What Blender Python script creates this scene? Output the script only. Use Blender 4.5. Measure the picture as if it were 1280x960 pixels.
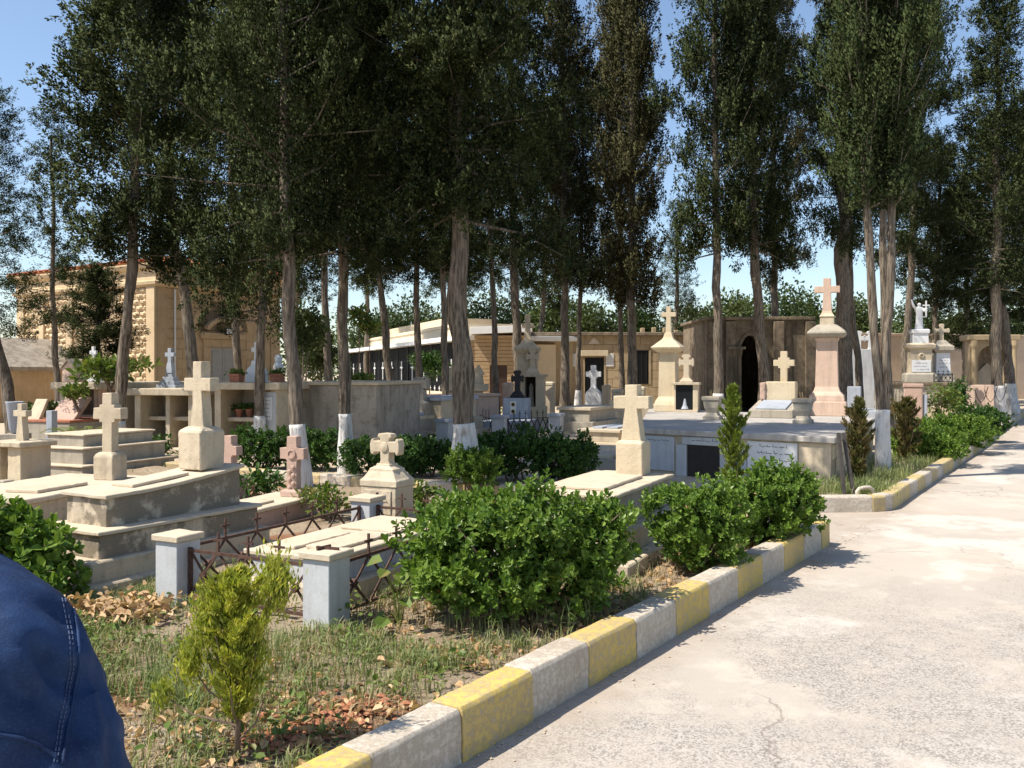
import bpy, bmesh, math, random
import numpy as np
from mathutils import Matrix, Vector, noise as mnoise

# ------------------------------------------------------------------ camera, sky, sun, exposure
for o in list(bpy.data.objects):
    bpy.data.objects.remove(o)
SC = bpy.context.scene
COL = SC.collection
random.seed(11)
RNG = np.random.default_rng(11)
R = math.radians
F, EYE, HY = 1108.0, 1.75, 465.0          # focal length in photo pixels, eye height, horizon row (photo is 1280 x 960)

cam = bpy.data.cameras.new("camera")
cam.sensor_width = 36.0
cam.lens = 36.0 * F / 1280.0
cam.shift_y = -(480.0 - HY) / 1280.0
cam.clip_start, cam.clip_end = 0.05, 2000.0
cob = bpy.data.objects.new("camera", cam)
cob.location = (0, 0, EYE)
cob.rotation_euler = (R(90), 0, 0)
COL.objects.link(cob)
SC.camera = cob

SUN_EL, SUN_H = R(55), Vector((-0.94, -0.34))          # the sun stands behind and left of the camera
wd = bpy.data.worlds.new("World")
SC.world = wd
wd.use_nodes = True
wn = wd.node_tree.nodes
sky = wn.new("ShaderNodeTexSky")
sky.sky_type = 'NISHITA'
sky.sun_disc = False
sky.sun_elevation = SUN_EL
sky.sun_rotation = math.atan2(SUN_H.x, SUN_H.y)
sky.air_density, sky.dust_density, sky.ozone_density = 1.0, 0.7, 1.5
wn["Background"].inputs[1].default_value = 0.125
wd.node_tree.links.new(sky.outputs[0], wn["Background"].inputs[0])

sl = bpy.data.lights.new("sun", 'SUN')
sl.energy, sl.angle, sl.color = 5.0, R(0.53), (1.0, 0.93, 0.82)
so = bpy.data.objects.new("sun", sl)
d = Vector((SUN_H.x * math.cos(SUN_EL), SUN_H.y * math.cos(SUN_EL), math.sin(SUN_EL)))
so.rotation_euler = d.to_track_quat('Z', 'Y').to_euler()
so.location = (-20, -15, 30)
COL.objects.link(so)
vs = SC.view_settings
vs.view_transform, vs.look, vs.gamma, vs.exposure = 'Standard', 'None', 1.0, 0.62
vs.use_curve_mapping = False
SC.render.film_transparent = False
SC.cycles.use_denoising = True
SC.cycles.max_bounces = 6

# ------------------------------------------------------------------ helpers
def G(px, py, z=0.0):
    """photo pixel that touches a level z -> X, Y on that level"""
    Y = (EYE - z) * F / (py - HY)
    return ((px - 640.0) / F * Y, Y)
def AX(px, Y): return (px - 640.0) / F * Y
def AZ(py, Y): return EYE - (py - HY) * Y / F

def tag(o, label=None, cat=None, group=None, kind=None):
    if label: o["label"] = label
    if cat: o["category"] = cat
    if group: o["group"] = group
    if kind: o["kind"] = kind
    return o
def thing(name, label, cat, loc=(0, 0, 0), rotz=0.0, group=None, kind=None):
    o = bpy.data.objects.new(name, None)
    o.empty_display_size = 0.2
    COL.objects.link(o)
    o.location = (loc[0], loc[1], loc[2] if len(loc) > 2 else 0.0)
    o.rotation_euler = (0, 0, rotz)
    return tag(o, label, cat, group, kind)
def link(name, me, mat, parent=None, loc=None, rotz=None, scale=None):
    o = bpy.data.objects.new(name, me)
    COL.objects.link(o)
    if mat is not None and not me.materials: me.materials.append(mat)
    o.parent = parent
    if loc is not None: o.location = loc
    if rotz is not None: o.rotation_euler = (0, 0, rotz)
    if scale is not None: o.scale = scale
    return o
def copy_tree(o, parent=None):
    c = o.copy()
    COL.objects.link(c)
    c.parent = parent
    for ch in [x for x in bpy.data.objects if x.parent is o]:
        copy_tree(ch, c)
    return c
def np_mesh(name, v, nper, normals=None):
    """v: (N*nper, 3) array of separate n-gons"""
    v = np.asarray(v, dtype=np.float32).reshape(-1, 3)
    n = len(v)
    me = bpy.data.meshes.new(name)
    me.vertices.add(n)
    me.vertices.foreach_set("co", v.ravel())
    me.loops.add(n)
    me.loops.foreach_set("vertex_index", np.arange(n, dtype=np.int32))
    k = n // nper
    me.polygons.add(k)
    me.polygons.foreach_set("loop_start", np.arange(0, n, nper, dtype=np.int32))
    me.polygons.foreach_set("loop_total", np.full(k, nper, dtype=np.int32))
    me.update(calc_edges=True)
    if normals is not None:
        me.normals_split_custom_set_from_vertices(np.repeat(normals, nper, axis=0).astype(np.float32))
    return me

class MB:
    """collects shapes; build() links them as ONE mesh object"""
    def __init__(s, T=None):
        s.v, s.f, s.T = [], [], T
    def add(s, vs_, fs_):
        b = len(s.v)
        for p in vs_:
            p = Vector(p)
            s.v.append(s.T @ p if s.T else p)
        s.f += [[i + b for i in f] for f in fs_]
        return s
    def box(s, x0, x1, y0, y1, z0, z1):
        v = [(x, y, z) for z in (z0, z1) for (x, y) in ((x0, y0), (x1, y0), (x1, y1), (x0, y1))]
        return s.add(v, [[3, 2, 1, 0], [4, 5, 6, 7], [0, 1, 5, 4], [1, 2, 6, 5], [2, 3, 7, 6], [3, 0, 4, 7]])
    def cbox(s, cx, cy, w, dd, z0, z1):
        return s.box(cx - w / 2, cx + w / 2, cy - dd / 2, cy + dd / 2, z0, z1)
    def loft(s, sec, cx=0.0, cy=0.0):
        v, f = [], []
        for (z, hx, hy) in sec:
            v += [(cx - hx, cy - hy, z), (cx + hx, cy - hy, z), (cx + hx, cy + hy, z), (cx - hx, cy + hy, z)]
        n = len(sec)
        f.append([3, 2, 1, 0])
        for i in range(n - 1):
            a = 4 * i
            for k in range(4):
                k2 = (k + 1) % 4
                f.append([a + k, a + k2, a + 4 + k2, a + 4 + k])
        a = 4 * (n - 1)
        f.append([a, a + 1, a + 2, a + 3])
        return s.add(v, f)
    def prism(s, out, y0, y1, x=0.0, z=0.0):
        n = len(out)
        v = [(p[0] + x, y0, p[1] + z) for p in out] + [(p[0] + x, y1, p[1] + z) for p in out]
        f = [list(range(n)), list(range(2 * n - 1, n - 1, -1))]
        for i in range(n):
            j = (i + 1) % n
            f.append([j, i, i + n, j + n])
        return s.add(v, f)
    def poly(s, out, z0, z1):
        n = len(out)
        v = [(p[0], p[1], z0) for p in out] + [(p[0], p[1], z1) for p in out]
        f = [list(range(n - 1, -1, -1)), list(range(n, 2 * n))]
        for i in range(n):
            j = (i + 1) % n
            f.append([i, j, j + n, i + n])
        return s.add(v, f)
    def lathe(s, prof, n=16, cx=0.0, cy=0.0):
        v, f = [], []
        for (r, z) in prof:
            for k in range(n):
                a = 2 * math.pi * k / n
                v.append((cx + r * math.cos(a), cy + r * math.sin(a), z))
        for i in range(len(prof) - 1):
            for k in range(n):
                k2 = (k + 1) % n
                f.append([i * n + k, i * n + k2, (i + 1) * n + k2, (i + 1) * n + k])
        f.append(list(range(n - 1, -1, -1)))
        f.append([(len(prof) - 1) * n + k for k in range(n)])
        return s.add(v, f)
    def tube(s, pts, rad, n=8, jit=0.0):
        pts = [Vector(p) for p in pts]
        v, f = [], []
        for i, p in enumerate(pts):
            t = (pts[min(i + 1, len(pts) - 1)] - pts[max(i - 1, 0)]).normalized()
            up = Vector((0, 1, 0)) if abs(t.y) < 0.9 else Vector((1, 0, 0))
            a = t.cross(up).normalized()
            b = t.cross(a).normalized()
            r = rad[i] if isinstance(rad, (list, tuple)) else rad
            for k in range(n):
                an = 2 * math.pi * k / n
                q = 1.0 + jit * mnoise.noise(Vector((p.x * 3 + math.cos(an) * 1.7, p.y * 3 + math.sin(an) * 1.7, p.z * 1.6)))
                v.append(p + (a * math.cos(an) + b * math.sin(an)) * r * q)
        for i in range(len(pts) - 1):
            for k in range(n):
                k2 = (k + 1) % n
                f.append([i * n + k2, i * n + k, (i + 1) * n + k, (i + 1) * n + k2])
        f.append(list(range(n)))
        f.append([(len(pts) - 1) * n + k for k in range(n - 1, -1, -1)])
        return s.add(v, f)
    def bar(s, p, q, w, dd):
        """flat bar from p to q, w wide, dd thick"""
        p, q = Vector(p), Vector(q)
        t = (q - p).normalized()
        up = Vector((0, 1, 0)) if abs(t.y) < 0.8 else Vector((1, 0, 0))
        a = t.cross(up).normalized() * w / 2
        b = t.cross(a).normalized() * dd / 2
        v = [p - a - b, p + a - b, p + a + b, p - a + b, q - a - b, q + a - b, q + a + b, q - a + b]
        return s.add(v, [[3, 2, 1, 0], [4, 5, 6, 7], [0, 1, 5, 4], [1, 2, 6, 5], [2, 3, 7, 6], [3, 0, 4, 7]])
    def mesh(s, name, bevel=0.0, smooth=False, seg=1, wear=0.0):
        me = bpy.data.meshes.new(name)
        me.from_pydata([tuple(p) for p in s.v], [], s.f)
        bm = bmesh.new()
        bm.from_mesh(me)
        bmesh.ops.recalc_face_normals(bm, faces=bm.faces)
        if bevel > 0:
            ed = [e for e in bm.edges if len(e.link_faces) == 2 and e.calc_face_angle(0) > 0.45]
            bmesh.ops.bevel(bm, geom=ed, offset=bevel, segments=seg, affect='EDGES', clamp_overlap=True, profile=0.6)
        if wear > 0:      # worn, slightly chipped edges
            ed = [e for e in bm.edges if e.calc_length() > 0.09]
            if ed: bmesh.ops.subdivide_edges(bm, edges=ed, cuts=5, use_grid_fill=True)
            ed = [e for e in bm.edges if e.calc_length() > 0.09]
            if ed: bmesh.ops.subdivide_edges(bm, edges=ed, cuts=2, use_grid_fill=True)
            for v in bm.verts:
                p = v.co * 1.0
                k = 1.0 if any(e.calc_face_angle(0) > 0.3 for e in v.link_edges if len(e.link_faces) == 2) else 0.35
                chip = max(0.0, mnoise.noise(p * 11.0) - 0.25) * 3.0
                v.co = p + (mnoise.noise_vector(p * 5.0) * 0.7 + mnoise.noise_vector(p * 23.0) * 0.6 * k) * wear - v.normal * (chip * k * wear * 1.6)
        bm.to_mesh(me)
        bm.free()
        if smooth:
            me.polygons.foreach_set("use_smooth", [True] * len(me.polygons))
        return me
    def build(s, name, mat, parent=None, bevel=0.0, smooth=False, seg=1, wear=0.0, loc=None, rotz=None):
        return link(name, s.mesh(name, bevel, smooth, seg, wear), mat, parent, loc, rotz)

# ------------------------------------------------------------------ procedural materials
def nodes_of(name):
    m = bpy.data.materials.new(name)
    m.use_nodes = True
    nt = m.node_tree
    return m, nt, nt.nodes, nt.links, nt.nodes["Principled BSDF"]
def nz(nt, scale, detail=4, rough=0.55, vec=None, stretch=None, off=0.0):
    n, l = nt.nodes, nt.links
    g = n.new("ShaderNodeNewGeometry")
    mp = n.new("ShaderNodeMapping")
    if stretch: mp.inputs["Scale"].default_value = stretch
    mp.inputs["Location"].default_value = (off, off * 0.7, off * 1.3)
    l.new(vec or g.outputs["Position"], mp.inputs["Vector"])
    t = n.new("ShaderNodeTexNoise")
    t.inputs["Scale"].default_value = scale
    t.inputs["Detail"].default_value = detail
    t.inputs["Roughness"].default_value = rough
    l.new(mp.outputs[0], t.inputs["Vector"])
    return t.outputs[0]
def ramp(nt, src, a, b, ca=(0, 0, 0, 1), cb=(1, 1, 1, 1)):
    r = nt.nodes.new("ShaderNodeValToRGB")
    r.color_ramp.elements[0].position, r.color_ramp.elements[1].position = a, b
    r.color_ramp.elements[0].color, r.color_ramp.elements[1].color = ca, cb
    nt.links.new(src, r.inputs[0])
    return r.outputs[0]
def mixc(nt, fac, a, b, mode='MIX'):
    m = nt.nodes.new("ShaderNodeMix")
    m.data_type, m.blend_type = 'RGBA', mode
    for sock, val in ((m.inputs[0], fac), (m.inputs[6], a), (m.inputs[7], b)):
        if isinstance(val, bpy.types.NodeSocket): nt.links.new(val, sock)
        elif isinstance(val, (int, float)): sock.default_value = val
        else: sock.default_value = (val[0], val[1], val[2], 1)
    return m.outputs[2]
def mul(nt, a, b):
    m = nt.nodes.new("ShaderNodeMath")
    m.operation = 'MULTIPLY'
    for sock, val in ((m.inputs[0], a), (m.inputs[1], b)):
        if isinstance(val, bpy.types.NodeSocket): nt.links.new(val, sock)
        else: sock.default_value = val
    return m.outputs[0]
def bump(nt, bs, h, strength=0.3, dist=0.01):
    b = nt.nodes.new("ShaderNodeBump")
    b.inputs["Strength"].default_value = strength
    b.inputs["Distance"].default_value = dist
    nt.links.new(h, b.inputs["Height"])
    nt.links.new(b.outputs[0], bs.inputs["Normal"])
def stone(name, c1, c2, dark=(0.10, 0.085, 0.065), stain=0.45, streak=0.35, rough=0.85, bs_=0.4, lo=0.50, spec=0.25, sc=1.0, sks=(9, 9, 0.8), hard=0.22):
    m, nt, n, l, bs = nodes_of(name)
    col = mixc(nt, ramp(nt, nz(nt, 2.2 * sc, 6), 0.35, 0.68), c1, c2)
    st = ramp(nt, nz(nt, 5.0 * sc, 9, 0.66, off=3.1), lo, lo + hard)
    col = mixc(nt, mul(nt, st, stain), col, dark)
    sk = ramp(nt, nz(nt, 1.0, 7, 0.6, stretch=sks, off=7.7), 0.50, 0.68)
    col = mixc(nt, mul(nt, sk, streak), col, dark)
    spk_ = ramp(nt, nz(nt, 26.0 * sc, 7, 0.7, off=12.5), 0.60, 0.66)
    col = mixc(nt, mul(nt, spk_, min(1.0, stain * 1.3)), col, tuple(x * 0.8 for x in dark))
    gr = nz(nt, 60.0, 4, 0.7, off=1.3)
    col = mixc(nt, 0.35, col, mixc(nt, ramp(nt, gr, 0.3, 0.7), tuple(x * 0.72 for x in c1), tuple(min(0.9, x * 1.2) for x in c2)))
    l.new(col, bs.inputs["Base Color"])
    bs.inputs["Roughness"].default_value = rough
    bs.inputs["Specular IOR Level"].default_value = spec
    hh = mixc(nt, 0.5, nz(nt, 22.0, 8, 0.65, off=5.0), gr)
    bump(nt, bs, hh, bs_, 0.02)
    return m
def plain(name, c, rough=0.6, var=0.15, sc=8.0, metal=0.0, spec=0.4, bp=0.0):
    m, nt, n, l, bs = nodes_of(name)
    f = ramp(nt, nz(nt, sc, 5), 0.3, 0.7)
    l.new(mixc(nt, f, tuple(x * (1 - var) for x in c), tuple(min(1, x * (1 + var)) for x in c)), bs.inputs["Base Color"])
    bs.inputs["Roughness"].default_value = rough
    bs.inputs["Metallic"].default_value = metal
    bs.inputs["Specular IOR Level"].default_value = spec
    if bp: bump(nt, bs, nz(nt, sc * 6, 6), bp, 0.01)
    return m
def leafy(name, c1, c2, c3, sc=1.2, trans=0.25, rough=0.5, spec=0.35, fine=9.0):
    """foliage: clump-wide and leaf-wide colour variation, some light through the leaf"""
    m, nt, n, l, bs = nodes_of(name)
    a = mixc(nt, ramp(nt, nz(nt, sc, 3), 0.38, 0.62), c1, c2)
    col = mixc(nt, ramp(nt, nz(nt, fine, 3, off=4.0), 0.52, 0.70), a, c3)
    l.new(col, bs.inputs["Base Color"])
    bs.inputs["Roughness"].default_value = rough
    bs.inputs["Specular IOR Level"].default_value = spec
    if trans > 0:
        tr = n.new("ShaderNodeBsdfTranslucent")
        l.new(mixc(nt, 1.0, col, (0.95, 1.0, 0.45), 'MULTIPLY'), tr.inputs[0])
        mx = n.new("ShaderNodeMixShader")
        mx.inputs[0].default_value = trans
        l.new(bs.outputs[0], mx.inputs[1])
        l.new(tr.outputs[0], mx.inputs[2])
        l.new(mx.outputs[0], n["Material Output"].inputs[0])
    return m
M = {}
M['cream'] = stone("limestone_cream", (0.57, 0.485, 0.355), (0.47, 0.39, 0.28), stain=0.45, streak=0.35)
M['yellow'] = stone("limestone_yellow", (0.60, 0.51, 0.36), (0.53, 0.43, 0.29), stain=0.22, streak=0.22)
M['pink'] = stone("pink_stone", (0.50, 0.35, 0.28), (0.42, 0.29, 0.23), stain=0.28, streak=0.25)
M['salmon'] = stone("salmon_stone", (0.61, 0.45, 0.35), (0.54, 0.39, 0.30), stain=0.25, streak=0.35)
M['grey'] = stone("grey_stone", (0.42, 0.38, 0.31), (0.33, 0.29, 0.23), stain=0.45, streak=0.40)
M['worn'] = stone("weathered_render", (0.58, 0.50, 0.38), (0.46, 0.38, 0.28), dark=(0.05, 0.04, 0.028), stain=0.95, streak=0.6, lo=0.42, sc=0.95, hard=0.09)
M['slab'] = stone("pale_slab", (0.58, 0.49, 0.37), (0.50, 0.415, 0.30), stain=0.34, streak=0.0, bs_=0.25)
M['marble'] = stone("white_marble", (0.52, 0.53, 0.54), (0.43, 0.445, 0.46), dark=(0.24, 0.23, 0.21), stain=0.35, streak=0.45, rough=0.6, bs_=0.12)
M['platform'] = stone("platform_stone", (0.46, 0.43, 0.39), (0.38, 0.355, 0.32), dark=(0.15, 0.13, 0.11), stain=0.6, streak=0.6, rough=0.75, bs_=0.2)
M['blue'] = stone("blue_grey_marble", (0.40, 0.43, 0.48), (0.30, 0.33, 0.38), dark=(0.14, 0.15, 0.17), stain=0.35, streak=0.4, rough=0.55, bs_=0.12)
M['plaque'] = stone("plaque_marble", (0.70, 0.70, 0.69), (0.62, 0.63, 0.64), dark=(0.4, 0.4, 0.4), stain=0.12, streak=0.15, rough=0.5, bs_=0.06)
M['chapel'] = stone("chapel_stone", (0.62, 0.48, 0.31), (0.54, 0.40, 0.24), dark=(0.26, 0.17, 0.09), stain=0.35, streak=0.15, bs_=0.7)
M['ashlar'] = stone("chapel_ashlar", (0.54, 0.41, 0.26), (0.46, 0.33, 0.20), dark=(0.18, 0.13, 0.08), stain=0.35, streak=0.30)
M['tan'] = stone("tan_wall", (0.42, 0.32, 0.20), (0.33, 0.25, 0.15), dark=(0.10, 0.075, 0.05), stain=0.45, streak=0.6, sks=(3.5, 3.5, 0.5))
M['tanblock'] = stone("tan_block", (0.44, 0.34, 0.21), (0.34, 0.26, 0.16), dark=(0.10, 0.075, 0.05), stain=0.45, streak=0.55, sc=0.7, sks=(3.5, 3.5, 0.5))
M['old'] = stone("blackened_stone", (0.30, 0.235, 0.16), (0.16, 0.125, 0.088), dark=(0.02, 0.02, 0.016), stain=0.80, streak=0.92, lo=0.46, sks=(3.2, 3.2, 0.35))
M['brickstone'] = stone("course_stone", (0.44, 0.31, 0.18), (0.36, 0.25, 0.14), dark=(0.17, 0.12, 0.07), stain=0.35, streak=0.15)
M['bwall'] = stone("boundary_wall", (0.56, 0.43, 0.31), (0.50, 0.37, 0.26), dark=(0.26, 0.2, 0.15), stain=0.3, streak=0.45)
M['parapet'] = stone("pale_parapet", (0.70, 0.60, 0.44), (0.64, 0.52, 0.36), dark=(0.4, 0.3, 0.2), stain=0.2, streak=0.15)
M['concrete'] = stone("vault_concrete", (0.40, 0.36, 0.30), (0.30, 0.26, 0.21), dark=(0.075, 0.06, 0.045), stain=0.7, streak=0.75, sks=(4, 4, 0.5), hard=0.14)
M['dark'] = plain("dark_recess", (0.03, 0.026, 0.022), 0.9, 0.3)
M['rust'] = plain("rusty_iron", (0.085, 0.045, 0.032), 0.75, 0.45, 30.0, 0.2, bp=0.4)
M['iron'] = plain("black_iron", (0.025, 0.024, 0.024), 0.6, 0.3, 20.0, 0.3)
M['white'] = plain("white_paint", (0.75, 0.75, 0.73), 0.6, 0.05)
M['terra'] = plain("terracotta", (0.36, 0.14, 0.08), 0.8, 0.2, 14.0, bp=0.2)
M['rooftile'] = plain("roof_tile", (0.42, 0.15, 0.07), 0.8, 0.3, 5.0, bp=0.3)
M['doorgrey'] = plain("grey_door_paint", (0.34, 0.34, 0.33), 0.5, 0.08)
M['doorbrown'] = plain("brown_door", (0.045, 0.022, 0.015), 0.5, 0.2)
M['ink'] = plain("carved_ink", (0.10, 0.10, 0.10), 0.8, 0.2)
M['gold'] = plain("icon_gold", (0.55, 0.40, 0.10), 0.5, 0.3, 40.0)
M['lampglass'] = plain("lamp_glass", (0.6, 0.62, 0.62), 0.15, 0.1)
M['wood'] = plain("dark_wood", (0.05, 0.042, 0.036), 0.7, 0.3, 12.0, bp=0.3)
M['pipe'] = plain("pale_pipe", (0.5, 0.44, 0.36), 0.6, 0.15)
m_, nt_, n_, l_, b_ = nodes_of("dark_glass")
b_.inputs["Base Color"].default_value = (0.012, 0.013, 0.015, 1); b_.inputs["Roughness"].default_value = 0.25; b_.inputs["Specular IOR Level"].default_value = 0.12
M['glass'] = m_
M['darkpane'] = plain('dark_pane', (0.010, 0.011, 0.012), 0.6, 0.2, 3.0, spec=0.03)
# bark, whitewash
m_, nt_, n_, l_, b_ = nodes_of("cypress_bark")
rid = nz(nt_, 1.0, 8, 0.65, stretch=(30, 30, 3.6))
cb = mixc(nt_, ramp(nt_, rid, 0.40, 0.60), (0.068, 0.054, 0.041), (0.26, 0.215, 0.165))
cb = mixc(nt_, mul(nt_, ramp(nt_, nz(nt_, 1.6, 4, off=2), 0.4, 0.7), 0.5), cb, (0.17, 0.145, 0.12))
l_.new(cb, b_.inputs["Base Color"]); b_.inputs["Roughness"].default_value = 0.95; b_.inputs["Specular IOR Level"].default_value = 0.1
bump(nt_, b_, rid, 1.0, 0.04)
M['bark'] = m_
m_, nt_, n_, l_, b_ = nodes_of("whitewash")
rid = nz(nt_, 1.0, 8, 0.65, stretch=(22, 22, 4))
cb = mixc(nt_, ramp(nt_, rid, 0.32, 0.50), (0.30, 0.26, 0.21), (0.60, 0.59, 0.57))
cb = mixc(nt_, mul(nt_, ramp(nt_, nz(nt_, 4, 6, off=2), 0.55, 0.7), 0.5), cb, (0.42, 0.36, 0.29))
l_.new(cb, b_.inputs["Base Color"]); b_.inputs["Roughness"].default_value = 0.9; bump(nt_, b_, rid, 0.8, 0.03)
M['wash'] = m_
# foliage
M['cyp'] = leafy("cypress_foliage", (0.021, 0.033, 0.012), (0.046, 0.060, 0.022), (0.112, 0.126, 0.050), 0.9, 0.10, 0.8, 0.08)
M['cyp_brown'] = leafy("cypress_foliage_brown", (0.040, 0.041, 0.018), (0.078, 0.074, 0.034), (0.130, 0.118, 0.056), 0.9, 0.10, 0.8, 0.08)
M['cyp_fresh'] = leafy("cypress_foliage_fresh", (0.034, 0.051, 0.019), (0.060, 0.082, 0.030), (0.100, 0.122, 0.048), 0.9, 0.10, 0.8, 0.08)
M['euon'] = leafy("euonymus_leaf", (0.085, 0.160, 0.024), (0.150, 0.240, 0.036), (0.240, 0.33, 0.065), 3.0, 0.30, 0.42, 0.3, 14.0)
M['hedge'] = leafy("hedge_leaf", (0.036, 0.085, 0.018), (0.060, 0.125, 0.024), (0.095, 0.170, 0.034), 3.0, 0.25, 0.45, 0.3, 10.0)
M['broad'] = leafy("broadleaf", (0.055, 0.080, 0.026), (0.095, 0.128, 0.040), (0.160, 0.190, 0.075), 0.5, 0.3, 0.5, 0.3, 3.0)
M['broad_dark'] = leafy("broadleaf_dark", (0.035, 0.060, 0.020), (0.060, 0.090, 0.028), (0.085, 0.120, 0.036), 0.5, 0.25, 0.5, 0.3, 3.0)
M['thuja'] = leafy("thuja_yellow", (0.26, 0.30, 0.050), (0.40, 0.42, 0.065), (0.60, 0.55, 0.10), 9.0, 0.40, 0.6, 0.2, 24.0)
M['thuja_g'] = leafy("thuja_green", (0.110, 0.160, 0.024), (0.170, 0.220, 0.032), (0.24, 0.27, 0.045), 7.0, 0.25, 0.6, 0.2, 20.0)
M['thuja_b'] = leafy("thuja_brown", (0.085, 0.085, 0.024), (0.150, 0.110, 0.045), (0.10, 0.125, 0.028), 3.5, 0.2, 0.7, 0.2, 9.0)
M['grass'] = leafy("grass_blade", (0.185, 0.235, 0.085), (0.255, 0.29, 0.120), (0.44, 0.39, 0.22), 2.2, 0.3, 0.6, 0.25, 7.0)
M['straw'] = leafy("dry_grass", (0.36, 0.27, 0.15), (0.44, 0.34, 0.20), (0.26, 0.18, 0.09), 2.0, 0.2, 0.8, 0.15, 12.0)
M['deadleaf'] = leafy("dead_leaf", (0.48, 0.31, 0.16), (0.60, 0.43, 0.26), (0.34, 0.18, 0.08), 3.0, 0.2, 0.8, 0.15, 25.0)
M['youngleaf'] = leafy("young_leaf", (0.095, 0.155, 0.030), (0.150, 0.205, 0.040), (0.22, 0.17, 0.06), 3.0, 0.3, 0.5, 0.3, 8.0)
M['redsoil'] = plain('red_soil', (0.34, 0.15, 0.085), 1.0, 0.35, 12.0, spec=0.1, bp=0.6)
M['twig'] = plain("twig", (0.17, 0.12, 0.085), 0.9, 0.3, 20.0)
# soil of the beds
m_, nt_, n_, l_, b_ = nodes_of("bed_soil")
cb = mixc(nt_, ramp(nt_, nz(nt_, 1.1, 6), 0.38, 0.62), (0.42, 0.32, 0.22), (0.52, 0.42, 0.30))
cb = mixc(nt_, ramp(nt_, nz(nt_, 0.9, 7, 0.6, off=9.2), 0.54, 0.62), cb, (0.36, 0.18, 0.10))
cb = mixc(nt_, mul(nt_, ramp(nt_, nz(nt_, 26, 8, 0.7, off=3), 0.45, 0.62), 0.5), cb, (0.18, 0.13, 0.09))
l_.new(cb, b_.inputs["Base Color"]); b_.inputs["Roughness"].default_value = 1.0; b_.inputs["Specular IOR Level"].default_value = 0.1
bump(nt_, b_, nz(nt_, 18, 10, 0.75), 1.0, 0.06)
M['soil'] = m_
# cemetery ground: dusty earth and paving
M['dust'] = stone("dusty_ground", (0.50, 0.42, 0.32), (0.42, 0.33, 0.23), dark=(0.20, 0.15, 0.10), stain=0.5, streak=0.0, rough=1.0, bs_=0.7)
# road: dusty concrete with worn patches where the dark aggregate shows
m_, nt_, n_, l_, b_ = nodes_of("road_concrete")
base = mixc(nt_, ramp(nt_, nz(nt_, 0.55, 8, 0.6), 0.34, 0.66), (0.50, 0.44, 0.37), (0.38, 0.33, 0.275))
base = mixc(nt_, mul(nt_, ramp(nt_, nz(nt_, 1.6, 9, 0.65, off=6), 0.5, 0.64), 0.45), base, (0.60, 0.55, 0.48))
base = mixc(nt_, mul(nt_, ramp(nt_, nz(nt_, 0.35, 5, 0.5, off=14), 0.56, 0.70), 0.55), base, (0.42, 0.30, 0.22))
base = mixc(nt_, mul(nt_, ramp(nt_, nz(nt_, 1.15, 10, 0.62, off=17), 0.50, 0.55), 0.55), base, (0.31, 0.285, 0.25))
base = mixc(nt_, mul(nt_, ramp(nt_, nz(nt_, 0.9, 9, 0.6, off=27), 0.55, 0.60), 0.6), base, (0.64, 0.60, 0.54))
vor = n_.new("ShaderNodeTexVoronoi"); vor.inputs["Scale"].default_value = 105.0
gg = n_.new("ShaderNodeNewGeometry"); l_.new(gg.outputs["Position"], vor.inputs["Vector"])
spk = ramp(nt_, vor.outputs["Color"], 0.30, 0.62)
agg = mixc(nt_, spk, (0.050, 0.048, 0.046), (0.38, 0.355, 0.32))
sep = n_.new("ShaderNodeSeparateXYZ"); l_.new(gg.outputs["Position"], sep.inputs[0])
mr = n_.new("ShaderNodeMapRange"); mr.inputs[1].default_value = 8.2; mr.inputs[2].default_value = 5.6
l_.new(sep.outputs[1], mr.inputs[0])
patch = ramp(nt_, nz(nt_, 0.70, 10, 0.66, off=2.4), 0.40, 0.49)
pm = mul(nt_, mul(nt_, patch, mr.outputs[0]), ramp(nt_, nz(nt_, 6, 10, 0.80, off=8), 0.30, 0.56))
col = mixc(nt_, mul(nt_, pm, 0.95), base, agg)
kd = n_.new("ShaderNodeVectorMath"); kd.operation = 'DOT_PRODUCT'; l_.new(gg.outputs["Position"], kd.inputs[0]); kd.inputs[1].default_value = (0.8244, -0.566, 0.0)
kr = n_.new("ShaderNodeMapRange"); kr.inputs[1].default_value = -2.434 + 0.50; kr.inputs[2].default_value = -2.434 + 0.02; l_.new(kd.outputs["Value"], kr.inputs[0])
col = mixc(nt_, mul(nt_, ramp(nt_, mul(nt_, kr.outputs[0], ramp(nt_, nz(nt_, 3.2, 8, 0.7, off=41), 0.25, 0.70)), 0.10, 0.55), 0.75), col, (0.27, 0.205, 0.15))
fine = nz(nt_, 130, 5, 0.75, off=4)
col = mixc(nt_, 0.4, col, mixc(nt_, ramp(nt_, fine, 0.3, 0.7), (0.30, 0.26, 0.22), (0.66, 0.59, 0.51)), 'MIX')
crk = n_.new("ShaderNodeTexVoronoi"); crk.feature = 'DISTANCE_TO_EDGE'; crk.inputs["Scale"].default_value = 0.42
wp = n_.new("ShaderNodeVectorMath"); wp.operation = 'ADD'
nn = n_.new("ShaderNodeTexNoise"); nn.inputs["Scale"].default_value = 1.6; nn.inputs["Detail"].default_value = 6
l_.new(gg.outputs["Position"], nn.inputs["Vector"]); l_.new(gg.outputs["Position"], wp.inputs[0]); l_.new(nn.outputs["Color"], wp.inputs[1]); l_.new(wp.outputs[0], crk.inputs["Vector"])
ck = mul(nt_, ramp(nt_, crk.outputs["Distance"], 0.0, 0.006, (1, 1, 1, 1), (0, 0, 0, 1)), ramp(nt_, nz(nt_, 0.8, 3, off=31), 0.48, 0.56))
col = mixc(nt_, mul(nt_, ck, 0.6), col, (0.14, 0.11, 0.09))
l_.new(col, b_.inputs["Base Color"]); b_.inputs["Roughness"].default_value = 0.92; b_.inputs["Specular IOR Level"].default_value = 0.2
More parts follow.
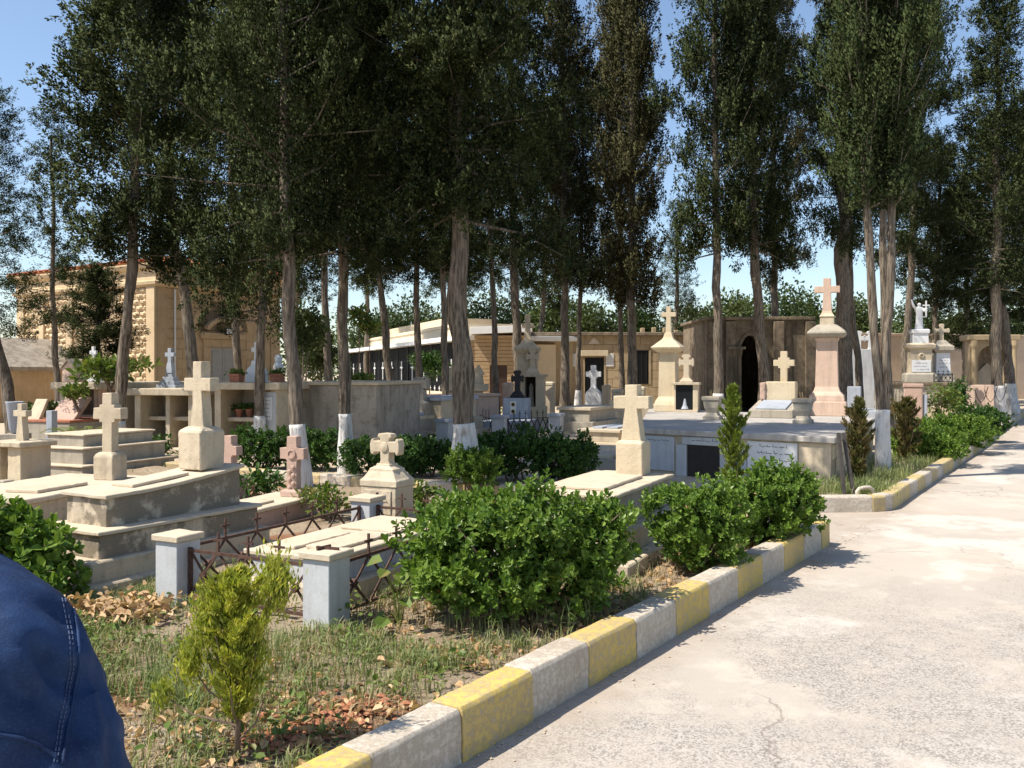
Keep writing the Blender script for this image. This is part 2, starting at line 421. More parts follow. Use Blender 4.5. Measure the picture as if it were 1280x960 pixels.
bump(nt_, b_, mixc(nt_, pm, mixc(nt_, 0.5, nz(nt_, 7, 9, 0.7), fine), spk), 0.45, 0.012)
M['road'] = m_
def painted(name, c, worn):
    m, nt, n, l, bs = nodes_of(name)
    v = mixc(nt, ramp(nt, nz(nt, 3, 6), 0.3, 0.7), tuple(x * 0.88 for x in c), c)
    chip = ramp(nt, nz(nt, 30, 12, 0.78, off=5), worn, worn + 0.06)
    v = mixc(nt, mul(nt, chip, 0.7), v, (0.40, 0.34, 0.26))
    v = mixc(nt, mul(nt, ramp(nt, nz(nt, 2.0, 6, 0.6, off=11), 0.43, 0.70), 0.62), v, (0.34, 0.27, 0.19))
    v = mixc(nt, mul(nt, ramp(nt, nz(nt, 1.0, 6, 0.6, stretch=(14, 14, 1.2), off=23), 0.5, 0.7), 0.35), v, (0.33, 0.265, 0.19))
    l.new(v, bs.inputs["Base Color"])
    bs.inputs["Roughness"].default_value = 0.8
    bump(nt, bs, mixc(nt, 0.5, nz(nt, 30, 8, 0.7), chip), 0.5, 0.01)
    return m
M['kyellow'] = painted("kerb_yellow_paint", (0.62, 0.445, 0.105), 0.50)
M['kyellow2'] = painted('kerb_faded_yellow_paint', (0.62, 0.46, 0.12), 0.45)
M['kwhite'] = painted("kerb_white_paint", (0.59, 0.525, 0.435), 0.48)
# ------------------------------------------------------------------ ground, road, beds, kerbs
K1 = Vector((-0.192, 4.02)); KD = Vector((0.566, 0.8244)); KN = Vector((-0.8244, 0.566))     # kerb line, its direction, inward normal
GZ = 0.10                                                                                  # cemetery ground level behind the kerbs
b = MB(); b.add([(-400, -60, -0.06), (400, -60, -0.06), (400, 700, -0.06), (-400, 700, -0.06)], [[0, 1, 2, 3]])
tag(b.build("ground", M['dust']), kind="structure")
b = MB(); b.add([(-40, -12, 0), (45, -12, 0), (70, 60, 0), (-40, 60, 0)], [[0, 1, 2, 3]])
tag(b.build("road", M['road']), kind="structure")

def grid_sheet(name, fn, nu, nv, mat):
    uu, vv = np.meshgrid(np.linspace(0, 1, nu), np.linspace(0, 1, nv), indexing='ij')
    vs_ = [fn(float(u), float(v)) for u, v in zip(uu.ravel(), vv.ravel())]
    fs_ = [[i * nv + j, i * nv + j + 1, (i + 1) * nv + j + 1, (i + 1) * nv + j] for i in range(nu - 1) for j in range(nv - 1)]
    me = bpy.data.meshes.new(name)
    me.from_pydata(vs_, [], fs_)
    bm = bmesh.new(); bm.from_mesh(me); bmesh.ops.recalc_face_normals(bm, faces=bm.faces)
    if sum(f.normal.z for f in bm.faces) < 0: bmesh.ops.reverse_faces(bm, faces=bm.faces)
    bm.to_mesh(me); bm.free()
    me.polygons.foreach_set("use_smooth", [True] * len(me.polygons))
    return tag(link(name, me, mat), kind="structure")
def bed_z(x, y):
    return 0.150 + 0.030 * mnoise.noise(Vector((x * 0.9, y * 0.9, 0))) + 0.018 * mnoise.noise(Vector((x * 4, y * 4, 3))) + 0.008 * mnoise.noise(Vector((x * 13, y * 13, 7)))
def bed_pt(u, v):
    s, t = -7.0 + 13.0 * u, 0.13 + 15.0 * v ** 1.6
    p = K1 + KD * s + KN * t
    e = min(1.0, (6.0 - s) / 0.25, (t - 0.10) / 0.15 + 0.6)
    return (p.x, p.y, bed_z(p.x, p.y) * max(e, -0.2))
grid_sheet("planting_bed", bed_pt, 190, 130, M['soil'])

C2 = Vector(G(1112, 640)); C2a = Vector(G(1026, 641)); C2b = Vector(G(522, 620)); C2c = Vector(G(292, 600)); C2d = C2c + (C2c - C2b).normalized() * 12
K2E = Vector(G(1239, 554)); K3S = Vector(G(1246, 553)); K3E = Vector(G(1300, 506))
def ground_poly(name, pts, z, mat):
    m_b = MB(); m_b.add([(p[0], p[1], z) for p in pts], [list(range(len(pts)))])
    return tag(m_b.build(name, mat), kind="structure")
inw = lambda p, dx, dy: (p.x + dx, p.y + dy)
ground_poly("cemetery_ground", [inw(C2d, 0, 0.1), inw(C2c, 0, 0.1), inw(C2b, 0, 0.1), inw(C2a, 0, 0.1), inw(C2, -0.1, 0.1), inw(K2E, -0.1, 0.05), inw(K2E, -0.6, 0.4), inw(K3S, -0.1, 0.4), inw(K3E, -0.1, 0.1), (60, 110), (-60, 110), (-60, 20)], GZ, M['dust'])

def kerb(name, pts, first_yellow, bl=0.578, h=0.245, w=0.18, s0=0.0, hs=None, cols=None, ym='kyellow'):
    root = thing(name, None, None, (0, 0, 0), kind="structure")
    side = 1
    k = 0 if first_yellow else 1
    for i in range(len(pts) - 1):
        a, c = Vector(pts[i]), Vector(pts[i + 1])
        L = (c - a).length
        dd = (c - a) / L
        nn_ = Vector((-dd.y, dd.x))
        n = max(1, round(L / bl))
        st = L / n
        for j in range(n):
            p = a + dd * (j * st)
            mb = MB(Matrix.Translation((p.x, p.y, 0)) @ Matrix(((dd.x, nn_.x, 0, 0), (dd.y, nn_.y, 0, 0), (0, 0, 1, 0), (0, 0, 0, 1))))
            hz = h + random.uniform(-.006, .006)
            mb.loft([(-0.03, st / 2 - 0.002, w / 2 + 0.006), (hz - 0.02, st / 2 - 0.002, w / 2 + 0.002), (hz, st / 2 - 0.002, w / 2 - 0.012)], st / 2, w / 2 + random.uniform(-.004, .004))
            yel = (k % 2 == 0) if cols is None else cols(k)
            me = mb.mesh("kerb_block", 0.007, False, 2)
            bm = bmesh.new(); bm.from_mesh(me)
            bmesh.ops.subdivide_edges(bm, edges=[e for e in bm.edges if e.calc_length() > 0.12], cuts=3, use_grid_fill=True)
            for v in bm.verts: v.co += mnoise.noise_vector(v.co * 9.0) * 0.0035 + mnoise.noise_vector(v.co * 26.0) * 0.0025
            bm.to_mesh(me); bm.free()
            link("kerb_block", me, M[ym] if yel else M['kwhite'], root)
            k += 1
    return root
# the near kerb: blocks change colour at every block
n_before = 7
st_ = K1 + KD * (-0.060 - 0.578 * n_before)
kerb("road_kerb", [st_, st_ + KD * (0.578 * (n_before + 10)), st_ + KD * (0.578 * (n_before + 10) + 0.30)], (n_before % 2 == 0))
ca = C2 + (C2a - C2).normalized() * 0.22; cb2 = C2 + (K2E - C2).normalized() * 0.22
mid = (ca + cb2 + C2) / 3
kerb("corner_kerb", [C2d, C2c, C2b, C2a, ca, mid, cb2, K2E], True, 0.62, 0.20, cols=lambda k: (k % 7) in (0, 2, 3, 5), ym='kyellow2')
kerb("far_kerb", [K2E + Vector((-1.4, 0.75)), K3S + Vector((0.1, 0.45)), K3E], False, 0.8, 0.20, cols=lambda k: random.random() < 0.35, ym='kyellow2')

# ------------------------------------------------------------------ small carved shapes
def cross_plain(h, span, sw, bw, az, ah):
    return [(-bw / 2, 0), (bw / 2, 0), (sw / 2, az), (span / 2, az), (span / 2, az + ah), (sw / 2, az + ah), (sw / 2, h), (-sw / 2, h), (-sw / 2, az + ah), (-span / 2, az + ah), (-span / 2, az), (-sw / 2, az)]
def cross_steps(h, span, w, az, ah, e):
    r = [(w / 2, 0), (w / 2, az - e), (w / 2 + e, az - e), (w / 2 + e, az), (span / 2, az), (span / 2, az + ah), (w / 2 + e, az + ah), (w / 2 + e, az + ah + e), (w / 2, az + ah + e), (w / 2, h)]
    return r + [(-x, z) for x, z in reversed(r)]
def cross_flare(h, span, w, az, fl=1.7):
    """arms that widen towards lobed ends; az = height of the arm axis"""
    f = w * fl / 2
    c = w / 2
    e = span / 2
    r = [(w * 0.62, 0), (c, h * 0.10), (c, az - c), (e * 0.72, az - c * 1.05), (e * 0.80, az - f), (e * 0.95, az - f * 0.8), (e, az - f * 0.25), (e, az + f * 0.25), (e * 0.95, az + f * 0.8), (e * 0.80, az + f), (e * 0.72, az + c * 1.05), (c, az + c)]
    t = h - (az + c)
    r += [(c * 1.05, az + c + t * 0.35), (f, az + c + t * 0.52), (f * 0.85, h - t * 0.10), (f * 0.3, h)]
    return r + [(-x, z) for x, z in reversed(r)]
def inscription(parent, x0, x1, z1, rows, y, lh=0.05, mat=None, seed=1, name="inscription"):
    """lines of thin incised strokes on a face that looks along local -y"""
    rr = random.Random(seed)
    mb = MB()
    for k in range(rows):
        zc = z1 - lh * (k + 0.5)
        a, c = x0 + rr.uniform(0, 0.2) * (x1 - x0), x1 - rr.uniform(0, 0.15) * (x1 - x0)
        x = a
        while x < c:
            L = lh * rr.uniform(0.4, 1.1)
            hgt = lh * rr.uniform(0.06, 0.11)
            zz = zc + lh * rr.uniform(-0.05, 0.08)
            mb.box(x, min(x + L, c), y - 0.003, y, zz, zz + hgt)
            if rr.random() < 0.6: mb.box(x, x + lh * 0.08, y - 0.0034, y, zz + hgt, zz + lh * rr.uniform(0.25, 0.45))
            if rr.random() < 0.5: mb.box(x + L * 0.4, x + L * 0.4 + lh * 0.09, y - 0.003, y, zz - lh * 0.2, zz - lh * 0.1)
            x += L + lh * rr.uniform(0.05, 0.35)
    o = mb.build(name, mat or M['ink'], parent)
    return tag(o, kind="stuff")
def pot(parent, name, x, y, z, r, h, mat):
    mb = MB(); mb.lathe([(r * 0.65, z), (r * 0.9, z + h * 0.75), (r, z + h * 0.78), (r, z + h), (r * 0.86, z + h), (r * 0.8, z + h * 0.9)], 14, x, y)
    return mb.build(name, mat, parent, smooth=False)

# ------------------------------------------------------------------ chapel
CH = Vector((AX(195, 30.0), 30.0))
ch = thing("chapel", "honey stone chapel with rough-hewn block wall, red roof and grey double door", "chapel", (CH.x, CH.y, GZ), R(57.0))
EV = 5.15
w = MB(); w.box(0, 5.4, 0, 8.6, 0, EV)
wall = w.build("wall", M['ashlar'], ch, 0.01)
for (a, c) in ((-0.05, 0.42), (4.85, 5.25), (6.75, 7.1), (8.15, 8.65)):
    p = MB(); p.box(-0.10, 0.0, a, c, 0, 4.55); p.build("pilaster", M['chapel'], ch, 0.01)
p = MB(); p.box(0, 0.40, -0.06, 0.0, 0, 4.55); p.build("pilaster", M['ashlar'], ch, 0.01)
p = MB(); p.box(5.0, 5.44, -0.06, 0.0, 0, 4.55); p.build("pilaster", M['ashlar'], ch, 0.01)
p = MB(); p.loft([(4.55, 2.78, 4.40), (4.62, 2.88, 4.50), (4.72, 2.90, 4.52), (4.76, 2.80, 4.42), (5.10, 2.79, 4.41), (5.16, 2.95, 4.57), (5.28, 3.02, 4.64), (5.33, 3.02, 4.64)], 2.7, 4.3)
p.build("cornice", M['chapel'], ch)
p = MB(); p.loft([(5.33, 3.0, 4.62), (5.38, 3.05, 4.67), (5.95, 0.12, 1.75)], 2.7, 4.3); rf = p.build("roof", M['rooftile'], ch)
for k in range(26):      # rounded tile rows on the two slopes in view
    y = -0.25 + 9.1 * k / 25
    f = min(1.0, (y + 0.35) / 2.9, (8.95 - y) / 2.9)
    t = MB(); t.tube([(-0.34, y, 5.42), (-0.34 + 2.92 * f, y, 5.42 + 0.55 * f)], 0.06, 6); t.build("tile_row", M['rooftile'], rf)
for k in range(17):
    x = -0.2 + 5.8 * k / 16
    f = min(1.0, (x + 0.32) / 2.9, (5.72 - x) / 2.9)
    t = MB(); t.tube([(x, -0.36, 5.42), (x, -0.36 + 2.92 * f, 5.42 + 0.55 * f)], 0.06, 6); t.build("tile_row", M['rooftile'], rf)
# rough-hewn blocks: four shared meshes
rock = []
for q in range(4):
    mb = MB()
    rr = random.Random(q)
    nx, nz_ = 5, 4
    vs_, fs_ = [], []
    for i in range(nx):
        for j in range(nz_):
            edge = i in (0, nx - 1) or j in (0, nz_ - 1)
            vs_.append((0.0 if edge else -0.05 - rr.random() * 0.06, i / (nx - 1), j / (nz_ - 1)))
    for i in range(nx - 1):
        for j in range(nz_ - 1):
            a = i * nz_ + j
            fs_.append([a, a + 1, a + nz_ + 1, a + nz_])
    mb.add(vs_, fs_)
    me = mb.mesh("stone_block"); me.materials.append(M['chapel'])
    bm = bmesh.new(); bm.from_mesh(me)
    if sum(f.normal.x for f in bm.faces) > 0: bmesh.ops.reverse_faces(bm, faces=bm.faces)
    bm.to_mesh(me); bm.free()
    rock.append(me)
RH = 0.205
hidden = MB()
nblk = 0
for (a, c) in ((0.44, 4.83), (5.27, 6.73), (7.12, 8.13)):
    for rw in range(21):
        z = 0.25 + rw * RH
        nb = max(1, round((c - a) / 0.44))
        bw = (c - a) / nb
        off = 0.5 * (rw % 2)
        edges = [a] + [a + bw * (i + off) for i in range(1 if off == 0 else 0, nb) if a < a + bw * (i + off) < c] + [c]
        for i in range(len(edges) - 1):
            y0, y1 = edges[i] + 0.012, edges[i + 1] - 0.012
            if 2.05 < (y0 + y1) / 2 < 4.4 and rw < 20:     # behind the dark cypress shrub
                hidden.box(-0.055, 0.0, y0, y1, z + 0.01, z + RH - 0.012)
                continue
            o = link("stone_block", rock[(rw * 3 + i) % 4], None, wall, (-0.002, y0, z + 0.01), scale=(1, y1 - y0, RH - 0.022))
            nblk += 1
tag(hidden.build("stone_courses", M['chapel'], ch, 0.015), kind="stuff")
# smooth ashlar of the door side, recessed joints
DX = 2.72
def in_open(x0, x1, z0, z1):
    cx, cz = (x0 + x1) / 2, (z0 + z1) / 2
    if abs(cx - DX) < 1.0 and cz < 3.1: return True
    return (cx - DX) ** 2 + max(0, cz - 3.1) ** 2 < 1.35 ** 2 and cz >= 3.1
for rw in range(13):
    z0, z1 = 0.05 + rw * 0.345, 0.05 + (rw + 1) * 0.345 - 0.014
    xs = [0.41] + [0.41 + 0.62 * (i + (0.5 if rw % 2 else 0)) for i in range(0 if rw % 2 else 1, 8) if 0.41 + 0.62 * (i + (0.5 if rw % 2 else 0)) < 4.9] + [4.99]
    for i in range(len(xs) - 1):
        if in_open(xs[i], xs[i + 1], z0, z1): continue
        q = MB(); q.box(xs[i] + 0.006, xs[i + 1] - 0.006, -0.022 - random.uniform(0, .006), 0.001, z0, z1); q.build("ashlar_block", M['ashlar'], wall, 0.004)
def arch_ring(cx, cz, r0, r1, y0, y1, a0=0.0, a1=math.pi, n=18):
    out = [(cx + r1 * math.cos(a0 + (a1 - a0) * i / n), cz + r1 * math.sin(a0 + (a1 - a0) * i / n)) for i in range(n + 1)]
    out += [(cx + r0 * math.cos(a1 - (a1 - a0) * i / n), cz + r0 * math.sin(a1 - (a1 - a0) * i / n)) for i in range(n + 1)]
    q = MB(); q.prism(out, y0, y1)
    return q
arch_ring(DX, 3.12, 1.12, 1.34, -0.10, 0.002).build("arch", M['ashlar'], ch, 0.01)
arch_ring(DX, 3.12, 1.34, 1.46, -0.05, 0.002).build("arch_moulding", M['ashlar'], ch, 0.01)
q = MB(); q.prism([(DX + 1.1 * math.cos(math.pi * i / 16), 3.12 + 1.1 * math.sin(math.pi * i / 16)) for i in range(17)], -0.012, 0.001); q.build("tympanum", M['old'], ch)
arch_ring(DX, 2.62, 0.86, 1.02, -0.20, 0.002, R(38), R(142), 12).build("door_hood", M['ashlar'], ch, 0.01)
q = MB(); q.box(DX - 0.98, DX + 0.98, -0.16, 0.002, 2.84, 3.06); q.build("lintel_cornice", M['ashlar'], ch, 0.015)
q = MB(); q.box(DX - 0.86, DX + 0.86, -0.10, 0.002, 2.55, 2.83); q.build("lintel", M['ashlar'], ch, 0.01)
for sx in (-1, 1):
    q = MB(); q.box(DX + sx * 0.70 - 0.15, DX + sx * 0.70 + 0.15, -0.10, 0.002, 0, 2.545); q.build("door_jamb", M['ashlar'], ch, 0.01)
    q = MB(); x0 = DX + (-0.545 if sx < 0 else 0.006); q.box(x0, x0 + 0.539, -0.03, 0.002, 0.1, 2.54)
    dl = q.build("door_leaf", M['doorgrey'], ch, 0.005)
    for (za, zb) in ((0.3, 1.1), (1.25, 2.4)):
        q = MB(); q.box(x0 + 0.09, x0 + 0.45, -0.045, -0.028, za, zb); q.build("door_panel", M['doorgrey'], dl, 0.008)
q = MB(); q.tube([(0.68, -0.09, 0.2), (0.68, -0.09, 4.5)], 0.035, 8); q.build("downpipe", M['white'], ch)
fl = MB(); fl.box(DX - 0.13, DX + 0.23, -0.40, -0.28, 3.0, 3.24); flo = fl.build("floodlight", M['iron'], ch, 0.01)
q = MB(); q.box(DX - 0.10, DX + 0.20, -0.406, -0.398, 3.03, 3.21); q.build("lamp_glass", M['lampglass'], flo)
q = MB(); q.bar((DX + 0.05, -0.3, 3.02), (DX + 0.05, -0.05, 3.0), 0.05, 0.03); q.build("bracket", M['iron'], flo)

# shed at the edge of the picture
sh = thing("shed", "small tan gabled outbuilding beside the chapel at the picture edge", "outbuilding", (AX(-62, 29), 29.0, GZ), R(-18))
q = MB(); q.prism([(-1.7, 0), (1.7, 0), (1.7, 1.75), (0.0, 2.7), (-1.7, 1.75)], 0, 4.0); q.build("wall", M['ashlar'], sh, 0.01)
for sx in (-1, 1):
    q = MB(); q.prism([(sx * 1.85, 1.68), (0.0, 2.72), (0.0, 2.86), (sx * 1.85, 1.82)], -0.15, 4.1); q.build("roof_slope", M['concrete'], sh)
q = MB(); q.box(-1.72, 1.72, -0.03, 0.001, 1.25, 1.32); q.build("string_course", M['ashlar'], sh)

# ------------------------------------------------------------------ long glazed hall and its stone annex
GA, GB = Vector((AX(588, 42.0), 42.0)), Vector((AX(430, 74.0), 74.0))
gl = thing("glazed_hall", "long low hall with dark glass front, white roof edge and white crosses", "hall", (GA.x, GA.y, GZ), math.atan2((GB - GA).y, (GB - GA).x))
LG = (GB - GA).length      # local x runs along the facade away from the camera, the hall lies at local y < 0
q = MB(); q.box(0.3, LG, -5.5, -0.3, 0, 3.0); q.build("core", M['parapet'], gl)
q = MB(); q.box(-0.1, LG + 0.3, -5.6, 0.55, 3.17, 3.40); q.build("roof_slab", M['white'], gl, 0.01)
q = MB(); q.box(6.0, LG + 0.5, -5.6, -1.2, 3.40, 4.3); q.build("parapet", M['parapet'], gl)
q = MB(); q.box(13.0, LG + 0.5, -5.7, -2.6, 4.3, 5.0); q.build("upper_parapet", M['parapet'], gl)
q = MB(); q.box(5.9, LG + 0.6, -5.7, -1.1, 4.12, 4.24); q.build("parapet_coping", M['parapet'], gl)
q = MB(); q.box(0.2, LG, -0.25, 0.30, 0, 0.62); q.build("plinth", M['parapet'], gl, 0.01)
npan = 12
for k in range(npan):
    a = 1.6 + (LG - 2.2) * k / npan; c = 1.6 + (LG - 2.2) * (k + 1) / npan
    q = MB(); q.box(a + 0.05, c - 0.05, -0.06, -0.03, 0.64, 3.14); pn = q.build("pane", M['darkpane'], gl)
    q = MB(); q.box(a - 0.05, a + 0.05, -0.08, 0.02, 0.62, 3.17); q.build("mullion", M['iron'], gl)
    q = MB(); q.prism(cross_plain(1.15, 0.62, 0.10, 0.10, 0.72, 0.10), 0.03, 0.07, (a + c) / 2, 1.15); q.build("cross", M['white'], pn)
    for j in range(3):
        x = a + (c - a) * (j + 0.5) / 3
        q = MB(); q.prism(cross_plain(0.30, 0.26, 0.05, 0.05, 0.15, 0.05), 0.16, 0.19, x, 0.63); q.build("railing_cross", M['white'], gl)
an = thing("stone_annex", "ribbed tan stone annex with narrow brown door beside the glass hall", "building", (GA.x, GA.y, GZ), 0)
q = MB(); q.box(0.05, 2.75, 0.02, 6, 0, 3.38); wl = q.build("wall", M['brickstone'], an)
for rw in range(19):
    z0 = 0.02 + rw * 0.178
    segs = [(0.0, 2.8)] if z0 > 1.95 else [(0.0, 0.92), (1.75, 2.8)]
    for (a, c) in segs:
        q = MB(); q.box(a, c, -0.03 - random.uniform(0, .012), 0.03, z0, z0 + 0.16); q.build("stone_course", M['brickstone'], wl, 0.012)
q = MB(); q.box(0.94, 1.73, -0.005, 0.03, 0, 2.06); dr = q.build("door", M['doorbrown'], an, 0.004)
q = MB(); q.box(1.62, 1.66, -0.05, -0.004, 1.0, 1.12); q.build("handle", M['iron'], dr)
q = MB(); q.prism([(0.0, 3.42), (2.9, 3.55), (2.9, 3.85), (0.0, 3.75)], -0.5, 6.2); q.build("roof_slab", M['white'], an, 0.01)

# ------------------------------------------------------------------ tan family mausoleum behind the tombs
MX0, MY = AX(650, 44.0), 44.0
ms = thing("tan_mausoleum", "long tan stone mausoleum with central dark door, pale plaques and triangle relief", "mausoleum", (MX0, MY, GZ), 0)
ML = AX(890, 44.0) - MX0
U = lambda px: AX(px, MY) - MX0
q = MB(); q.box(0, ML, 0.03, 6, 0, 3.45); wl = q.build("wall", M['tan'], ms)
ops = [(U(676), U(691), AZ(478, MY) - GZ, AZ(437, MY) - GZ), (U(731), U(755), 0, AZ(447, MY) - GZ), (U(794), U(811), AZ(480, MY) - GZ, AZ(438, MY) - GZ)]
for rw in range(8):
    z0, z1 = 0.02 + rw * 0.43, 0.02 + (rw + 1) * 0.43 - 0.02
    x = 0.0; k = 0
    xs = [0.0] + [0.0 + 0.92 * (i + (0.5 if rw % 2 else 0)) for i in range(1, 11) if 0.92 * (i + (0.5 if rw % 2 else 0)) < ML - 0.3] + [ML]
    for i in range(len(xs) - 1):
        segs = [(xs[i] + 0.008, xs[i + 1] - 0.008)]
        for (a, c, za, zb) in ops:
            if z1 > za and z0 < zb:
                segs = [t for s_ in segs for t in ([(s_[0], min(s_[1], a))] if s_[0] < a else []) + ([(max(s_[0], c), s_[1])] if s_[1] > c else [])]
        for (a, c) in segs:
            if c - a > 0.05:
                q = MB(); q.box(a, c, -0.01 - random.uniform(0, .01), 0.05, z0, z1); q.build("ashlar_block", M['tanblock'], wl, 0.008)
q = MB(); q.box(-0.15, ML + 0.15, -0.22, 6.2, 3.45, 3.62); q.build("roof_slab", M['old'], ms, 0.02)
for px in (697, 712, 860, 690 - 30):
    q = MB(); q.box(U(px) - 0.16, U(px) + 0.16, -0.12, 0.0, 0, 3.45); q.build("pilaster", M['tanblock'], ms, 0.01)
for i, (a, c, za, zb) in enumerate(ops):
    q = MB(); q.box(a, c, 0.005, 0.028, za, zb); wn_ = q.build("door" if i == 1 else "window", M['glass'], ms)
    for k in range(3):
        xx = a + (c - a) * (k + 0.5) / 3
        q = MB(); q.tube([(xx, -0.01, za), (xx, -0.01, zb)], 0.012, 6); q.build("bar", M['iron'], wn_)
    q = MB(); q.box(a - 0.10, a, -0.05, 0.03, za, zb); q.build("jamb", M['tanblock'], wn_); q = MB(); q.box(c, c + 0.10, -0.05, 0.03, za, zb); q.build("jamb", M['tanblock'], wn_)
q = MB(); q.box(U(726), U(760), -0.16, 0.02, AZ(445, MY) - GZ, AZ(438, MY) - GZ); q.build("lintel", M['yellow'], ms, 0.01)
q = MB(); q.prism([(U(735), AZ(430, MY) - GZ), (U(750), AZ(430, MY) - GZ), (U(742.5), AZ(421, MY) - GZ)], -0.06, 0.0); q.build("triangle_relief", M['slab'], ms)
for (a, c) in ((713, 723), (757, 767)):
    q = MB(); q.box(U(a), U(c), -0.05, 0.0, AZ(458, MY) - GZ, AZ(442, MY) - GZ); pl = q.build("plaque", M['plaque'], ms, 0.005)
    inscription(pl, U(a) + 0.05, U(c) - 0.05, AZ(443, MY) - GZ, 5, -0.05, 0.10, seed=a)
for k in range(6):
    q = MB(); q.cbox(U(790 + k * 14), 0.2, 0.20, 0.25, 3.62, 3.62 + random.uniform(.1, .25)); q.build("roof_stone", M['tanblock'], ms, 0.02)

# ------------------------------------------------------------------ blackened gothic mausoleum
OY = 36.0
OX0 = AX(884, OY); U2 = lambda px: AX(px, OY) - OX0; V2 = lambda py: AZ(py, OY) - GZ
gm = thing("gothic_mausoleum", "soot-blackened mausoleum with pointed arch doorway and slim columns", "mausoleum", (OX0, OY, GZ), 0)
# front wall with a pointed opening
cx, hw, sp, tp = U2(938), U2(951) - U2(938), V2(440), V2(419)
half = [(hw, 0.0), (hw, sp)] + [(hw - (hw) * (i / 6.0) ** 1.6, sp + (tp - sp) * math.sin(math.pi / 2 * i / 6.0)) for i in range(1, 7)]
WL = U2(1014)
hole_r = [(cx + x, z) for x, z in half]
hole_l = [(cx - x, z) for x, z in half]
q = MB()
q.prism([(0, 0), (cx - hw, 0)] + hole_l[1:] + [(cx, V2(400)), (0, V2(400))], 0, 0.45)
q.prism([(cx + hw, 0), (WL, 0), (WL, V2(400)), (cx, V2(400))] + list(reversed(hole_r[1:])), 0.0005, 0.4495)
q.build("front_wall", M['old'], gm)
q = MB(); q.box(0, 0.35, 0.45, 5, 0, V2(400)); q.box(WL - 0.35, WL, 0.45, 5, 0, V2(400)); q.box(0.35, WL - 0.35, 4.6, 5, 0, V2(400)); q.build("side_walls", M['old'], gm)
q = MB(); q.box(-0.12, WL + 0.12, -0.15, 5.1, V2(400), V2(396)); q.build("roof_slab", M['old'], gm, 0.02)
for px in (884.5, 906, 966, 1006):
    q = MB(); q.box(U2(px), U2(px) + 0.42, -0.16, -0.002, 0, V2(402)); q.build("pilaster", M['old'], gm, 0.015)
for px in (918, 923, 955):
    q = MB(); q.lathe([(0.13, 0), (0.13, 0.12), (0.09, 0.16), (0.085, V2(446)), (0.12, V2(442)), (0.15, V2(437))], 12, U2(px), -0.16); q.build("column", M['old'], gm)
q = MB(); q.box(U2(908), U2(930), -0.3, 0.0, V2(437), V2(433.5)); q.build("impost", M['old'], gm, 0.01)
q = MB(); pts = [(cx + x * 1.25, z * 1.0 if i < 2 else z + 0.12) for i, (x, z) in enumerate(half)]
q.prism([(p[0], max(p[1], sp)) for p in pts[1:]] + [(p[0], max(p[1], sp)) for p in reversed(hole_r[1:])], -0.06, -0.003); q.build("arch_moulding", M['old'], gm)
q = MB(); pts = [(cx - x * 1.25, z + (0.12 if i >= 2 else 0)) for i, (x, z) in enumerate(half)]
q.prism([(p[0], max(p[1], sp)) for p in pts[1:]] + [(p[0], max(p[1], sp)) for p in reversed(hole_l[1:])], -0.06, -0.003); q.build("arch_moulding", M['old'], gm)

# ------------------------------------------------------------------ boundary wall and arched wall tomb on the right
BW0, BW1 = Vector((AX(1010, 50.0), 50.0)), Vector((AX(1400, 56.0), 56.0))
bw = thing("boundary_wall", "long plastered sand-pink wall closing the cemetery behind the statue", "wall", (BW0.x, BW0.y, GZ), math.atan2((BW1 - BW0).y, (BW1 - BW0).x))
LB = (BW1 - BW0).length
q = MB(); q.box(0, LB, 0, 0.4, 0, 3.75); q.build("wall_panel", M['bwall'], bw)
for k in range(12):
    q = MB(); q.box(LB * k / 12, LB * (k + 1) / 12 - 0.02, -0.08, 0.48, 3.75, 3.90); q.build("coping_stone", M['bwall'], bw, 0.02)
wt = thing("wall_tomb", "arched stone wall tomb with heavy cornice between the dark trunks", "tomb", (AX(1212, 43.0), 43.0, GZ), R(-6))
WW = AX(1268, 43.0) - AX(1212, 43.0)
q = MB(); ah = AZ(432, 43) - GZ; cxa = WW * 0.47; ra = 0.62; spz = ah - ra
arc = [(cxa + ra * math.cos(math.pi * i / 14), spz + ra * math.sin(math.pi * i / 14)) for i in range(15)]
q.prism([(0, 0), (cxa - ra, 0)] + list(reversed(arc)) + [(cxa + ra, 0), (WW, 0), (WW, ah + 0.25), (0, ah + 0.25)], 0, 0.6); q.build("arch_wall", M['tanblock'], wt, 0.01)
q = MB(); q.box(0.02, WW - 0.02, 0.6, 0.9, 0, ah + 0.24); q.build("back_wall", M['old'], wt)
q = MB(); q.box(-0.12, WW + 0.12, -0.16, 0.95, ah + 0.252, ah + 0.52); q.build("cornice", M['tanblock'], wt, 0.03)
for x in (0.12, WW - 0.2):
    q = MB(); q.lathe([(0.17, 0), (0.17, 0.2), (0.12, 0.26), (0.11, ah - 0.2), (0.17, ah), (0.17, ah + 0.25)], 12, x + 0.05, -0.08); q.build("column", M['tanblock'], wt)
q = MB(); q.prism([(cxa - 0.5, 0), (cxa + 0.5, 0), (cxa + 0.5, 1.6), (cxa, 2.1), (cxa - 0.5, 1.6)], 0.5, 0.6); q.build("niche_stone", M['grey'], wt)
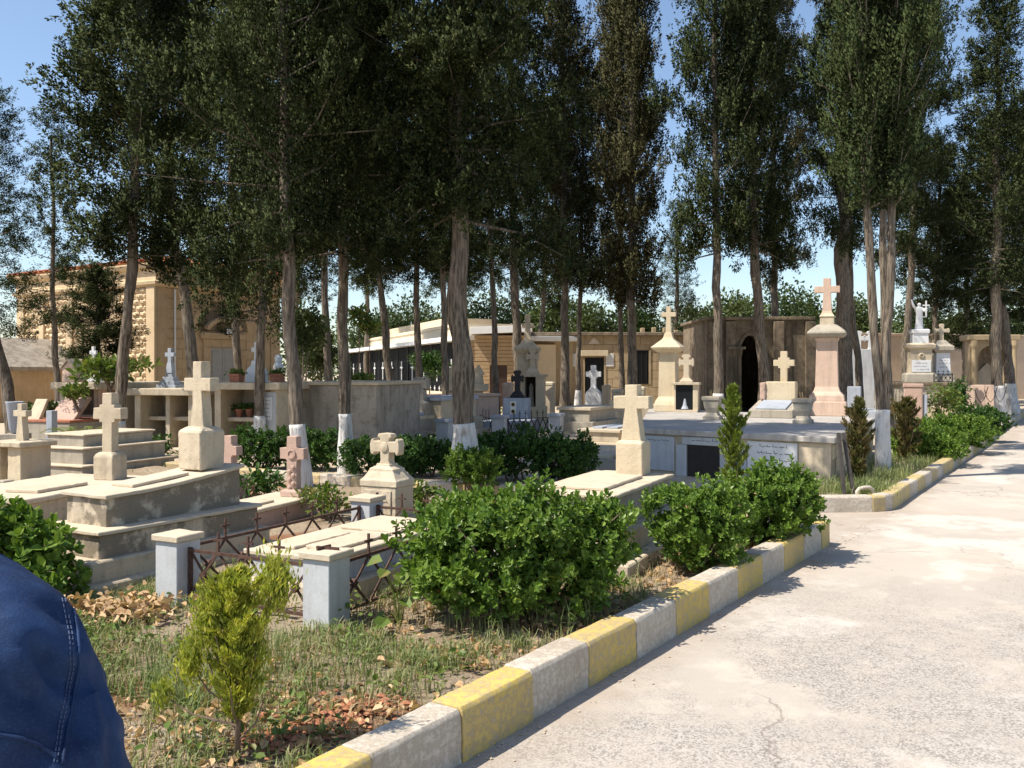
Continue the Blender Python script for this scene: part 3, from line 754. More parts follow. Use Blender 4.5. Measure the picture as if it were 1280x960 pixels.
# ------------------------------------------------------------------ tombs of the front bed
def prism_x(mb, out, x0, x1):
    n = len(out)
    v = [(x0, p[0], p[1]) for p in out] + [(x1, p[0], p[1]) for p in out]
    f = [list(range(n)), list(range(2 * n - 1, n - 1, -1))] + [[(i + 1) % n, i, i + n, (i + 1) % n + n] for i in range(n)]
    return mb.add(v, f)
WEAR = 0.0045      # the near tombs show worn edges
def pbox(parent, name, x0, x1, y0, y1, z0, z1, mat, bev=0.008, wear=None):
    q = MB(); q.box(x0, x1, y0, y1, z0, z1)
    return q.build(name, mat, parent, bev, False, 1 if WEAR else 2, WEAR if wear is None else wear)
def pcross(parent, out, x, y, z, t, mat, bev=0.008, name="cross"):
    q = MB(); q.prism(out, y - t / 2, y + t / 2, x, z)
    return q.build(name, mat, parent, bev, False, 2, WEAR * 0.8)
def ploft(parent, name, sec, x, y, mat, bev=0.006):
    q = MB(); q.loft(sec, x, y)
    return q.build(name, mat, parent, bev, False, 1, WEAR)

# stepped tomb with tall plain cross
x0, y0 = G(103, 750, 0.15)
t = thing("stepped_tomb", "black-stained stepped tomb with plain cross on a block, beside the pillared fence", "tomb", (x0, y0, 0), R(-29))
pbox(t, "step", -1.02, 0, 0, 2.05, 0.02, 0.22, M['cream'], 0.012)
pbox(t, "step", -0.93, -0.09, 0.13, 1.92, 0.21, 0.37, M['cream'], 0.012)
pbox(t, "step", -0.86, -0.16, 0.25, 1.84, 0.36, 0.545, M['worn'], 0.010)
pbox(t, "step_cover", -0.89, -0.13, 0.22, 1.87, 0.545, 0.575, M['slab'], 0.006)
top = [(0.40, 0.79), (0.75, 0.80), (1.10, 0.825), (1.45, 0.86), (1.74, 0.90)]
q = MB(); prism_x(q, [(0.40, 0.56), (1.74, 0.56)] + list(reversed(top)), -0.76, -0.28); q.build("tomb_body", M['worn'], t, 0.006, False, 1, WEAR)
q = MB(); prism_x(q, [(y + (-0.03 if i == 0 else 0.03 if i == 4 else 0), z) for i, (y, z) in enumerate(top)] + [(y + (-0.03 if i == 0 else 0.03 if i == 4 else 0), z + 0.03) for i, (y, z) in reversed(list(enumerate(top)))], -0.79, -0.25)
q.build("cover_slab", M['slab'], t, 0.005, False, 1, WEAR)
q = MB(); prism_x(q, [(0.72, 0.829), (1.28, 0.874), (1.28, 0.899), (0.72, 0.854)], -0.66, -0.40); q.build("name_slab", M['slab'], t, 0.004)
ploft(t, "cross_block", [(0.90, 0.135, 0.135), (1.20, 0.14, 0.14), (1.235, 0.14, 0.14), (1.275, 0.09, 0.09)], -0.52, 1.52, M['cream'], 0.01)
pcross(t, cross_plain(0.575, 0.325, 0.105, 0.165, 0.315, 0.115), -0.52, 1.52, 1.268, 0.105, M['cream'], 0.008)

# long tomb at the edge with step-cornered cross
x0, y0 = G(30, 624, 0.55)
t = thing("long_tomb", "low pale tomb with step-cornered cross, cut by the picture edge", "tomb", (x0, y0, 0), R(-14))
pbox(t, "tomb_body", -1.15, 0, 0, 1.9, 0.05, 0.50, M['cream'], 0.01)
pbox(t, "cover_slab", -1.19, 0.04, -0.04, 1.94, 0.50, 0.55, M['slab'], 0.008)
pbox(t, "name_slab", -0.55, -0.16, 0.35, 1.05, 0.55, 0.585, M['slab'], 0.006)
cx, cy = -0.28, 1.55
ploft(t, "cross_block", [(0.55, 0.125, 0.125), (0.80, 0.125, 0.125), (0.83, 0.115, 0.115), (0.86, 0.085, 0.085)], cx, cy, M['cream'], 0.008)
pcross(t, cross_steps(0.66, 0.36, 0.125, 0.37, 0.125, 0.035), cx, cy, 0.855, 0.12, M['cream'], 0.007)

# canopy monument
x0, y0 = G(30, 603, 0.12)
t = thing("canopy_monument", "two-slab canopy monument with plate and small cross on top, behind the edge tomb", "monument", (x0, y0, 0), R(-24))
pbox(t, "upright_slab", -0.28, -0.18, -0.25, 0.25, 0.12, 0.66, M['yellow'], 0.008)
pbox(t, "upright_slab", -0.02, 0.26, -0.25, 0.25, 0.12, 0.66, M['yellow'], 0.008)
pbox(t, "back_slab", -0.18, -0.02, 0.10, 0.16, 0.12, 0.66, M['yellow'], 0.005)
pbox(t, "plate", -0.38, 0.34, -0.32, 0.30, 0.66, 0.74, M['cream'], 0.012)
pbox(t, "foot_stone", 0.0, 0.18, -0.45, -0.28, 0.1, 0.2, M['grey'], 0.012)
pcross(t, cross_plain(0.55, 0.27, 0.09, 0.17, 0.36, 0.09), -0.03, 0.0, 0.735, 0.10, M['cream'], 0.007)

# stepped stone tomb behind the canopy monument
x0, y0 = G(100, 596, 0.12)
t = thing("stepped_grave", "three-stepped weathered grave just behind the canopy monument", "grave", (x0, y0, 0), R(-24))
for k, (ins, za, zb) in enumerate(((0, 0.05, 0.26), (0.16, 0.255, 0.52), (0.36, 0.515, 0.72))):
    pbox(t, "step", -1.5 + ins, 0.06 - ins, ins * 0.9, 1.9 - ins * 0.4, za, zb, M['grey'], 0.012)
    pbox(t, "step_cover", -1.53 + ins, 0.09 - ins, ins * 0.9 - 0.03, 1.93 - ins * 0.4, zb, zb + 0.03, M['slab'], 0.008)

# low pink tomb with carved cross
t = thing("pink_tomb", "low pink tomb with carved pink cross in front of the whitewashed trunk", "tomb", (-2.77, 8.45, 0), R(-19))
pbox(t, "tomb_body", -0.55, 0.0, 0, 1.75, 0.08, 0.32, M['pink'], 0.01)
pbox(t, "cover_slab", -0.58, 0.03, -0.03, 1.78, 0.32, 0.36, M['slab'], 0.008)
pbox(t, "name_slab", -0.45, -0.12, 0.25, 1.05, 0.36, 0.385, M['slab'], 0.005)
ploft(t, "cross_foot", [(0.36, 0.13, 0.11), (0.42, 0.12, 0.10), (0.44, 0.085, 0.07)], -0.18, 1.52, M['pink'])
c = pcross(t, cross_steps(0.60, 0.31, 0.125, 0.345, 0.125, 0.012), -0.18, 1.52, 0.43, 0.10, M['pink'], 0.006)
q = MB(); q.lathe([(0.055, 0), (0.055, 0.016), (0.038, 0.018), (0.036, 0.008)], 16); o = q.build("rosette", M['pink'], c)
o.rotation_euler = (R(90), 0, 0); o.location = (-0.18, 1.47, 0.43 + 0.405)
for k in range(6):
    q = MB(); q.lathe([(0.004, 0), (0.028, 0.01), (0.02, 0.022), (0.002, 0.026)], 8); o = q.build("carved_leaf", M['pink'], c)
    o.rotation_euler = (R(90), 0, 0); o.location = (-0.18 + (0.022 if k % 2 else -0.022), 1.47, 0.46 + k * 0.045)
t = thing("pink_cross", "small pink cross headstone peeping out behind the black-stained stepped tomb", "headstone", (AX(288, 11.4), 11.4, 0), R(-24))
pbox(t, "plinth", -0.18, 0.18, -0.14, 0.14, 0.1, 0.42, M['pink'], 0.01)
pcross(t, cross_steps(0.52, 0.30, 0.13, 0.27, 0.12, 0.02), 0, 0, 0.415, 0.12, M['pink'])
pbox(t, "grave_slab", -0.22, 0.30, -1.4, -0.16, 0.1, 0.34, M['pink'], 0.01)

# fenced grave: pillars, iron fences, slab, headstone
FA = R(-27)
FX = Vector((math.cos(FA), math.sin(FA))); FY = Vector((-math.sin(FA), math.cos(FA)))
F0 = Vector(G(194, 754, 0.15))
def floc(x, y): p = F0 + FX * x + FY * y; return (p.x, p.y, 0.0)
FW, FL = 1.52, 2.42
plab = {(0, 0): "grey marble fence pillar next to the black-stained stepped tomb", (1, 0): "nearest grey marble fence pillar with small iron cross on its cap", (0, 1): "far grey marble fence pillar beside the inscribed headstone", (1, 1): "grey marble fence pillar hidden by the big green bush"}
for (i, j), lab in plab.items():
    p = thing("fence_pillar", lab, "pillar", floc(i * (FW - 0.22), j * (FL - 0.22)), FA, "marble pillars of the fenced grave")
    ztop = 0.585 if j == 0 else 0.57
    pbox(p, "shaft", 0.0, 0.21, 0.0, 0.21, 0.0, ztop, M['marble'], 0.005, 0.0008)
    pbox(p, "cap", -0.02, 0.23, -0.02, 0.23, ztop, ztop + 0.045, M['slab'], 0.006, 0.002)
    if (i, j) == (1, 0):
        q = MB(); q.bar((0.03, 0.10, ztop + 0.053), (0.19, 0.12, ztop + 0.053), 0.02, 0.014); q.bar((0.075, 0.05, ztop + 0.056), (0.085, 0.17, ztop + 0.056), 0.02, 0.012); q.build("iron_cross", M['rust'], p)
def iron_fence(label, A, B, n, z0=0.20, z1=0.52, group="iron fences of the pillared grave", loc_z=0.0, fin=0.13, mat=None, bw=0.016):
    mat = mat or M['rust']
    A, B = Vector(A[:2]), Vector(B[:2])
    L = (B - A).length
    f = thing("iron_fence", label, "fence", (A.x, A.y, loc_z), math.atan2((B - A).y, (B - A).x), group)
    for z in (z0, z1):
        q = MB(); q.bar((0, 0, z), (L, 0, z), 0.020, 0.022); q.build("rail", mat, f)
    for x in (0.01, L - 0.01):
        q = MB(); q.bar((x, 0.0, z0 - 0.06), (x, 0.0, z1 + 0.02), 0.024, 0.024); q.build("end_post", mat, f)
    st = L / n
    for k in range(n):
        for s_ in (0, 1):
            a, c = (k * st, z0) if s_ == 0 else (k * st, z1), ((k + 1) * st, z1) if s_ == 0 else ((k + 1) * st, z0)
            q = MB(); q.bar((a[0], 0.008 if s_ else -0.008, a[1]), (c[0], 0.008 if s_ else -0.008, c[1]), bw, 0.009); q.build("brace", mat, f)
        q = MB(); q.prism([(0.03, 0), (0, 0.03), (-0.03, 0), (0, -0.03)], -0.018, 0.018, (k + 0.5) * st, (z0 + z1) / 2); q.build("boss", mat, f)
        if k:
            q = MB(); q.prism(cross_plain(fin, 0.085, 0.014, 0.014, fin * 0.58, 0.014), -0.007, 0.007, k * st, z1 + 0.01); q.build("finial_cross", mat, f)
    return f
iron_fence("rusty fence with crosses along the black-stained stepped tomb", floc(0.105, 0.22), floc(0.105, FL - 0.23), 6)
iron_fence("rusty front fence with crosses behind the yellow-green conifer", floc(0.22, 0.10), floc(FW - 0.23, 0.10), 4)
iron_fence("rusty fence with crosses running into the big green bush", floc(FW - 0.115, 0.22), floc(FW - 0.115, FL - 0.23), 6)
iron_fence("rusty back fence with crosses before the inscribed headstone", floc(0.22, FL - 0.12), floc(FW - 0.23, FL - 0.12), 4)
t = thing("slab_tomb", "pale two-tier slab tomb inside the rusty pillared fence", "tomb", floc(0, 0), FA)
pbox(t, "base_step", 0.34, 1.24, 0.36, 2.12, 0.05, 0.30, M['cream'], 0.01)
pbox(t, "tomb_body", 0.44, 1.14, 0.44, 2.06, 0.295, 0.455, M['marble'], 0.008)
pbox(t, "cover_slab", 0.41, 1.17, 0.41, 2.09, 0.455, 0.49, M['slab'], 0.007)
pbox(t, "lid", 0.52, 0.76, 0.55, 1.20, 0.49, 0.512, M['slab'], 0.005)
pbox(t, "lid", 0.80, 1.06, 0.62, 1.32, 0.49, 0.515, M['slab'], 0.005)
pbox(t, "lid", 0.52, 1.06, 1.38, 1.72, 0.49, 0.512, M['slab'], 0.005)
hx, hy = floc(0.80, FL + 0.12)[:2]
hp = Vector((AX(484, 8.62), 8.62))
t = thing("inscribed_headstone", "beige inscribed headstone with lobed cross and small iron cross, behind the fence", "headstone", (hp.x, hp.y, 0), FA)
pbox(t, "foot", -0.26, 0.26, -0.19, 0.19, 0.1, 0.36, M['cream'], 0.01)
pbox(t, "die", -0.205, 0.205, -0.15, 0.15, 0.355, 0.655, M['cream'], 0.008)
pbox(t, "name_panel", -0.155, 0.155, -0.162, -0.149, 0.39, 0.62, M['cream'], 0.004)
ploft(t, "shoulder", [(0.65, 0.215, 0.16), (0.71, 0.215, 0.16), (0.73, 0.19, 0.14), (0.80, 0.14, 0.105), (0.82, 0.14, 0.105), (0.84, 0.085, 0.075), (0.865, 0.075, 0.07)], 0, 0, M['cream'])
c = pcross(t, cross_flare(0.30, 0.34, 0.105, 0.165, 1.6), 0, 0, 0.86, 0.10, M['cream'], 0.010)
q = MB(); q.lathe([(0.05, 0), (0.045, 0.014), (0.02, 0.02), (0.002, 0.022)], 12); o = q.build("rosette", M['cream'], c); o.rotation_euler = (R(90), 0, 0); o.location = (0, -0.05, 1.025)
q = MB(); q.prism(cross_plain(0.20, 0.10, 0.018, 0.018, 0.12, 0.018), -0.175, -0.163, 0, 0.40); q.build("iron_cross", M['rust'], t)
inscription(t, -0.13, -0.03, 0.53, 2, -0.1625, 0.05, seed=3); inscription(t, 0.03, 0.13, 0.53, 2, -0.1625, 0.05, seed=5)

# tomb with obelisk cross, between the green bushes
t = thing("obelisk_tomb", "cream tomb with tapering obelisk cross between the two green bushes", "tomb", (1.40, 8.55, 0), R(-26))
pbox(t, "step", -0.98, 0.30, -1.75, 0.45, 0.02, 0.25, M['cream'], 0.012)
pbox(t, "step", -0.84, 0.17, -1.62, 0.34, 0.245, 0.44, M['cream'], 0.012)
pbox(t, "tomb_body", -0.68, 0.05, -1.45, 0.24, 0.435, 0.71, M['grey'], 0.008)
pbox(t, "cover_slab", -0.72, 0.09, -1.49, 0.28, 0.71, 0.745, M['slab'], 0.007)
pbox(t, "name_slab", -0.56, -0.08, -1.25, -0.20, 0.745, 0.775, M['slab'], 0.006)
cx, cy = -0.26, 0.06
ploft(t, "cross_block", [(0.745, 0.135, 0.135), (1.06, 0.135, 0.135), (1.085, 0.105, 0.105)], cx, cy, M['yellow'], 0.008)
pcross(t, cross_plain(0.545, 0.36, 0.125, 0.205, 0.31, 0.125), cx, cy, 1.08, 0.15, M['yellow'], 0.008)

WEAR = 0.0
# ------------------------------------------------------------------ marble platform vault and what stands on it
PZ = 0.83
PP = [(2.06, 14.56), (4.53, 12.43), (7.3, 17.8), (3.5, 22.6)]
pv = thing("platform_vault", "white marble burial vault with dark opening and inscribed plaques behind the bushes", "vault", (0, 0, 0))
cen = Vector((sum(p[0] for p in PP) / 4, sum(p[1] for p in PP) / 4))
ins = [tuple(cen + (Vector(p) - cen) * 0.975) for p in PP]
q = MB(); q.poly(ins, 0.0, PZ - 0.09); q.build("vault_body", M['cream'], pv)
q = MB(); q.poly(PP, PZ - 0.09, PZ); q.build("roof_slab", M['platform'], pv, 0.012)
A, B = Vector(ins[0]), Vector(ins[1])
fd = (B - A).normalized(); FLn = (B - A).length
Tm = Matrix.Translation((A.x, A.y, 0)) @ Matrix(((fd.x, -fd.y, 0, 0), (fd.y, fd.x, 0, 0), (0, 0, 1, 0), (0, 0, 0, 1)))    # local -y looks out of the face
def vbox(name, a, c, ya, yb, z0, z1, mat, parent=pv, bev=0.005):
    q = MB(Tm); q.box(a, c, ya, yb, z0, z1); return q.build(name, mat, parent, bev)
fx = lambda f: f * FLn
for (a, c, mat, rows) in ((0.02, 0.205, 'marble', 1), (0.60, 0.845, 'plaque', 3)):
    pl = vbox("plaque", fx(a), fx(c), -0.030, 0.002, 0.16 if rows == 1 else 0.30, 0.715, M[mat])
    o = inscription(pl, fx(a) + 0.08, fx(c) - 0.05, 0.69, rows, -0.030, 0.10 if rows == 3 else 0.09, seed=rows + 20); o.data.transform(Tm)
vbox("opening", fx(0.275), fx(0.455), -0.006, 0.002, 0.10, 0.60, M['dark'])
o_ = vbox("lintel", fx(0.25), fx(0.56), -0.034, 0.002, 0.605, 0.73, M['marble'])
o = inscription(o_, fx(0.29), fx(0.50), 0.715, 1, -0.034, 0.10, seed=41); o.data.transform(Tm)
vbox("jamb", fx(0.215), fx(0.274), -0.03, 0.002, 0.05, 0.60, M['marble']); vbox("jamb", fx(0.456), fx(0.595), -0.03, 0.002, 0.05, 0.60, M['marble'])
vbox("corner_panel", fx(0.85), fx(0.999), -0.028, 0.002, 0.05, 0.735, M['cream'])
# courses of the shaded flank
B2, C2_ = Vector(ins[1]), Vector(ins[2]); sd = (C2_ - B2).normalized()
Ts = Matrix.Translation((B2.x, B2.y, 0)) @ Matrix(((sd.x, -sd.y, 0, 0), (sd.y, sd.x, 0, 0), (0, 0, 1, 0), (0, 0, 0, 1)))
for rw in range(3):
    for k in range(9):
        a = 0.02 + k * 0.62 + (0.3 if rw % 2 else 0)
        q = MB(Ts); q.box(a, a + 0.60, -0.02, 0.002, 0.06 + rw * 0.222, 0.06 + rw * 0.222 + 0.21); q.build("stone_block", M['yellow'], pv, 0.006)
def onp(px, py): return G(px, py, PZ)
def urn(label, px, py, h, r, rz):
    x, y = onp(px, py)
    u = thing("stone_urn", label, "urn", (x, y, PZ), rz, "stone urns on the marble platform")
    ploft(u, "foot", [(0, r * 0.95, r * 0.95), (h * 0.14, r * 0.95, r * 0.95), (h * 0.17, r * 0.75, r * 0.75), (h * 0.30, r * 0.6, r * 0.6)], 0, 0, M['grey'])
    q = MB(); q.loft([(h * 0.29, r * 0.58, r * 0.58), (h * 0.5, r * 0.78, r * 0.78), (h * 0.82, r * 0.92, r * 0.92), (h * 0.85, r * 1.02, r * 1.02), (h, r * 1.05, r * 1.05)]); q.build("bowl", M['grey'], u, 0.008)
    q = MB(); q.cbox(0, 0, r * 1.8, r * 1.8, h, h + 0.006); q.build("soil", M['soil'], u)
    for k in range(3):
        q = MB(); a = random.uniform(0, 6); q.tube([(0.04 * math.cos(a), 0.04 * math.sin(a), h), (0.07 * math.cos(a), 0.07 * math.sin(a), h + 0.12)], 0.004, 4); q.build("dry_stem", M['straw'], u)
urn("square stone urn on the platform beside the slim conifer", 891, 524, 0.44, 0.17, R(-27))
urn("square stone urn on the platform before the salmon obelisk", 1004, 529, 0.44, 0.17, R(-27))
x, y = onp(968, 522)
t = thing("open_book_tomb", "low sloping tomb with cream step-cornered cross on the marble platform", "tomb", (x, y, PZ), R(-27))
q = MB(); prism_x(q, [(-0.25, 0), (0.95, 0), (0.95, 0.36), (-0.25, 0.16)], -0.46, 0.40); q.build("tomb_body", M['grey'], t, 0.01)
q = MB(); prism_x(q, [(-0.20, 0.172), (0.62, 0.309), (0.62, 0.339), (-0.20, 0.202)], -0.34, 0.26); q.build("name_slab", M['blue'], t, 0.006)
pbox(t, "cross_block", -0.30, 0.30, 0.66, 0.96, 0.30, 0.72, M['yellow'], 0.02)
pcross(t, cross_steps(0.64, 0.42, 0.135, 0.33, 0.13, 0.045), 0.05, 0.81, 0.715, 0.13, M['yellow'], 0.008)
pbox(t, "rough_stone", -0.42, -0.30, 0.62, 0.92, 0.34, 0.70, M['pink'], 0.03, 0.02)
x, y = onp(1034, 519)
t = thing("salmon_obelisk", "tall salmon pillar monument with swelling cap and plain cross on the marble platform", "monument", (x, y, PZ), R(-22))
S = y / F
ploft(t, "plinth", [(0, 24 * S, 24 * S), (17 * S, 23 * S, 23 * S), (18 * S, 22 * S, 22 * S)], 0, 0, M['salmon'], 0.01)
ploft(t, "shaft", [(18 * S, 21 * S, 21 * S), (25 * S, 20 * S, 20 * S), (30 * S, 15.5 * S, 15.5 * S), (36 * S, 13.5 * S, 13.5 * S), (92 * S, 12.2 * S, 12.2 * S), (95 * S, 14 * S, 14 * S), (97 * S, 14 * S, 14 * S)], 0, 0, M['salmon'], 0.008)
ploft(t, "cap", [(97 * S, 18 * S, 18 * S), (100 * S, 22 * S, 22 * S), (103 * S, 23 * S, 23 * S), (107 * S, 19 * S, 19 * S), (113 * S, 11 * S, 11 * S)], 0, 0, M['grey'], 0.02)
ploft(t, "cross_block", [(112 * S, 8.5 * S, 8.5 * S), (122 * S, 8 * S, 8 * S), (123 * S, 9.2 * S, 9.2 * S), (127 * S, 6.5 * S, 6.5 * S), (130 * S, 5.5 * S, 5.5 * S)], 0, 0, M['cream'])
pcross(t, cross_plain(42 * S, 30 * S, 9 * S, 11 * S, 24 * S, 8 * S), 0, 0, 129 * S, 9 * S, M['salmon'])
x, y = onp(836, 514)
t = thing("cream_pillar_monument", "tall cream pillar with moulded cap and plain cross at the platform's far corner", "monument", (x, y, PZ), R(-22))
S = y / F
ploft(t, "plinth", [(0, 15.5 * S, 15.5 * S), (8 * S, 15.5 * S, 15.5 * S), (13 * S, 14 * S, 14 * S), (19 * S, 10.5 * S, 10.5 * S)], 0, 0, M['yellow'], 0.012)
ploft(t, "shaft", [(18 * S, 10.8 * S, 10.8 * S), (74 * S, 10 * S, 10 * S)], 0, 0, M['yellow'], 0.01)
ploft(t, "cap", [(73 * S, 11.5 * S, 11.5 * S), (78 * S, 18 * S, 18 * S), (80 * S, 18.5 * S, 18.5 * S), (82 * S, 16 * S, 16 * S), (90 * S, 7 * S, 7 * S), (93 * S, 5.5 * S, 5.5 * S), (98 * S, 4.2 * S, 4.2 * S)], 0, 0, M['yellow'])
pcross(t, cross_plain(34 * S, 18 * S, 5.4 * S, 7 * S, 21 * S, 5.6 * S), 0, 0, 97 * S, 5 * S, M['yellow'])
x, y = onp(858, 515)
t = thing("glass_shrine", "small stone shrine box with glass front and lobed cross, beside the cream pillar", "shrine", (x, y, PZ), R(-18))
S = y / F
pbox(t, "side_slab", -14 * S, -12 * S, -9 * S, 9 * S, 0, 34 * S, M['cream'], 0.006)
pbox(t, "side_slab", 9 * S, 15 * S, -9 * S, 9 * S, 0, 34 * S, M['yellow'], 0.006)
pbox(t, "back_slab", -12 * S, 9 * S, 5 * S, 9 * S, 0, 34 * S, M['cream'], 0.004)
g_ = pbox(t, "glass_front", -11.5 * S, 8.5 * S, -8 * S, -7.4 * S, 3 * S, 33 * S, M['glass'], 0.0)
q = MB(); q.lathe([(0.10, 4 * S), (0.07, 8 * S), (0.05, 17 * S), (0.02, 22 * S)], 10, -1 * S, -5.4 * S); q.build("figure", M['blue'], t)
pbox(t, "sill", -15 * S, 15 * S, -12 * S, 9 * S, -0.002, 3 * S, M['slab'], 0.006)
pbox(t, "top_slab", -17 * S, 17 * S, -12 * S, 11 * S, 34 * S, 37 * S, M['cream'], 0.008)
ploft(t, "cross_foot", [(37 * S, 8 * S, 5 * S), (39 * S, 8 * S, 5 * S), (43 * S, 4 * S, 3.5 * S)], 0, 0, M['slab'])
pcross(t, cross_flare(29 * S, 19 * S, 6.5 * S, 19 * S, 1.7), 0, 0, 43 * S, 5 * S, M['slab'])
for i, (pa, pb, lab) in enumerate((((1048, 541), (1056, 622), "dark plank leaning on the marble vault, nearer the plaque side"), ((1054, 541), (1068, 621), "dark plank leaning beside the vault next to the elbow pipe"))):
    xb, yb = G(pb[0], pb[1], 0.12)
    xt, yt = AX(pa[0], yb + 0.25), yb + 0.25
    q = MB(); q.bar((xb, yb, 0.1), (xt, yt, AZ(pa[1], yt)), 0.05, 0.03); tag(q.build("leaning_plank", M['wood'], None, 0.004), lab, "plank", "planks leaning on the vault")
xb, yb = G(1083, 622, 0.12)
q = MB(); q.tube([(xb - 0.12, yb, 0.1), (xb - 0.12, yb, 0.20), (xb - 0.09, yb, 0.235), (xb - 0.03, yb, 0.25), (xb + 0.05, yb + 0.02, 0.25), (xb + 0.09, yb + 0.03, 0.22), (xb + 0.1, yb + 0.04, 0.1)], 0.026, 10)
tag(q.build("elbow_pipe", M['pipe'], None, 0, True), "pale bent water pipe rising from the bed by the kerb corner", "pipe")

# ------------------------------------------------------------------ family vaults on the left
def vault(name, label, pl, pr, Y, ztop, depth, rot, niches, mat=None, slab=None):
    x0, x1 = AX(pl, Y), AX(pr, Y)
    W = (x1 - x0) / math.cos(rot) if rot else x1 - x0
    v = thing(name, label, "vault", (x0, Y, GZ), rot)
    z1 = ztop - GZ
    q = MB(); q.box(0.04, W - 0.04, 0.75, depth, 0, z1 - 0.14); q.build("rear_wall", mat or M['concrete'], v, 0.01)
    for x in (0.0, W - 0.14):
        q = MB(); q.box(x, x + 0.14, 0, 0.748, 0, z1 - 0.14); q.build("side_pier", M['cream'], v, 0.01)
    q = MB(); q.box(-0.12, W + 0.12, -0.12, depth + 0.1, z1 - 0.14, z1); q.build("roof_slab", slab or M['cream'], v, 0.012)
    q = MB(); q.box(0.02, W - 0.02, -0.15, 0.748, -0.02, 0.12); q.build("threshold", M['slab'], v, 0.01)
    for k in range(1, niches):
        q = MB(); x = W * k / niches; q.box(x - 0.05, x + 0.05, 0.12, 0.748, 0.12, z1 - 0.142); q.build("divider", M['cream'], v, 0.006)
    for k in range(niches):
        a, c = W * k / niches + 0.15, W * (k + 1) / niches - 0.15
        q = MB(); q.box(a - 0.1, c + 0.1, 0.25, 0.748, 0.66, 0.74); q.build("shelf", M['cream'], v, 0.006)
        if c - a > 0.5:
            q = MB(); q.box((a + c) / 2 - 0.14, (a + c) / 2 + 0.14, 0.725, 0.752, 0.92, 1.16); p = q.build("plaque", M['plaque'], v); inscription(p, (a + c) / 2 - 0.11, (a + c) / 2 + 0.11, 1.14, 4, 0.725, 0.05, seed=k + 60)
    return v
VR = R(-14)
v1 = vault("niche_vault", "grey niche vault under the young leafy plant, below the chapel", 74, 166, 18.6, 1.53, 2.6, VR, 2)
v2 = vault("niche_vault", "grey niche vault below the stepped marble cross, with bare divided niches", 168, 250, 18.0, 1.42, 2.4, VR, 2)
v3 = vault("niche_vault", "pale-topped vault with flower pots in its dark niche, under the terracotta planters", 268, 352, 17.6, 1.545, 2.4, VR, 1)
W3 = (AX(352, 17.6) - AX(268, 17.6)) / math.cos(VR)
pbox(v3, "plaque_wall", W3 * 0.66, W3 - 0.02, -0.02, 0.05, 0.12, 1.26, M['marble'], 0.008)
p = pbox(v3, "plaque", W3 * 0.74, W3 * 0.93, -0.035, -0.018, 0.72, 1.16, M['plaque'], 0.004); inscription(p, W3 * 0.76, W3 * 0.91, 1.13, 5, -0.035, 0.08, seed=91)
bw4 = thing("plain_vault", "blank stained concrete vault between two trunks, above the dark hedge", "vault", (AX(372, 18.4), 18.4, GZ), VR)
W4 = (AX(474, 18.4) - AX(372, 18.4)) / math.cos(VR)
q = MB(); q.box(0, W4, 0, 2.6, 0, 1.38); q.build("vault_body", M['concrete'], bw4, 0.01)
q = MB(); q.box(-0.06, W4 + 0.06, -0.06, 2.66, 1.38, 1.45); q.build("roof_slab", M['cream'], bw4, 0.01)
def flowers(parent, x, y, z, r, n, mat, seed):
    rr = np.random.default_rng(seed)
    v = []
    for k in range(n):
        c = np.array([x, y, z]) + rr.normal(size=3) * np.array([r, r * 0.5, r * 0.35]) + np.array([0, 0, r * 0.4])
        d1 = rr.normal(size=3); d1 /= np.linalg.norm(d1)
        d2 = np.cross(d1, rr.normal(size=3)); d2 /= np.linalg.norm(d2)
        v += [c, c + d1 * 0.04 + d2 * 0.018, c + d1 * 0.075, c + d1 * 0.04 - d2 * 0.018]
    o = link("leaves", np_mesh("leaves", v, 4), mat, parent)
    return o
def planter(label, px, Y, z, w_):
    p = thing("planter", label, "planter", (AX(px, Y), Y, z), VR, "terracotta planters on the pale-topped vault")
    q = MB(); q.loft([(0, w_ * 0.42, 0.09), (0.12, w_ * 0.47, 0.10), (0.125, w_ * 0.5, 0.115), (0.17, w_ * 0.5, 0.115)]); q.build("trough", M['terra'], p, 0.006)
    flowers(p, 0, 0, 0.16, w_ * 0.32, 220, M['youngleaf'], int(px))
planter("terracotta planter with low plants in front of the grey chapel door", 296, 17.75, 1.545, 0.24)
planter("terracotta planter with low plants next to the near leaning trunk", 347, 17.95, 1.545, 0.24)
for i, (px, lab) in enumerate(((299, "small clay flower pot in the dark niche, nearer the chapel"), (312, "small clay flower pot in the dark niche, beside the thin trunk"))):
    y_ = 17.95 + i * 0.03
    p = thing("flower_pot", lab, "flower pot", (AX(px, y_), y_, GZ + 0.74), 0, "clay pots in the vault niche")
    pot(p, "pot", 0, 0, 0, 0.085, 0.16, M['terra']); flowers(p, 0, 0, 0.18, 0.08, 90, M['hedge'], px)
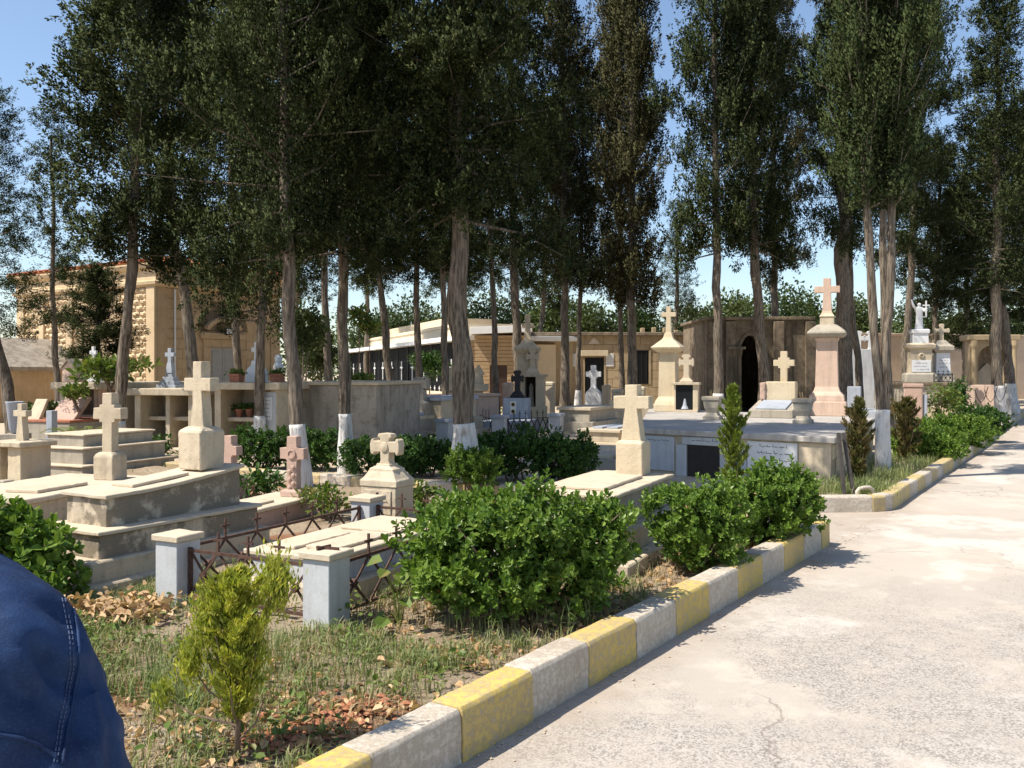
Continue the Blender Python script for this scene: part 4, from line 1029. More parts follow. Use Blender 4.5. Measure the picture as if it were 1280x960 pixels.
def top_cross(label, px, pyb, pyt, Y, w_px, mat, kind, rot=R(-20)):
    z = AZ(pyb, Y); S = Y / F; h = (pyb - pyt) * S; w_ = w_px * S
    t = thing("vault_cross", label, "headstone", (AX(px, Y), Y, z), rot)
    if kind == 'steps':
        for k in range(4):
            f = 1 - 0.22 * k
            ploft(t, "step", [(h * 0.10 * k - (0.002 if k else 0), w_ * 0.5 * f, w_ * 0.28 * f), (h * 0.10 * (k + 1), w_ * 0.5 * f, w_ * 0.28 * f)], 0, 0, mat)
        q = MB(); q.loft([(h * 0.4, w_ * 0.17, w_ * 0.12), (h * 0.66, w_ * 0.10, w_ * 0.08)]); q.build("neck", mat, t)
        pcross(t, cross_plain(h * 0.36, w_ * 0.46, w_ * 0.17, w_ * 0.17, h * 0.15, h * 0.1), 0, 0, h * 0.655, w_ * 0.14, mat)
    else:
        q = MB(); q.prism([(-w_ / 2, 0), (w_ / 2, 0), (w_ / 2, h * 0.24), (w_ * 0.36, h * 0.36), (w_ * 0.2, h * 0.42), (w_ * 0.14, h * 0.55), (-w_ * 0.14, h * 0.55), (-w_ * 0.2, h * 0.42), (-w_ * 0.36, h * 0.36), (-w_ / 2, h * 0.24)], -w_ * 0.22, w_ * 0.22); q.build("shoulder_stone", mat, t, 0.008)
        pcross(t, cross_plain(h * 0.47, w_ * 0.52, w_ * 0.19, w_ * 0.19, h * 0.22, h * 0.11), 0, 0, h * 0.545, w_ * 0.17, mat)
    return t
top_cross("grey marble cross on four steps atop the bare niche vault", 213, 486, 436, 18.7, 30, M['blue'], 'steps')
top_cross("white shouldered cross atop the vault between the terracotta planters", 321, 478, 428, 18.2, 26, M['plaque'], 'shoulder')
top_cross("white cross half hidden by the young leafy plant", 117, 480, 434, 20.2, 22, M['plaque'], 'steps')
t = thing("white_bust", "small white worn figure on a foot behind the second planter", "figure", (AX(348, 19.2), 19.2, 1.54), R(-15))
q = MB(); q.lathe([(0.14, 0), (0.13, 0.08), (0.07, 0.10), (0.06, 0.2), (0.10, 0.27), (0.12, 0.34), (0.07, 0.42), (0.085, 0.48), (0.08, 0.54), (0.03, 0.59)], 14); q.build("figure", M['plaque'], t, 0, True, wear=0.03)
t = thing("gabled_stone", "small pink gabled stone on the vault behind the thin far-off trunk", "headstone", (AX(85, 19.5), 19.5, 1.53), R(-20))
q = MB(); q.prism([(-0.18, 0), (0.18, 0), (0.18, 0.30), (0, 0.46), (-0.18, 0.30)], 0, 0.35); q.build("stone", M['salmon'], t, 0.01)
q = MB(); q.prism([(-0.21, 0.29), (0.0, 0.475), (0.21, 0.29), (0.21, 0.33), (0, 0.515), (-0.21, 0.33)], -0.03, 0.38); q.build("coping", M['cream'], t)

# ------------------------------------------------------------------ tombs of the middle ground
def sarco(name, label, px, py, w_, l_, tiers, rot, z0=GZ, group=None):
    """tiers: (inset, z0, z1, material), origin at the near right corner"""
    x, y = G(px, py, z0)
    t = thing(name, label, "tomb", (x, y, 0), rot, group)
    for (i, za, zb, m) in tiers:
        pbox(t, "tier", -w_ + i, -i, i, l_ - i, za, zb, M[m], 0.012)
    return t
t = sarco("tiered_tomb", "dark tiered tomb with a broken headstone, behind the dark hedge", 490, 557, 1.15, 2.0, ((0, 0.05, 0.36, 'grey'), (0.07, 0.36, 0.62, 'grey'), (0.04, 0.62, 0.70, 'cream'), (0.16, 0.70, 0.78, 'blue')), R(-27))
ploft(t, "headstone_foot", [(0.70, 0.22, 0.16), (1.0, 0.22, 0.16), (1.06, 0.12, 0.10), (1.30, 0.10, 0.085)], -0.35, 1.75, M['grey'])
pcross(t, cross_flare(0.34, 0.40, 0.20, 0.18, 1.5), -0.35, 1.75, 1.29, 0.14, M['grey'])
t = sarco("tiered_tomb", "pale stepped tomb with dark roof slab, seen past the thick trunk", 557, 552, 1.55, 2.4, ((0, 0.05, 0.30, 'slab'), (0.2, 0.30, 0.60, 'cream'), (0.34, 0.60, 1.05, 'cream'), (0.28, 1.05, 1.14, 'blue')), R(-27))
t = thing("pink_slab_wall", "long low pink stone tomb edge in the sunny middle ground", "tomb", (AX(545, 27), 27.0, 0), R(-62))
pbox(t, "long_side", -0.3, 0.3, -1.2, 2.0, 0.05, 1.0, M['salmon'], 0.02); pbox(t, "cover_slab", -0.36, 0.36, -1.26, 2.06, 1.0, 1.08, M['salmon'], 0.015)
pbox(t, "cross_side", -2.2, -0.302, 0.9, 1.5, 0.05, 0.85, M['salmon'], 0.02)
t = thing("roofed_monument", "pale monument with wide plate and two gabled finials behind the thick trunk", "monument", (AX(581, 29), 29.0, 0), R(-10))
pbox(t, "pier", -0.55, -0.36, -0.3, 0.3, 0.05, 1.13, M['cream']); pbox(t, "pier", 0.36, 0.55, -0.3, 0.3, 0.05, 1.13, M['cream']); pbox(t, "back_slab", -0.36, 0.36, 0.2, 0.3, 0.05, 1.13, M['yellow'])
pbox(t, "plate", -0.72, 0.72, -0.42, 0.42, 1.13, 1.36, M['slab'], 0.03)
for sx in (-0.42, 0.46):
    q = MB(); q.prism([(-0.16, 0), (0.16, 0), (0.12, 0.3), (0.2, 0.3), (0, 0.62), (-0.2, 0.3), (-0.12, 0.3)], -0.12, 0.12, sx, 1.36); q.build("gabled_finial", M['slab'], t, 0.01)
# blue marble grave with dark cross and two oval portraits
BY = 25.0
t = thing("blue_marble_tomb", "blue-grey marble block with two oval portraits and dark cross, inside low fence", "tomb", (AX(646, BY), BY, 0), R(-12))
S = BY / F
pbox(t, "slab", -0.62, 0.62, -2.0, 0.3, 0.05, 0.45, M['blue'], 0.012)
pbox(t, "die", -15.5 * S, 15.5 * S, -0.2, 0.25, 0.45, 1.02, M['blue'], 0.01)
p = pbox(t, "portrait_panel", -6.5 * S, 1.0 * S, -0.215, -0.198, 0.56, 0.93, M['plaque'], 0.004)
for z in (0.65, 0.84):
    q = MB(); q.lathe([(0.062, 0), (0.062, 0.012), (0.01, 0.014)], 18); o = q.build("oval_portrait", M['gold'], p); o.rotation_euler = (R(90), 0, 0); o.location = (-2.7 * S, -0.213, z)
    q = MB(); q.lathe([(0.045, 0), (0.045, 0.004), (0.01, 0.005)], 18); o = q.build("portrait_face", M['iron'], o); o.location = (0, 0, 0.013)
ploft(t, "cross_foot", [(1.02, 0.20, 0.13), (1.08, 0.19, 0.12), (1.2, 0.10, 0.07)], 0.02, 0, M['iron'])
pcross(t, cross_flare(0.62, 0.36, 0.15, 0.38, 1.5), 0.02, 0, 1.18, 0.10, M['iron'])
PB = [(AX(625, 22.4), 22.4, "pale blue low pillar before the dark-cross tomb"), (AX(695, 23.4), 23.4, "pale blue low pillar beside the grey sarcophagus"), (AX(556, 20.6), 20.6, "pale blue low pillar next to the thick whitewashed trunk")]
for (x, y, lab) in PB:
    p = thing("low_pillar", lab, "pillar", (x, y, 0), R(-20), "pale blue grave pillars")
    pbox(p, "shaft", -0.16, 0.16, -0.16, 0.16, 0.05, 0.58, M['marble']); pbox(p, "cap", -0.19, 0.19, -0.19, 0.19, 0.58, 0.66, M['blue'], 0.012)
iron_fence("low black zigzag fence between the pale blue pillars", (PB[0][0] + 0.2, PB[0][1], 0), (PB[1][0] - 0.2, PB[1][1], 0), 7, 0.18, 0.55, "low fences of the dark-cross tomb", 0.0, 0.2, M['iron'], 0.03)
iron_fence("low black fence with crosses right beside the thick whitewashed trunk", (AX(600, 24.5), 24.5, 0), (PB[0][0] - 0.2, PB[0][1] + 0.1, 0), 4, 0.18, 0.55, "low fences of the dark-cross tomb", 0.0, 0.2, M['iron'], 0.03)
# tall cream monument with niche
MYY = 31.0
t = thing("niche_monument", "tall cream monument with open niche box, stepped cap and big cross", "monument", (AX(659, MYY), MYY, 0), R(-8))
S = MYY / F; zz = lambda py: AZ(py, MYY)
pbox(t, "base", -13 * S, 24 * S, -14 * S, 14 * S, 0.05, zz(508), M['yellow'], 0.012)
pbox(t, "niche_side", -6 * S, -2 * S, -12 * S, 12 * S, zz(508), zz(471), M['cream']); pbox(t, "niche_side", 12 * S, 22 * S, -12 * S, 12 * S, zz(508), zz(471), M['yellow'])
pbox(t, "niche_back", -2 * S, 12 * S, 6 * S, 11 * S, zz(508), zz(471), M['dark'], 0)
q = MB(); q.lathe([(0.13, zz(508)), (0.10, zz(500)), (0.07, zz(488)), (0.09, zz(484)), (0.02, zz(479))], 10, 5 * S, 1 * S); q.build("niche_figure", M['grey'], t)
pbox(t, "plate", -9 * S, 25 * S, -14 * S, 14 * S, zz(471), zz(468), M['cream'])
pbox(t, "shaft", -12 * S, 12 * S, -3 * S, 14 * S, zz(468), zz(441), M['cream'])
ploft(t, "cap", [(zz(442), 13 * S, 9 * S), (zz(437), 16 * S, 12 * S), (zz(435), 16 * S, 12 * S), (zz(430), 9 * S, 7 * S), (zz(425), 5.5 * S, 4.5 * S)], 0, 5 * S, M['cream'])
pcross(t, cross_plain(zz(393) - zz(426), 15 * S, 6.5 * S, 9 * S, 16 * S, 6 * S), 0, 5 * S, zz(426), 5 * S, M['cream'])
ploft(t, "small_cross_foot", [(zz(468), 8 * S, 5 * S), (zz(465), 7.5 * S, 5 * S), (zz(460), 4 * S, 3 * S)], 8 * S, -8 * S, M['slab'])
pcross(t, cross_flare(zz(437) - zz(461), 16 * S, 6 * S, 15 * S, 1.7), 8 * S, -8 * S, zz(461), 4 * S, M['slab'])
for (px, pt, pb, Y, wp, m, lab) in ((687, 477, 512, 32, 11, 'slab', "pale upright stone post beside the niche monument"), (635, 478, 497, 30, 11, 'salmon', "squat pink post between the dark cross and brown door"), (758, 481, 512, 34, 9, 'cream', "slim stone post beside the white cross headstone"), (772, 486, 516, 31, 12, 'cream', "thick stone post behind the obelisk cross"), (800, 483, 516, 30, 12, 'cream', "short stone post near the cream pillar monument")):
    p = thing("stone_post", lab, "post", (AX(px, Y), Y, 0), R(-20), "stone posts among the middle tombs")
    zt = AZ(pt, Y); hw_ = wp * Y / F / 2
    pbox(p, "shaft", -hw_, hw_, -hw_, hw_, 0.05, zt - 0.12, M[m]); ploft(p, "cap", [(zt - 0.122, hw_ * 1.1, hw_ * 1.1), (zt - 0.04, hw_ * 1.1, hw_ * 1.1), (zt, hw_ * 0.6, hw_ * 0.6)], 0, 0, M[m])
t = thing("white_cross_headstone", "white budded cross on rounded stone before the dark mausoleum door", "headstone", (AX(742, 33), 33.0, 0), R(-14))
S = 33 / F; zz = lambda py: AZ(py, 33)
hr = [(10 * S, 0.05), (10 * S, zz(494)), (8.5 * S, zz(490)), (5 * S, zz(486.5)), (3.4 * S, zz(484))]
q = MB(); q.prism(hr + [(-x, z) for x, z in reversed(hr)], -5 * S, 5 * S); q.build("stone", M['plaque'], t, 0.01)
c = pcross(t, cross_steps(zz(456.5) - zz(485), 19 * S, 6.5 * S, 14 * S, 6.5 * S, 1.6 * S), 0, 0, zz(485), 6 * S, M['plaque'])
t = sarco("grey_sarcophagus", "grey sarcophagus on a wide base, in the sunny middle ground", 741, 543, 1.2, 2.3, ((0, 0.05, 0.42, 'grey'), (0.16, 0.42, 0.72, 'grey'), (0.10, 0.72, 0.80, 'slab')), R(-27))
t = sarco("slab_grave", "pale low slab grave with two dark name slabs, near the obelisk cross", 775, 566, 0.95, 1.9, ((0, 0.05, 0.30, 'slab'), (0.05, 0.30, 0.50, 'cream'), (0.0, 0.50, 0.56, 'slab')), R(-27))
pbox(t, "name_slab", -0.72, -0.50, 0.3, 1.5, 0.56, 0.60, M['blue']); pbox(t, "name_slab", -0.42, -0.18, 0.35, 1.5, 0.56, 0.60, M['blue'])
t = sarco("slab_grave", "low stone kerb grave behind the dark hedge, before the obelisk tomb", 770, 590, 1.2, 2.2, ((0, 0.0, 0.30, 'grey'), (0.10, 0.30, 0.36, 'slab')), R(-27))
t = thing("stone_bench_wall", "low pale block wall behind the obelisk cross", "wall", (AX(762, 29), 29.0, 0), R(-6))
for k in range(3):
    pbox(t, "block", k * 0.52, k * 0.52 + 0.50, 0, 0.4, 0.05, 0.82 - 0.06 * k, M['cream'], 0.02)
# small graves on the far left
t = sarco("small_grave", "low weathered grave with slanting stone before the bare trunk, far-off", 110, 568, 1.4, 1.6, ((0, 0.05, 0.32, 'slab'), (0.12, 0.32, 0.40, 'cream')), R(-20))
t = thing("grey_vase_stone", "grey conical stone vase beside the slanted slabs near the picture edge", "vase", (AX(19, 16.5), 16.5, 0), 0)
q = MB(); q.lathe([(0.06, 0.6), (0.10, 0.68), (0.16, 1.18), (0.17, 1.2), (0.14, 1.2), (0.10, 0.9)], 14); q.build("vase", M['blue'], t, 0, True); pbox(t, "block", -0.2, 0.2, -0.2, 0.2, 0.05, 0.6, M['grey'])
t = thing("slanted_slab_grave", "reddish grave with leaning slabs and short blue post, below the chapel", "grave", (AX(52, 17.6), 17.6, 0), R(-18))
pbox(t, "base", -0.6, 0.7, 0, 1.8, 0.05, 0.75, M['grey'], 0.02)
q = MB(); prism_x(q, [(0.2, 0.75), (0.35, 0.75), (0.75, 1.22), (0.68, 1.26)], -0.1, 0.55); q.build("leaning_slab", M['pink'], t, 0.008)
q = MB(); prism_x(q, [(0.1, 0.75), (0.2, 0.75), (0.4, 1.2), (0.34, 1.2)], -0.5, -0.2); q.build("leaning_slab", M['cream'], t, 0.008)
pbox(t, "post", 0.42, 0.56, -0.3, -0.16, 0.05, 1.0, M['blue']); pbox(t, "chapel_side_stone", 0.45, 0.68, 1.0, 1.3, 0.75, 1.45, M['salmon'], 0.02)
pbox(t, "cover_slab", -0.62, 0.72, -0.02, 1.82, 0.75, 0.80, M['terra'], 0.01)

# ------------------------------------------------------------------ right side: statue vault, cross pedestal, posts
RY = 26.5
rx0 = AX(1126, RY)
rv = thing("terraced_vault", "raised stone terrace with steps carrying the statue and cross pedestals", "vault", (rx0, RY, 0), R(-10))
zt = AZ(478, RY)
pbox(rv, "terrace", 0, 1.75, 0, 3.0, 0.05, zt - 0.08, M['grey'], 0.02); pbox(rv, "terrace_slab", -0.08, 1.83, -0.08, 3.06, zt - 0.08, zt, M['old'], 0.015)
pbox(rv, "step", -0.5, 1.9, -0.7, -0.09, 0.05, 0.75, M['yellow'], 0.02); pbox(rv, "step", -0.9, 2.0, -1.3, -0.71, 0.05, 0.42, M['slab'], 0.02)
S = RY / F; zz = lambda py: AZ(py, RY)
st = thing("statue_pedestal", "moulded stone pedestal with inscribed panel and wreath under the white statue", "pedestal", (AX(1149, RY + 0.8), RY + 0.8, zt), R(-10))
ploft(st, "plinth", [(0, 19 * S, 14 * S), (10 * S, 18 * S, 13 * S), (12 * S, 15 * S, 11 * S)], 0, 0, M['grey'], 0.01)
pbox(st, "die", -13 * S, 13 * S, -10 * S, 10 * S, 11.5 * S, 42 * S, M['cream'], 0.01)
ploft(st, "cornice", [(41.5 * S, 13.5 * S, 10.5 * S), (44 * S, 16.5 * S, 13 * S), (48 * S, 17 * S, 13.5 * S), (50 * S, 14 * S, 10 * S)], 0, 0, M['cream'])
ploft(st, "upper_block", [(49.5 * S, 9.5 * S, 8.5 * S), (62 * S, 9 * S, 8 * S), (63 * S, 10.5 * S, 9.5 * S), (67 * S, 10.5 * S, 9.5 * S), (68 * S, 9 * S, 8 * S)], 0, 0, M['plaque'])
p = pbox(st, "panel", -11.5 * S, 11.5 * S, -10.7 * S, -9.9 * S, 13 * S, 28 * S, M['plaque'], 0.004); inscription(p, -9 * S, 9 * S, 26 * S, 3, -10.7 * S, 4 * S, seed=77)
q = MB(); q.lathe([(3.4 * S, 0), (3.4 * S, 0.03), (2.2 * S, 0.045), (2.0 * S, 0.01)], 14); o = q.build("wreath", M['cream'], st); o.rotation_euler = (R(90), 0, 0); o.location = (0, -9.9 * S, 34 * S)
sz = zt + 68 * S
sf = thing("statue", "white robed statue with one raised arm, holding a cross", "statue", (AX(1149, RY + 0.8), RY + 0.8, sz), R(-10))
k_ = 34 * S      # figure height
q = MB()
vs_, fs_ = [], []
ring = [(0.00, .150, .120, 0), (.05, .145, .115, 0), (.25, .125, .10, 0), (.45, .118, .09, 0), (.58, .115, .085, .0), (.70, .14, .09, 0), (.78, .155, .085, 0), (.83, .12, .07, 0), (.855, .05, .05, 0), (.875, .045, .045, 0), (.90, .060, .062, -.005), (.94, .066, .070, -.008), (.975, .052, .056, -.004), (1.0, .015, .015, 0)]
for (z, a, c, oy) in ring:
    for j in range(16):
        an = 2 * math.pi * j / 16
        fold = 1 + (0.10 * math.sin(an * 5 + z * 3) if z < 0.6 else 0)
        vs_.append((a * fold * math.cos(an) * k_, (c * fold * math.sin(an) + oy) * k_, z * k_))
for i in range(len(ring) - 1):
    for j in range(16):
        fs_.append([i * 16 + j, i * 16 + (j + 1) % 16, (i + 1) * 16 + (j + 1) % 16, (i + 1) * 16 + j])
fs_ += [list(range(15, -1, -1)), [(len(ring) - 1) * 16 + j for j in range(16)]]
q.add(vs_, fs_)
q.tube([(-.12 * k_, 0, .77 * k_), (-.20 * k_, -.03 * k_, .86 * k_), (-.25 * k_, -.05 * k_, .98 * k_), (-.28 * k_, -.05 * k_, 1.08 * k_), (-.285 * k_, -.05 * k_, 1.12 * k_)], [.055 * k_, .05 * k_, .042 * k_, .03 * k_, .028 * k_], 8)
q.tube([(.12 * k_, 0, .77 * k_), (.17 * k_, -.08 * k_, .68 * k_), (.20 * k_, -.12 * k_, .80 * k_)], [.055 * k_, .05 * k_, .035 * k_], 8)
q.build("figure", M['plaque'], sf, 0, True)
q = MB(); q.prism(cross_plain(.62 * k_, .24 * k_, .05 * k_, .05 * k_, .42 * k_, .05 * k_), -.15 * k_, -.11 * k_, 0.21 * k_, .45 * k_); q.build("held_cross", M['plaque'], sf)
cp = thing("cross_pedestal", "pale inscribed pedestal with flared cross beside the white statue", "monument", (AX(1177, RY + 0.9), RY + 0.9, zt - 0.0), R(-10))
ploft(cp, "plinth", [(0, 13 * S, 11 * S), (8 * S, 12 * S, 10 * S), (10 * S, 10.5 * S, 9 * S)], 0, 0, M['grey'])
ploft(cp, "die", [(9.5 * S, 9 * S, 8 * S), (38 * S, 8 * S, 7 * S)], 0, 0, M['plaque'])
ploft(cp, "cap", [(37.5 * S, 9 * S, 8 * S), (41 * S, 12 * S, 11 * S), (46 * S, 12.5 * S, 11 * S), (49 * S, 8 * S, 7 * S), (54 * S, 4 * S, 4 * S)], 0, 0, M['grey'])
pcross(cp, cross_flare(22 * S, 19 * S, 4.4 * S, 13 * S, 1.4), 0, 0, 53.5 * S, 3.6 * S, M['cream'])
inscription(cp, -6 * S, 6 * S, 30 * S, 3, -8.6 * S, 4.5 * S, seed=88)
iron_fence("thin black railing at the foot of the pale cross pedestal", (AX(1166, RY - 0.1), RY - 0.15, 0), (AX(1190, RY - 0.2), RY - 0.25, 0), 4, zt + 0.03, zt + 0.25, "railings on the terrace", 0, 0.1, M['iron'], 0.012)
p = thing("stub_column", "thick pinkish stub pillar with round grey side, before the terrace", "pillar", (AX(1142, 21.5), 21.5, 0), R(-24))
pbox(p, "shaft", -0.22, 0.20, -0.2, 0.2, 0.05, AZ(482, 21.5) - 0.04, M['pink'], 0.03); pbox(p, "cap", -0.24, 0.22, -0.22, 0.22, AZ(482, 21.5) - 0.04, AZ(479.5, 21.5), M['pink'], 0.02)
pbox(p, "side_stone", 0.204, 0.30, -0.15, 0.2, 0.05, 1.2, M['blue'], 0.02)
for i, (px, lab) in enumerate(((1212, "pinkish fence post with chain, nearest the dark shrub"), (1224, "pinkish fence post with chain, middle of three"), (1236, "pinkish fence post with chain, against the whitewashed trunk"))):
    Y = 27.5 + i * 0.5
    p = thing("grave_post", lab, "post", (AX(px, Y), Y, 0), R(-24), "pinkish chain posts on the right")
    pbox(p, "shaft", -0.14, 0.14, -0.14, 0.14, 0.05, AZ(481, Y), M['salmon'], 0.02)
    q = MB(); q.tube([(0.12 + 0.1 * k, 0.03 * k, AZ(483, Y) - 0.5 * (1 - (1 - k / 2.0) ** 2)) for k in range(5)], 0.012, 5); q.build("chain", M['iron'], p)
t = sarco("small_grave", "dark blue-grey grave block in the shade behind the dark shrub", 1216, 508, 0.8, 1.4, ((0, 0.05, 0.9, 'blue'), (-0.05, 0.9, 1.0, 'grey')), R(-24))
t = thing("chain_grave", "low stone grave with dark urn-shaped block beside the double trunk", "grave", (AX(1088, 24), 24.0, 0), R(-24))
pbox(t, "base", -0.7, 0.6, 0, 1.6, 0.05, 0.7, M['blue'], 0.02); pbox(t, "block", -0.6, -0.25, 0.2, 0.6, 0.7, 1.35, M['blue'], 0.02); pbox(t, "block", 0.1, 0.4, 0.4, 0.7, 0.7, 1.2, M['grey'], 0.02)
t = thing("white_cross_grave", "white-grey grave with cluster of small crosses before the boundary wall", "grave", (AX(1072, 33), 33.0, 0), R(-10))
pbox(t, "die", -0.5, 0.6, 0, 0.5, 0.05, 2.6, M['marble'], 0.02)
for k in range(3): pcross(t, cross_flare(0.7, 0.5, 0.16, 0.42, 1.6), -0.35 + 0.42 * k, 0.2, 2.59, 0.14, M['plaque'])
# ------------------------------------------------------------------ foliage generators
def unit(a):
    return a / np.maximum(np.linalg.norm(a, axis=-1, keepdims=True), 1e-6)
def kites(P, D, L, Wd, rng, mid=0.45, out=None):
    """flat kite-shaped sprays: base, side, tip, side"""
    D = unit(D)
    S = unit(np.cross(D, unit(rng.normal(size=P.shape))))
    L = L[:, None]; Wd = Wd[:, None]
    if out is not None:      # wind each spray so that its front looks out of the clump
        fl_ = np.sign(np.sum(np.cross(D, S) * out, axis=1, keepdims=True)); fl_[fl_ == 0] = 1
        S = S * -fl_
    return np.stack([P, P + D * L * mid + S * Wd, P + D * L, P + D * L * mid - S * Wd], axis=1).reshape(-1, 3)
def leaves6(P, D, Nn, L, Wd, fold=0.35):
    """rounded leaf folded along its midrib: two quads that share base and tip"""
    D = unit(D); S = unit(np.cross(D, Nn)); U = unit(np.cross(S, D))
    L = L[:, None]; Wd = Wd[:, None]
    tip = P + D * L - U * L * 0.12
    l1, l2 = P + D * L * 0.32 + S * Wd * 0.9 + U * Wd * fold, P + D * L * 0.74 + S * Wd * 0.85 + U * Wd * fold * 0.7
    r1, r2 = P + D * L * 0.32 - S * Wd * 0.9 + U * Wd * fold, P + D * L * 0.74 - S * Wd * 0.85 + U * Wd * fold * 0.7
    return np.stack([P, l1, l2, tip, P, tip, r2, r1], axis=1).reshape(-1, 3)
def crown_mesh(name, Rr, H, nl, plumes, ns, seed, prof, up=0.5, droop=0.0, sl=0.060, sw=0.0095, pl=0.38, pw=0.085, inner=0.3, fillers=7000, rough=0.35):
    """limbs that carry plumes; a plume is a short curved axis set with small sprays all round"""
    rng = np.random.default_rng(seed)
    P, D, L, W_, N_ = [], [], [], [], []
    limb = MB()
    for i in range(nl):
        t = (i + rng.random()) / nl
        h = t * H
        a = i * 2.399963 + rng.normal() * 0.6
        lump = 1 + rough * mnoise.noise(Vector((math.cos(a) * 1.3 + seed, math.sin(a) * 1.3, h * 0.75))) * 2
        rad = Rr * prof(t) * lump * rng.uniform(0.60, 1.08)
        rise = rng.uniform(0.1, 0.9) * rad * up * 2 - droop * rad
        if t < 0.16 and up < 1.0: rise = -rad * rng.uniform(-0.1, 0.55)
        o = np.array([math.cos(a), math.sin(a), 0.0])
        p0 = np.array([0, 0, h]); p1 = p0 + o * rad + np.array([0, 0, rise])
        pm = p0 + o * rad * 0.55 + np.array([0, 0, rise * 0.35])
        limb.tube([p0, pm, p1], [0.024 * (1.1 - t), 0.012 * (1.1 - t) + 0.003, 0.003], 5)
        m = max(4, int(plumes * (0.35 + 0.8 * rad / Rr)))
        fr = inner + (1 - inner) * rng.random(m) ** 0.62
        for f in fr:
            c = (1 - f) ** 2 * p0 + 2 * f * (1 - f) * pm + f * f * p1 + rng.normal(size=3) * np.array([0.17, 0.17, 0.13]) * (0.35 + 0.75 * f)
            k = int(ns * rng.uniform(0.6, 1.35))
            ax = unit(o * rng.uniform(0.1, 0.9) + np.array([0, 0, up * 1.7 + 0.1]) + rng.normal(size=3) * 0.42)
            if rng.random() < droop: ax = unit(o * 0.6 + np.array([0, 0, -0.8]) + rng.normal(size=3) * 0.3)
            ln, wd_ = pl * rng.uniform(0.55, 1.35), pw * rng.uniform(0.7, 1.35)
            s = rng.random(k)
            u = unit(rng.normal(size=(k, 3)))
            u = unit(u - (u @ ax)[:, None] * ax[None] * 0.9)
            prf = (np.sqrt(rng.random(k)) * wd_ * (1.15 - s * 0.85))[:, None]
            bend = np.array([0, 0, 0.12 * up]) if droop < 0.2 else np.array([0, 0, -0.10])
            P.append(c + ax[None] * (s * ln)[:, None] + bend[None] * (s ** 2)[:, None] + u * prf)
            D.append(ax[None] * 0.85 + u * 0.75 + rng.normal(size=(k, 3)) * 0.22)
            L.append(sl * rng.uniform(0.6, 1.4, k)); W_.append(sw * rng.uniform(0.6, 1.5, k))
            N_.append(u * 0.8 + o[None] * 0.35 + np.array([0, 0, 0.15]) + ax[None] * (s[:, None] - 0.3) * 0.6 + rng.normal(size=(k, 3)) * 0.22)
    if fillers:      # deep inside the crown
        t = rng.random(fillers); a = rng.random(fillers) * 6.283
        rr = np.array([prof(x) for x in t]) * Rr * 0.58 * np.sqrt(rng.random(fillers))
        P.append(np.stack([np.cos(a) * rr, np.sin(a) * rr, t * H + rr * 0.3], 1)); D.append(rng.normal(size=(fillers, 3)) + np.array([0, 0, 0.8]))
        L.append(rng.uniform(0.05, 0.10, fillers)); W_.append(np.full(fillers, 0.018)); N_.append(unit(rng.normal(size=(fillers, 3))))
    P, D, L, W_ = np.concatenate(P), np.concatenate(D), np.concatenate(L), np.concatenate(W_)
    N_ = unit(np.concatenate(N_))
    return np_mesh(name, kites(P, D, L, W_, rng, 0.45, N_), 4, N_), limb.mesh("branchwork")
prof_broad = lambda t: (0.62 + 0.50 * math.sin(min(1.0, t * 2.2 + 0.12) * math.pi * 0.62)) * (1 - max(0, t - 0.5) ** 1.5 * 1.9)
prof_col = lambda t: min(1.0, 0.62 + t * 2.2) * (1 - max(0, t - 0.35) ** 1.6 * 1.6)
prof_cone = lambda t: min(1.0, 0.75 + t * 1.2) * (1 - t * 0.80)
CR = {}
CR['broad1'] = crown_mesh("crown", 1.85, 6.4, 76, 33, 72, 1, prof_broad, 0.40, 0.10, 0.053, 0.0118, 0.38, 0.060, fillers=26000)
CR['broad2'] = crown_mesh("crown", 1.85, 6.4, 76, 33, 72, 2, prof_broad, 0.34, 0.20, 0.053, 0.0118, 0.38, 0.060, fillers=26000)
CR['broad3'] = crown_mesh("crown", 2.0, 11.0, 112, 23, 40, 8, prof_broad, 0.40, 0.10, 0.080, 0.0195, 0.44, 0.082, fillers=16000, rough=0.28)
CR['cone'] = crown_mesh("crown", 2.1, 10.0, 96, 22, 38, 9, prof_cone, 0.35, 0.08, 0.080, 0.0185, 0.42, 0.082, fillers=12000, rough=0.25)
CR['col1'] = crown_mesh("crown", 1.25, 11.0, 122, 18, 40, 3, prof_col, 0.85, 0.0, 0.080, 0.0190, 0.46, 0.070, fillers=14000, rough=0.2)
CR['col2'] = crown_mesh("crown", 1.42, 11.0, 118, 20, 40, 4, prof_col, 0.68, 0.04, 0.080, 0.0195, 0.46, 0.074, fillers=16000, rough=0.22)
CR['open1'] = crown_mesh("crown", 1.9, 10.0, 62, 22, 40, 5, prof_cone, 0.32, 0.12, 0.070, 0.013, 0.38, 0.075, inner=0.2, fillers=5000)
CR['open2'] = crown_mesh("crown", 1.5, 8.0, 40, 20, 56, 6, prof_cone, 0.40, 0.05, 0.070, 0.012, 0.36, 0.07, inner=0.3, fillers=1500)
CR['fresh'] = crown_mesh("crown", 0.80, 9.5, 122, 14, 54, 7, prof_col, 1.2, 0.0, 0.068, 0.0108, 0.48, 0.052, rough=0.18, fillers=12000)
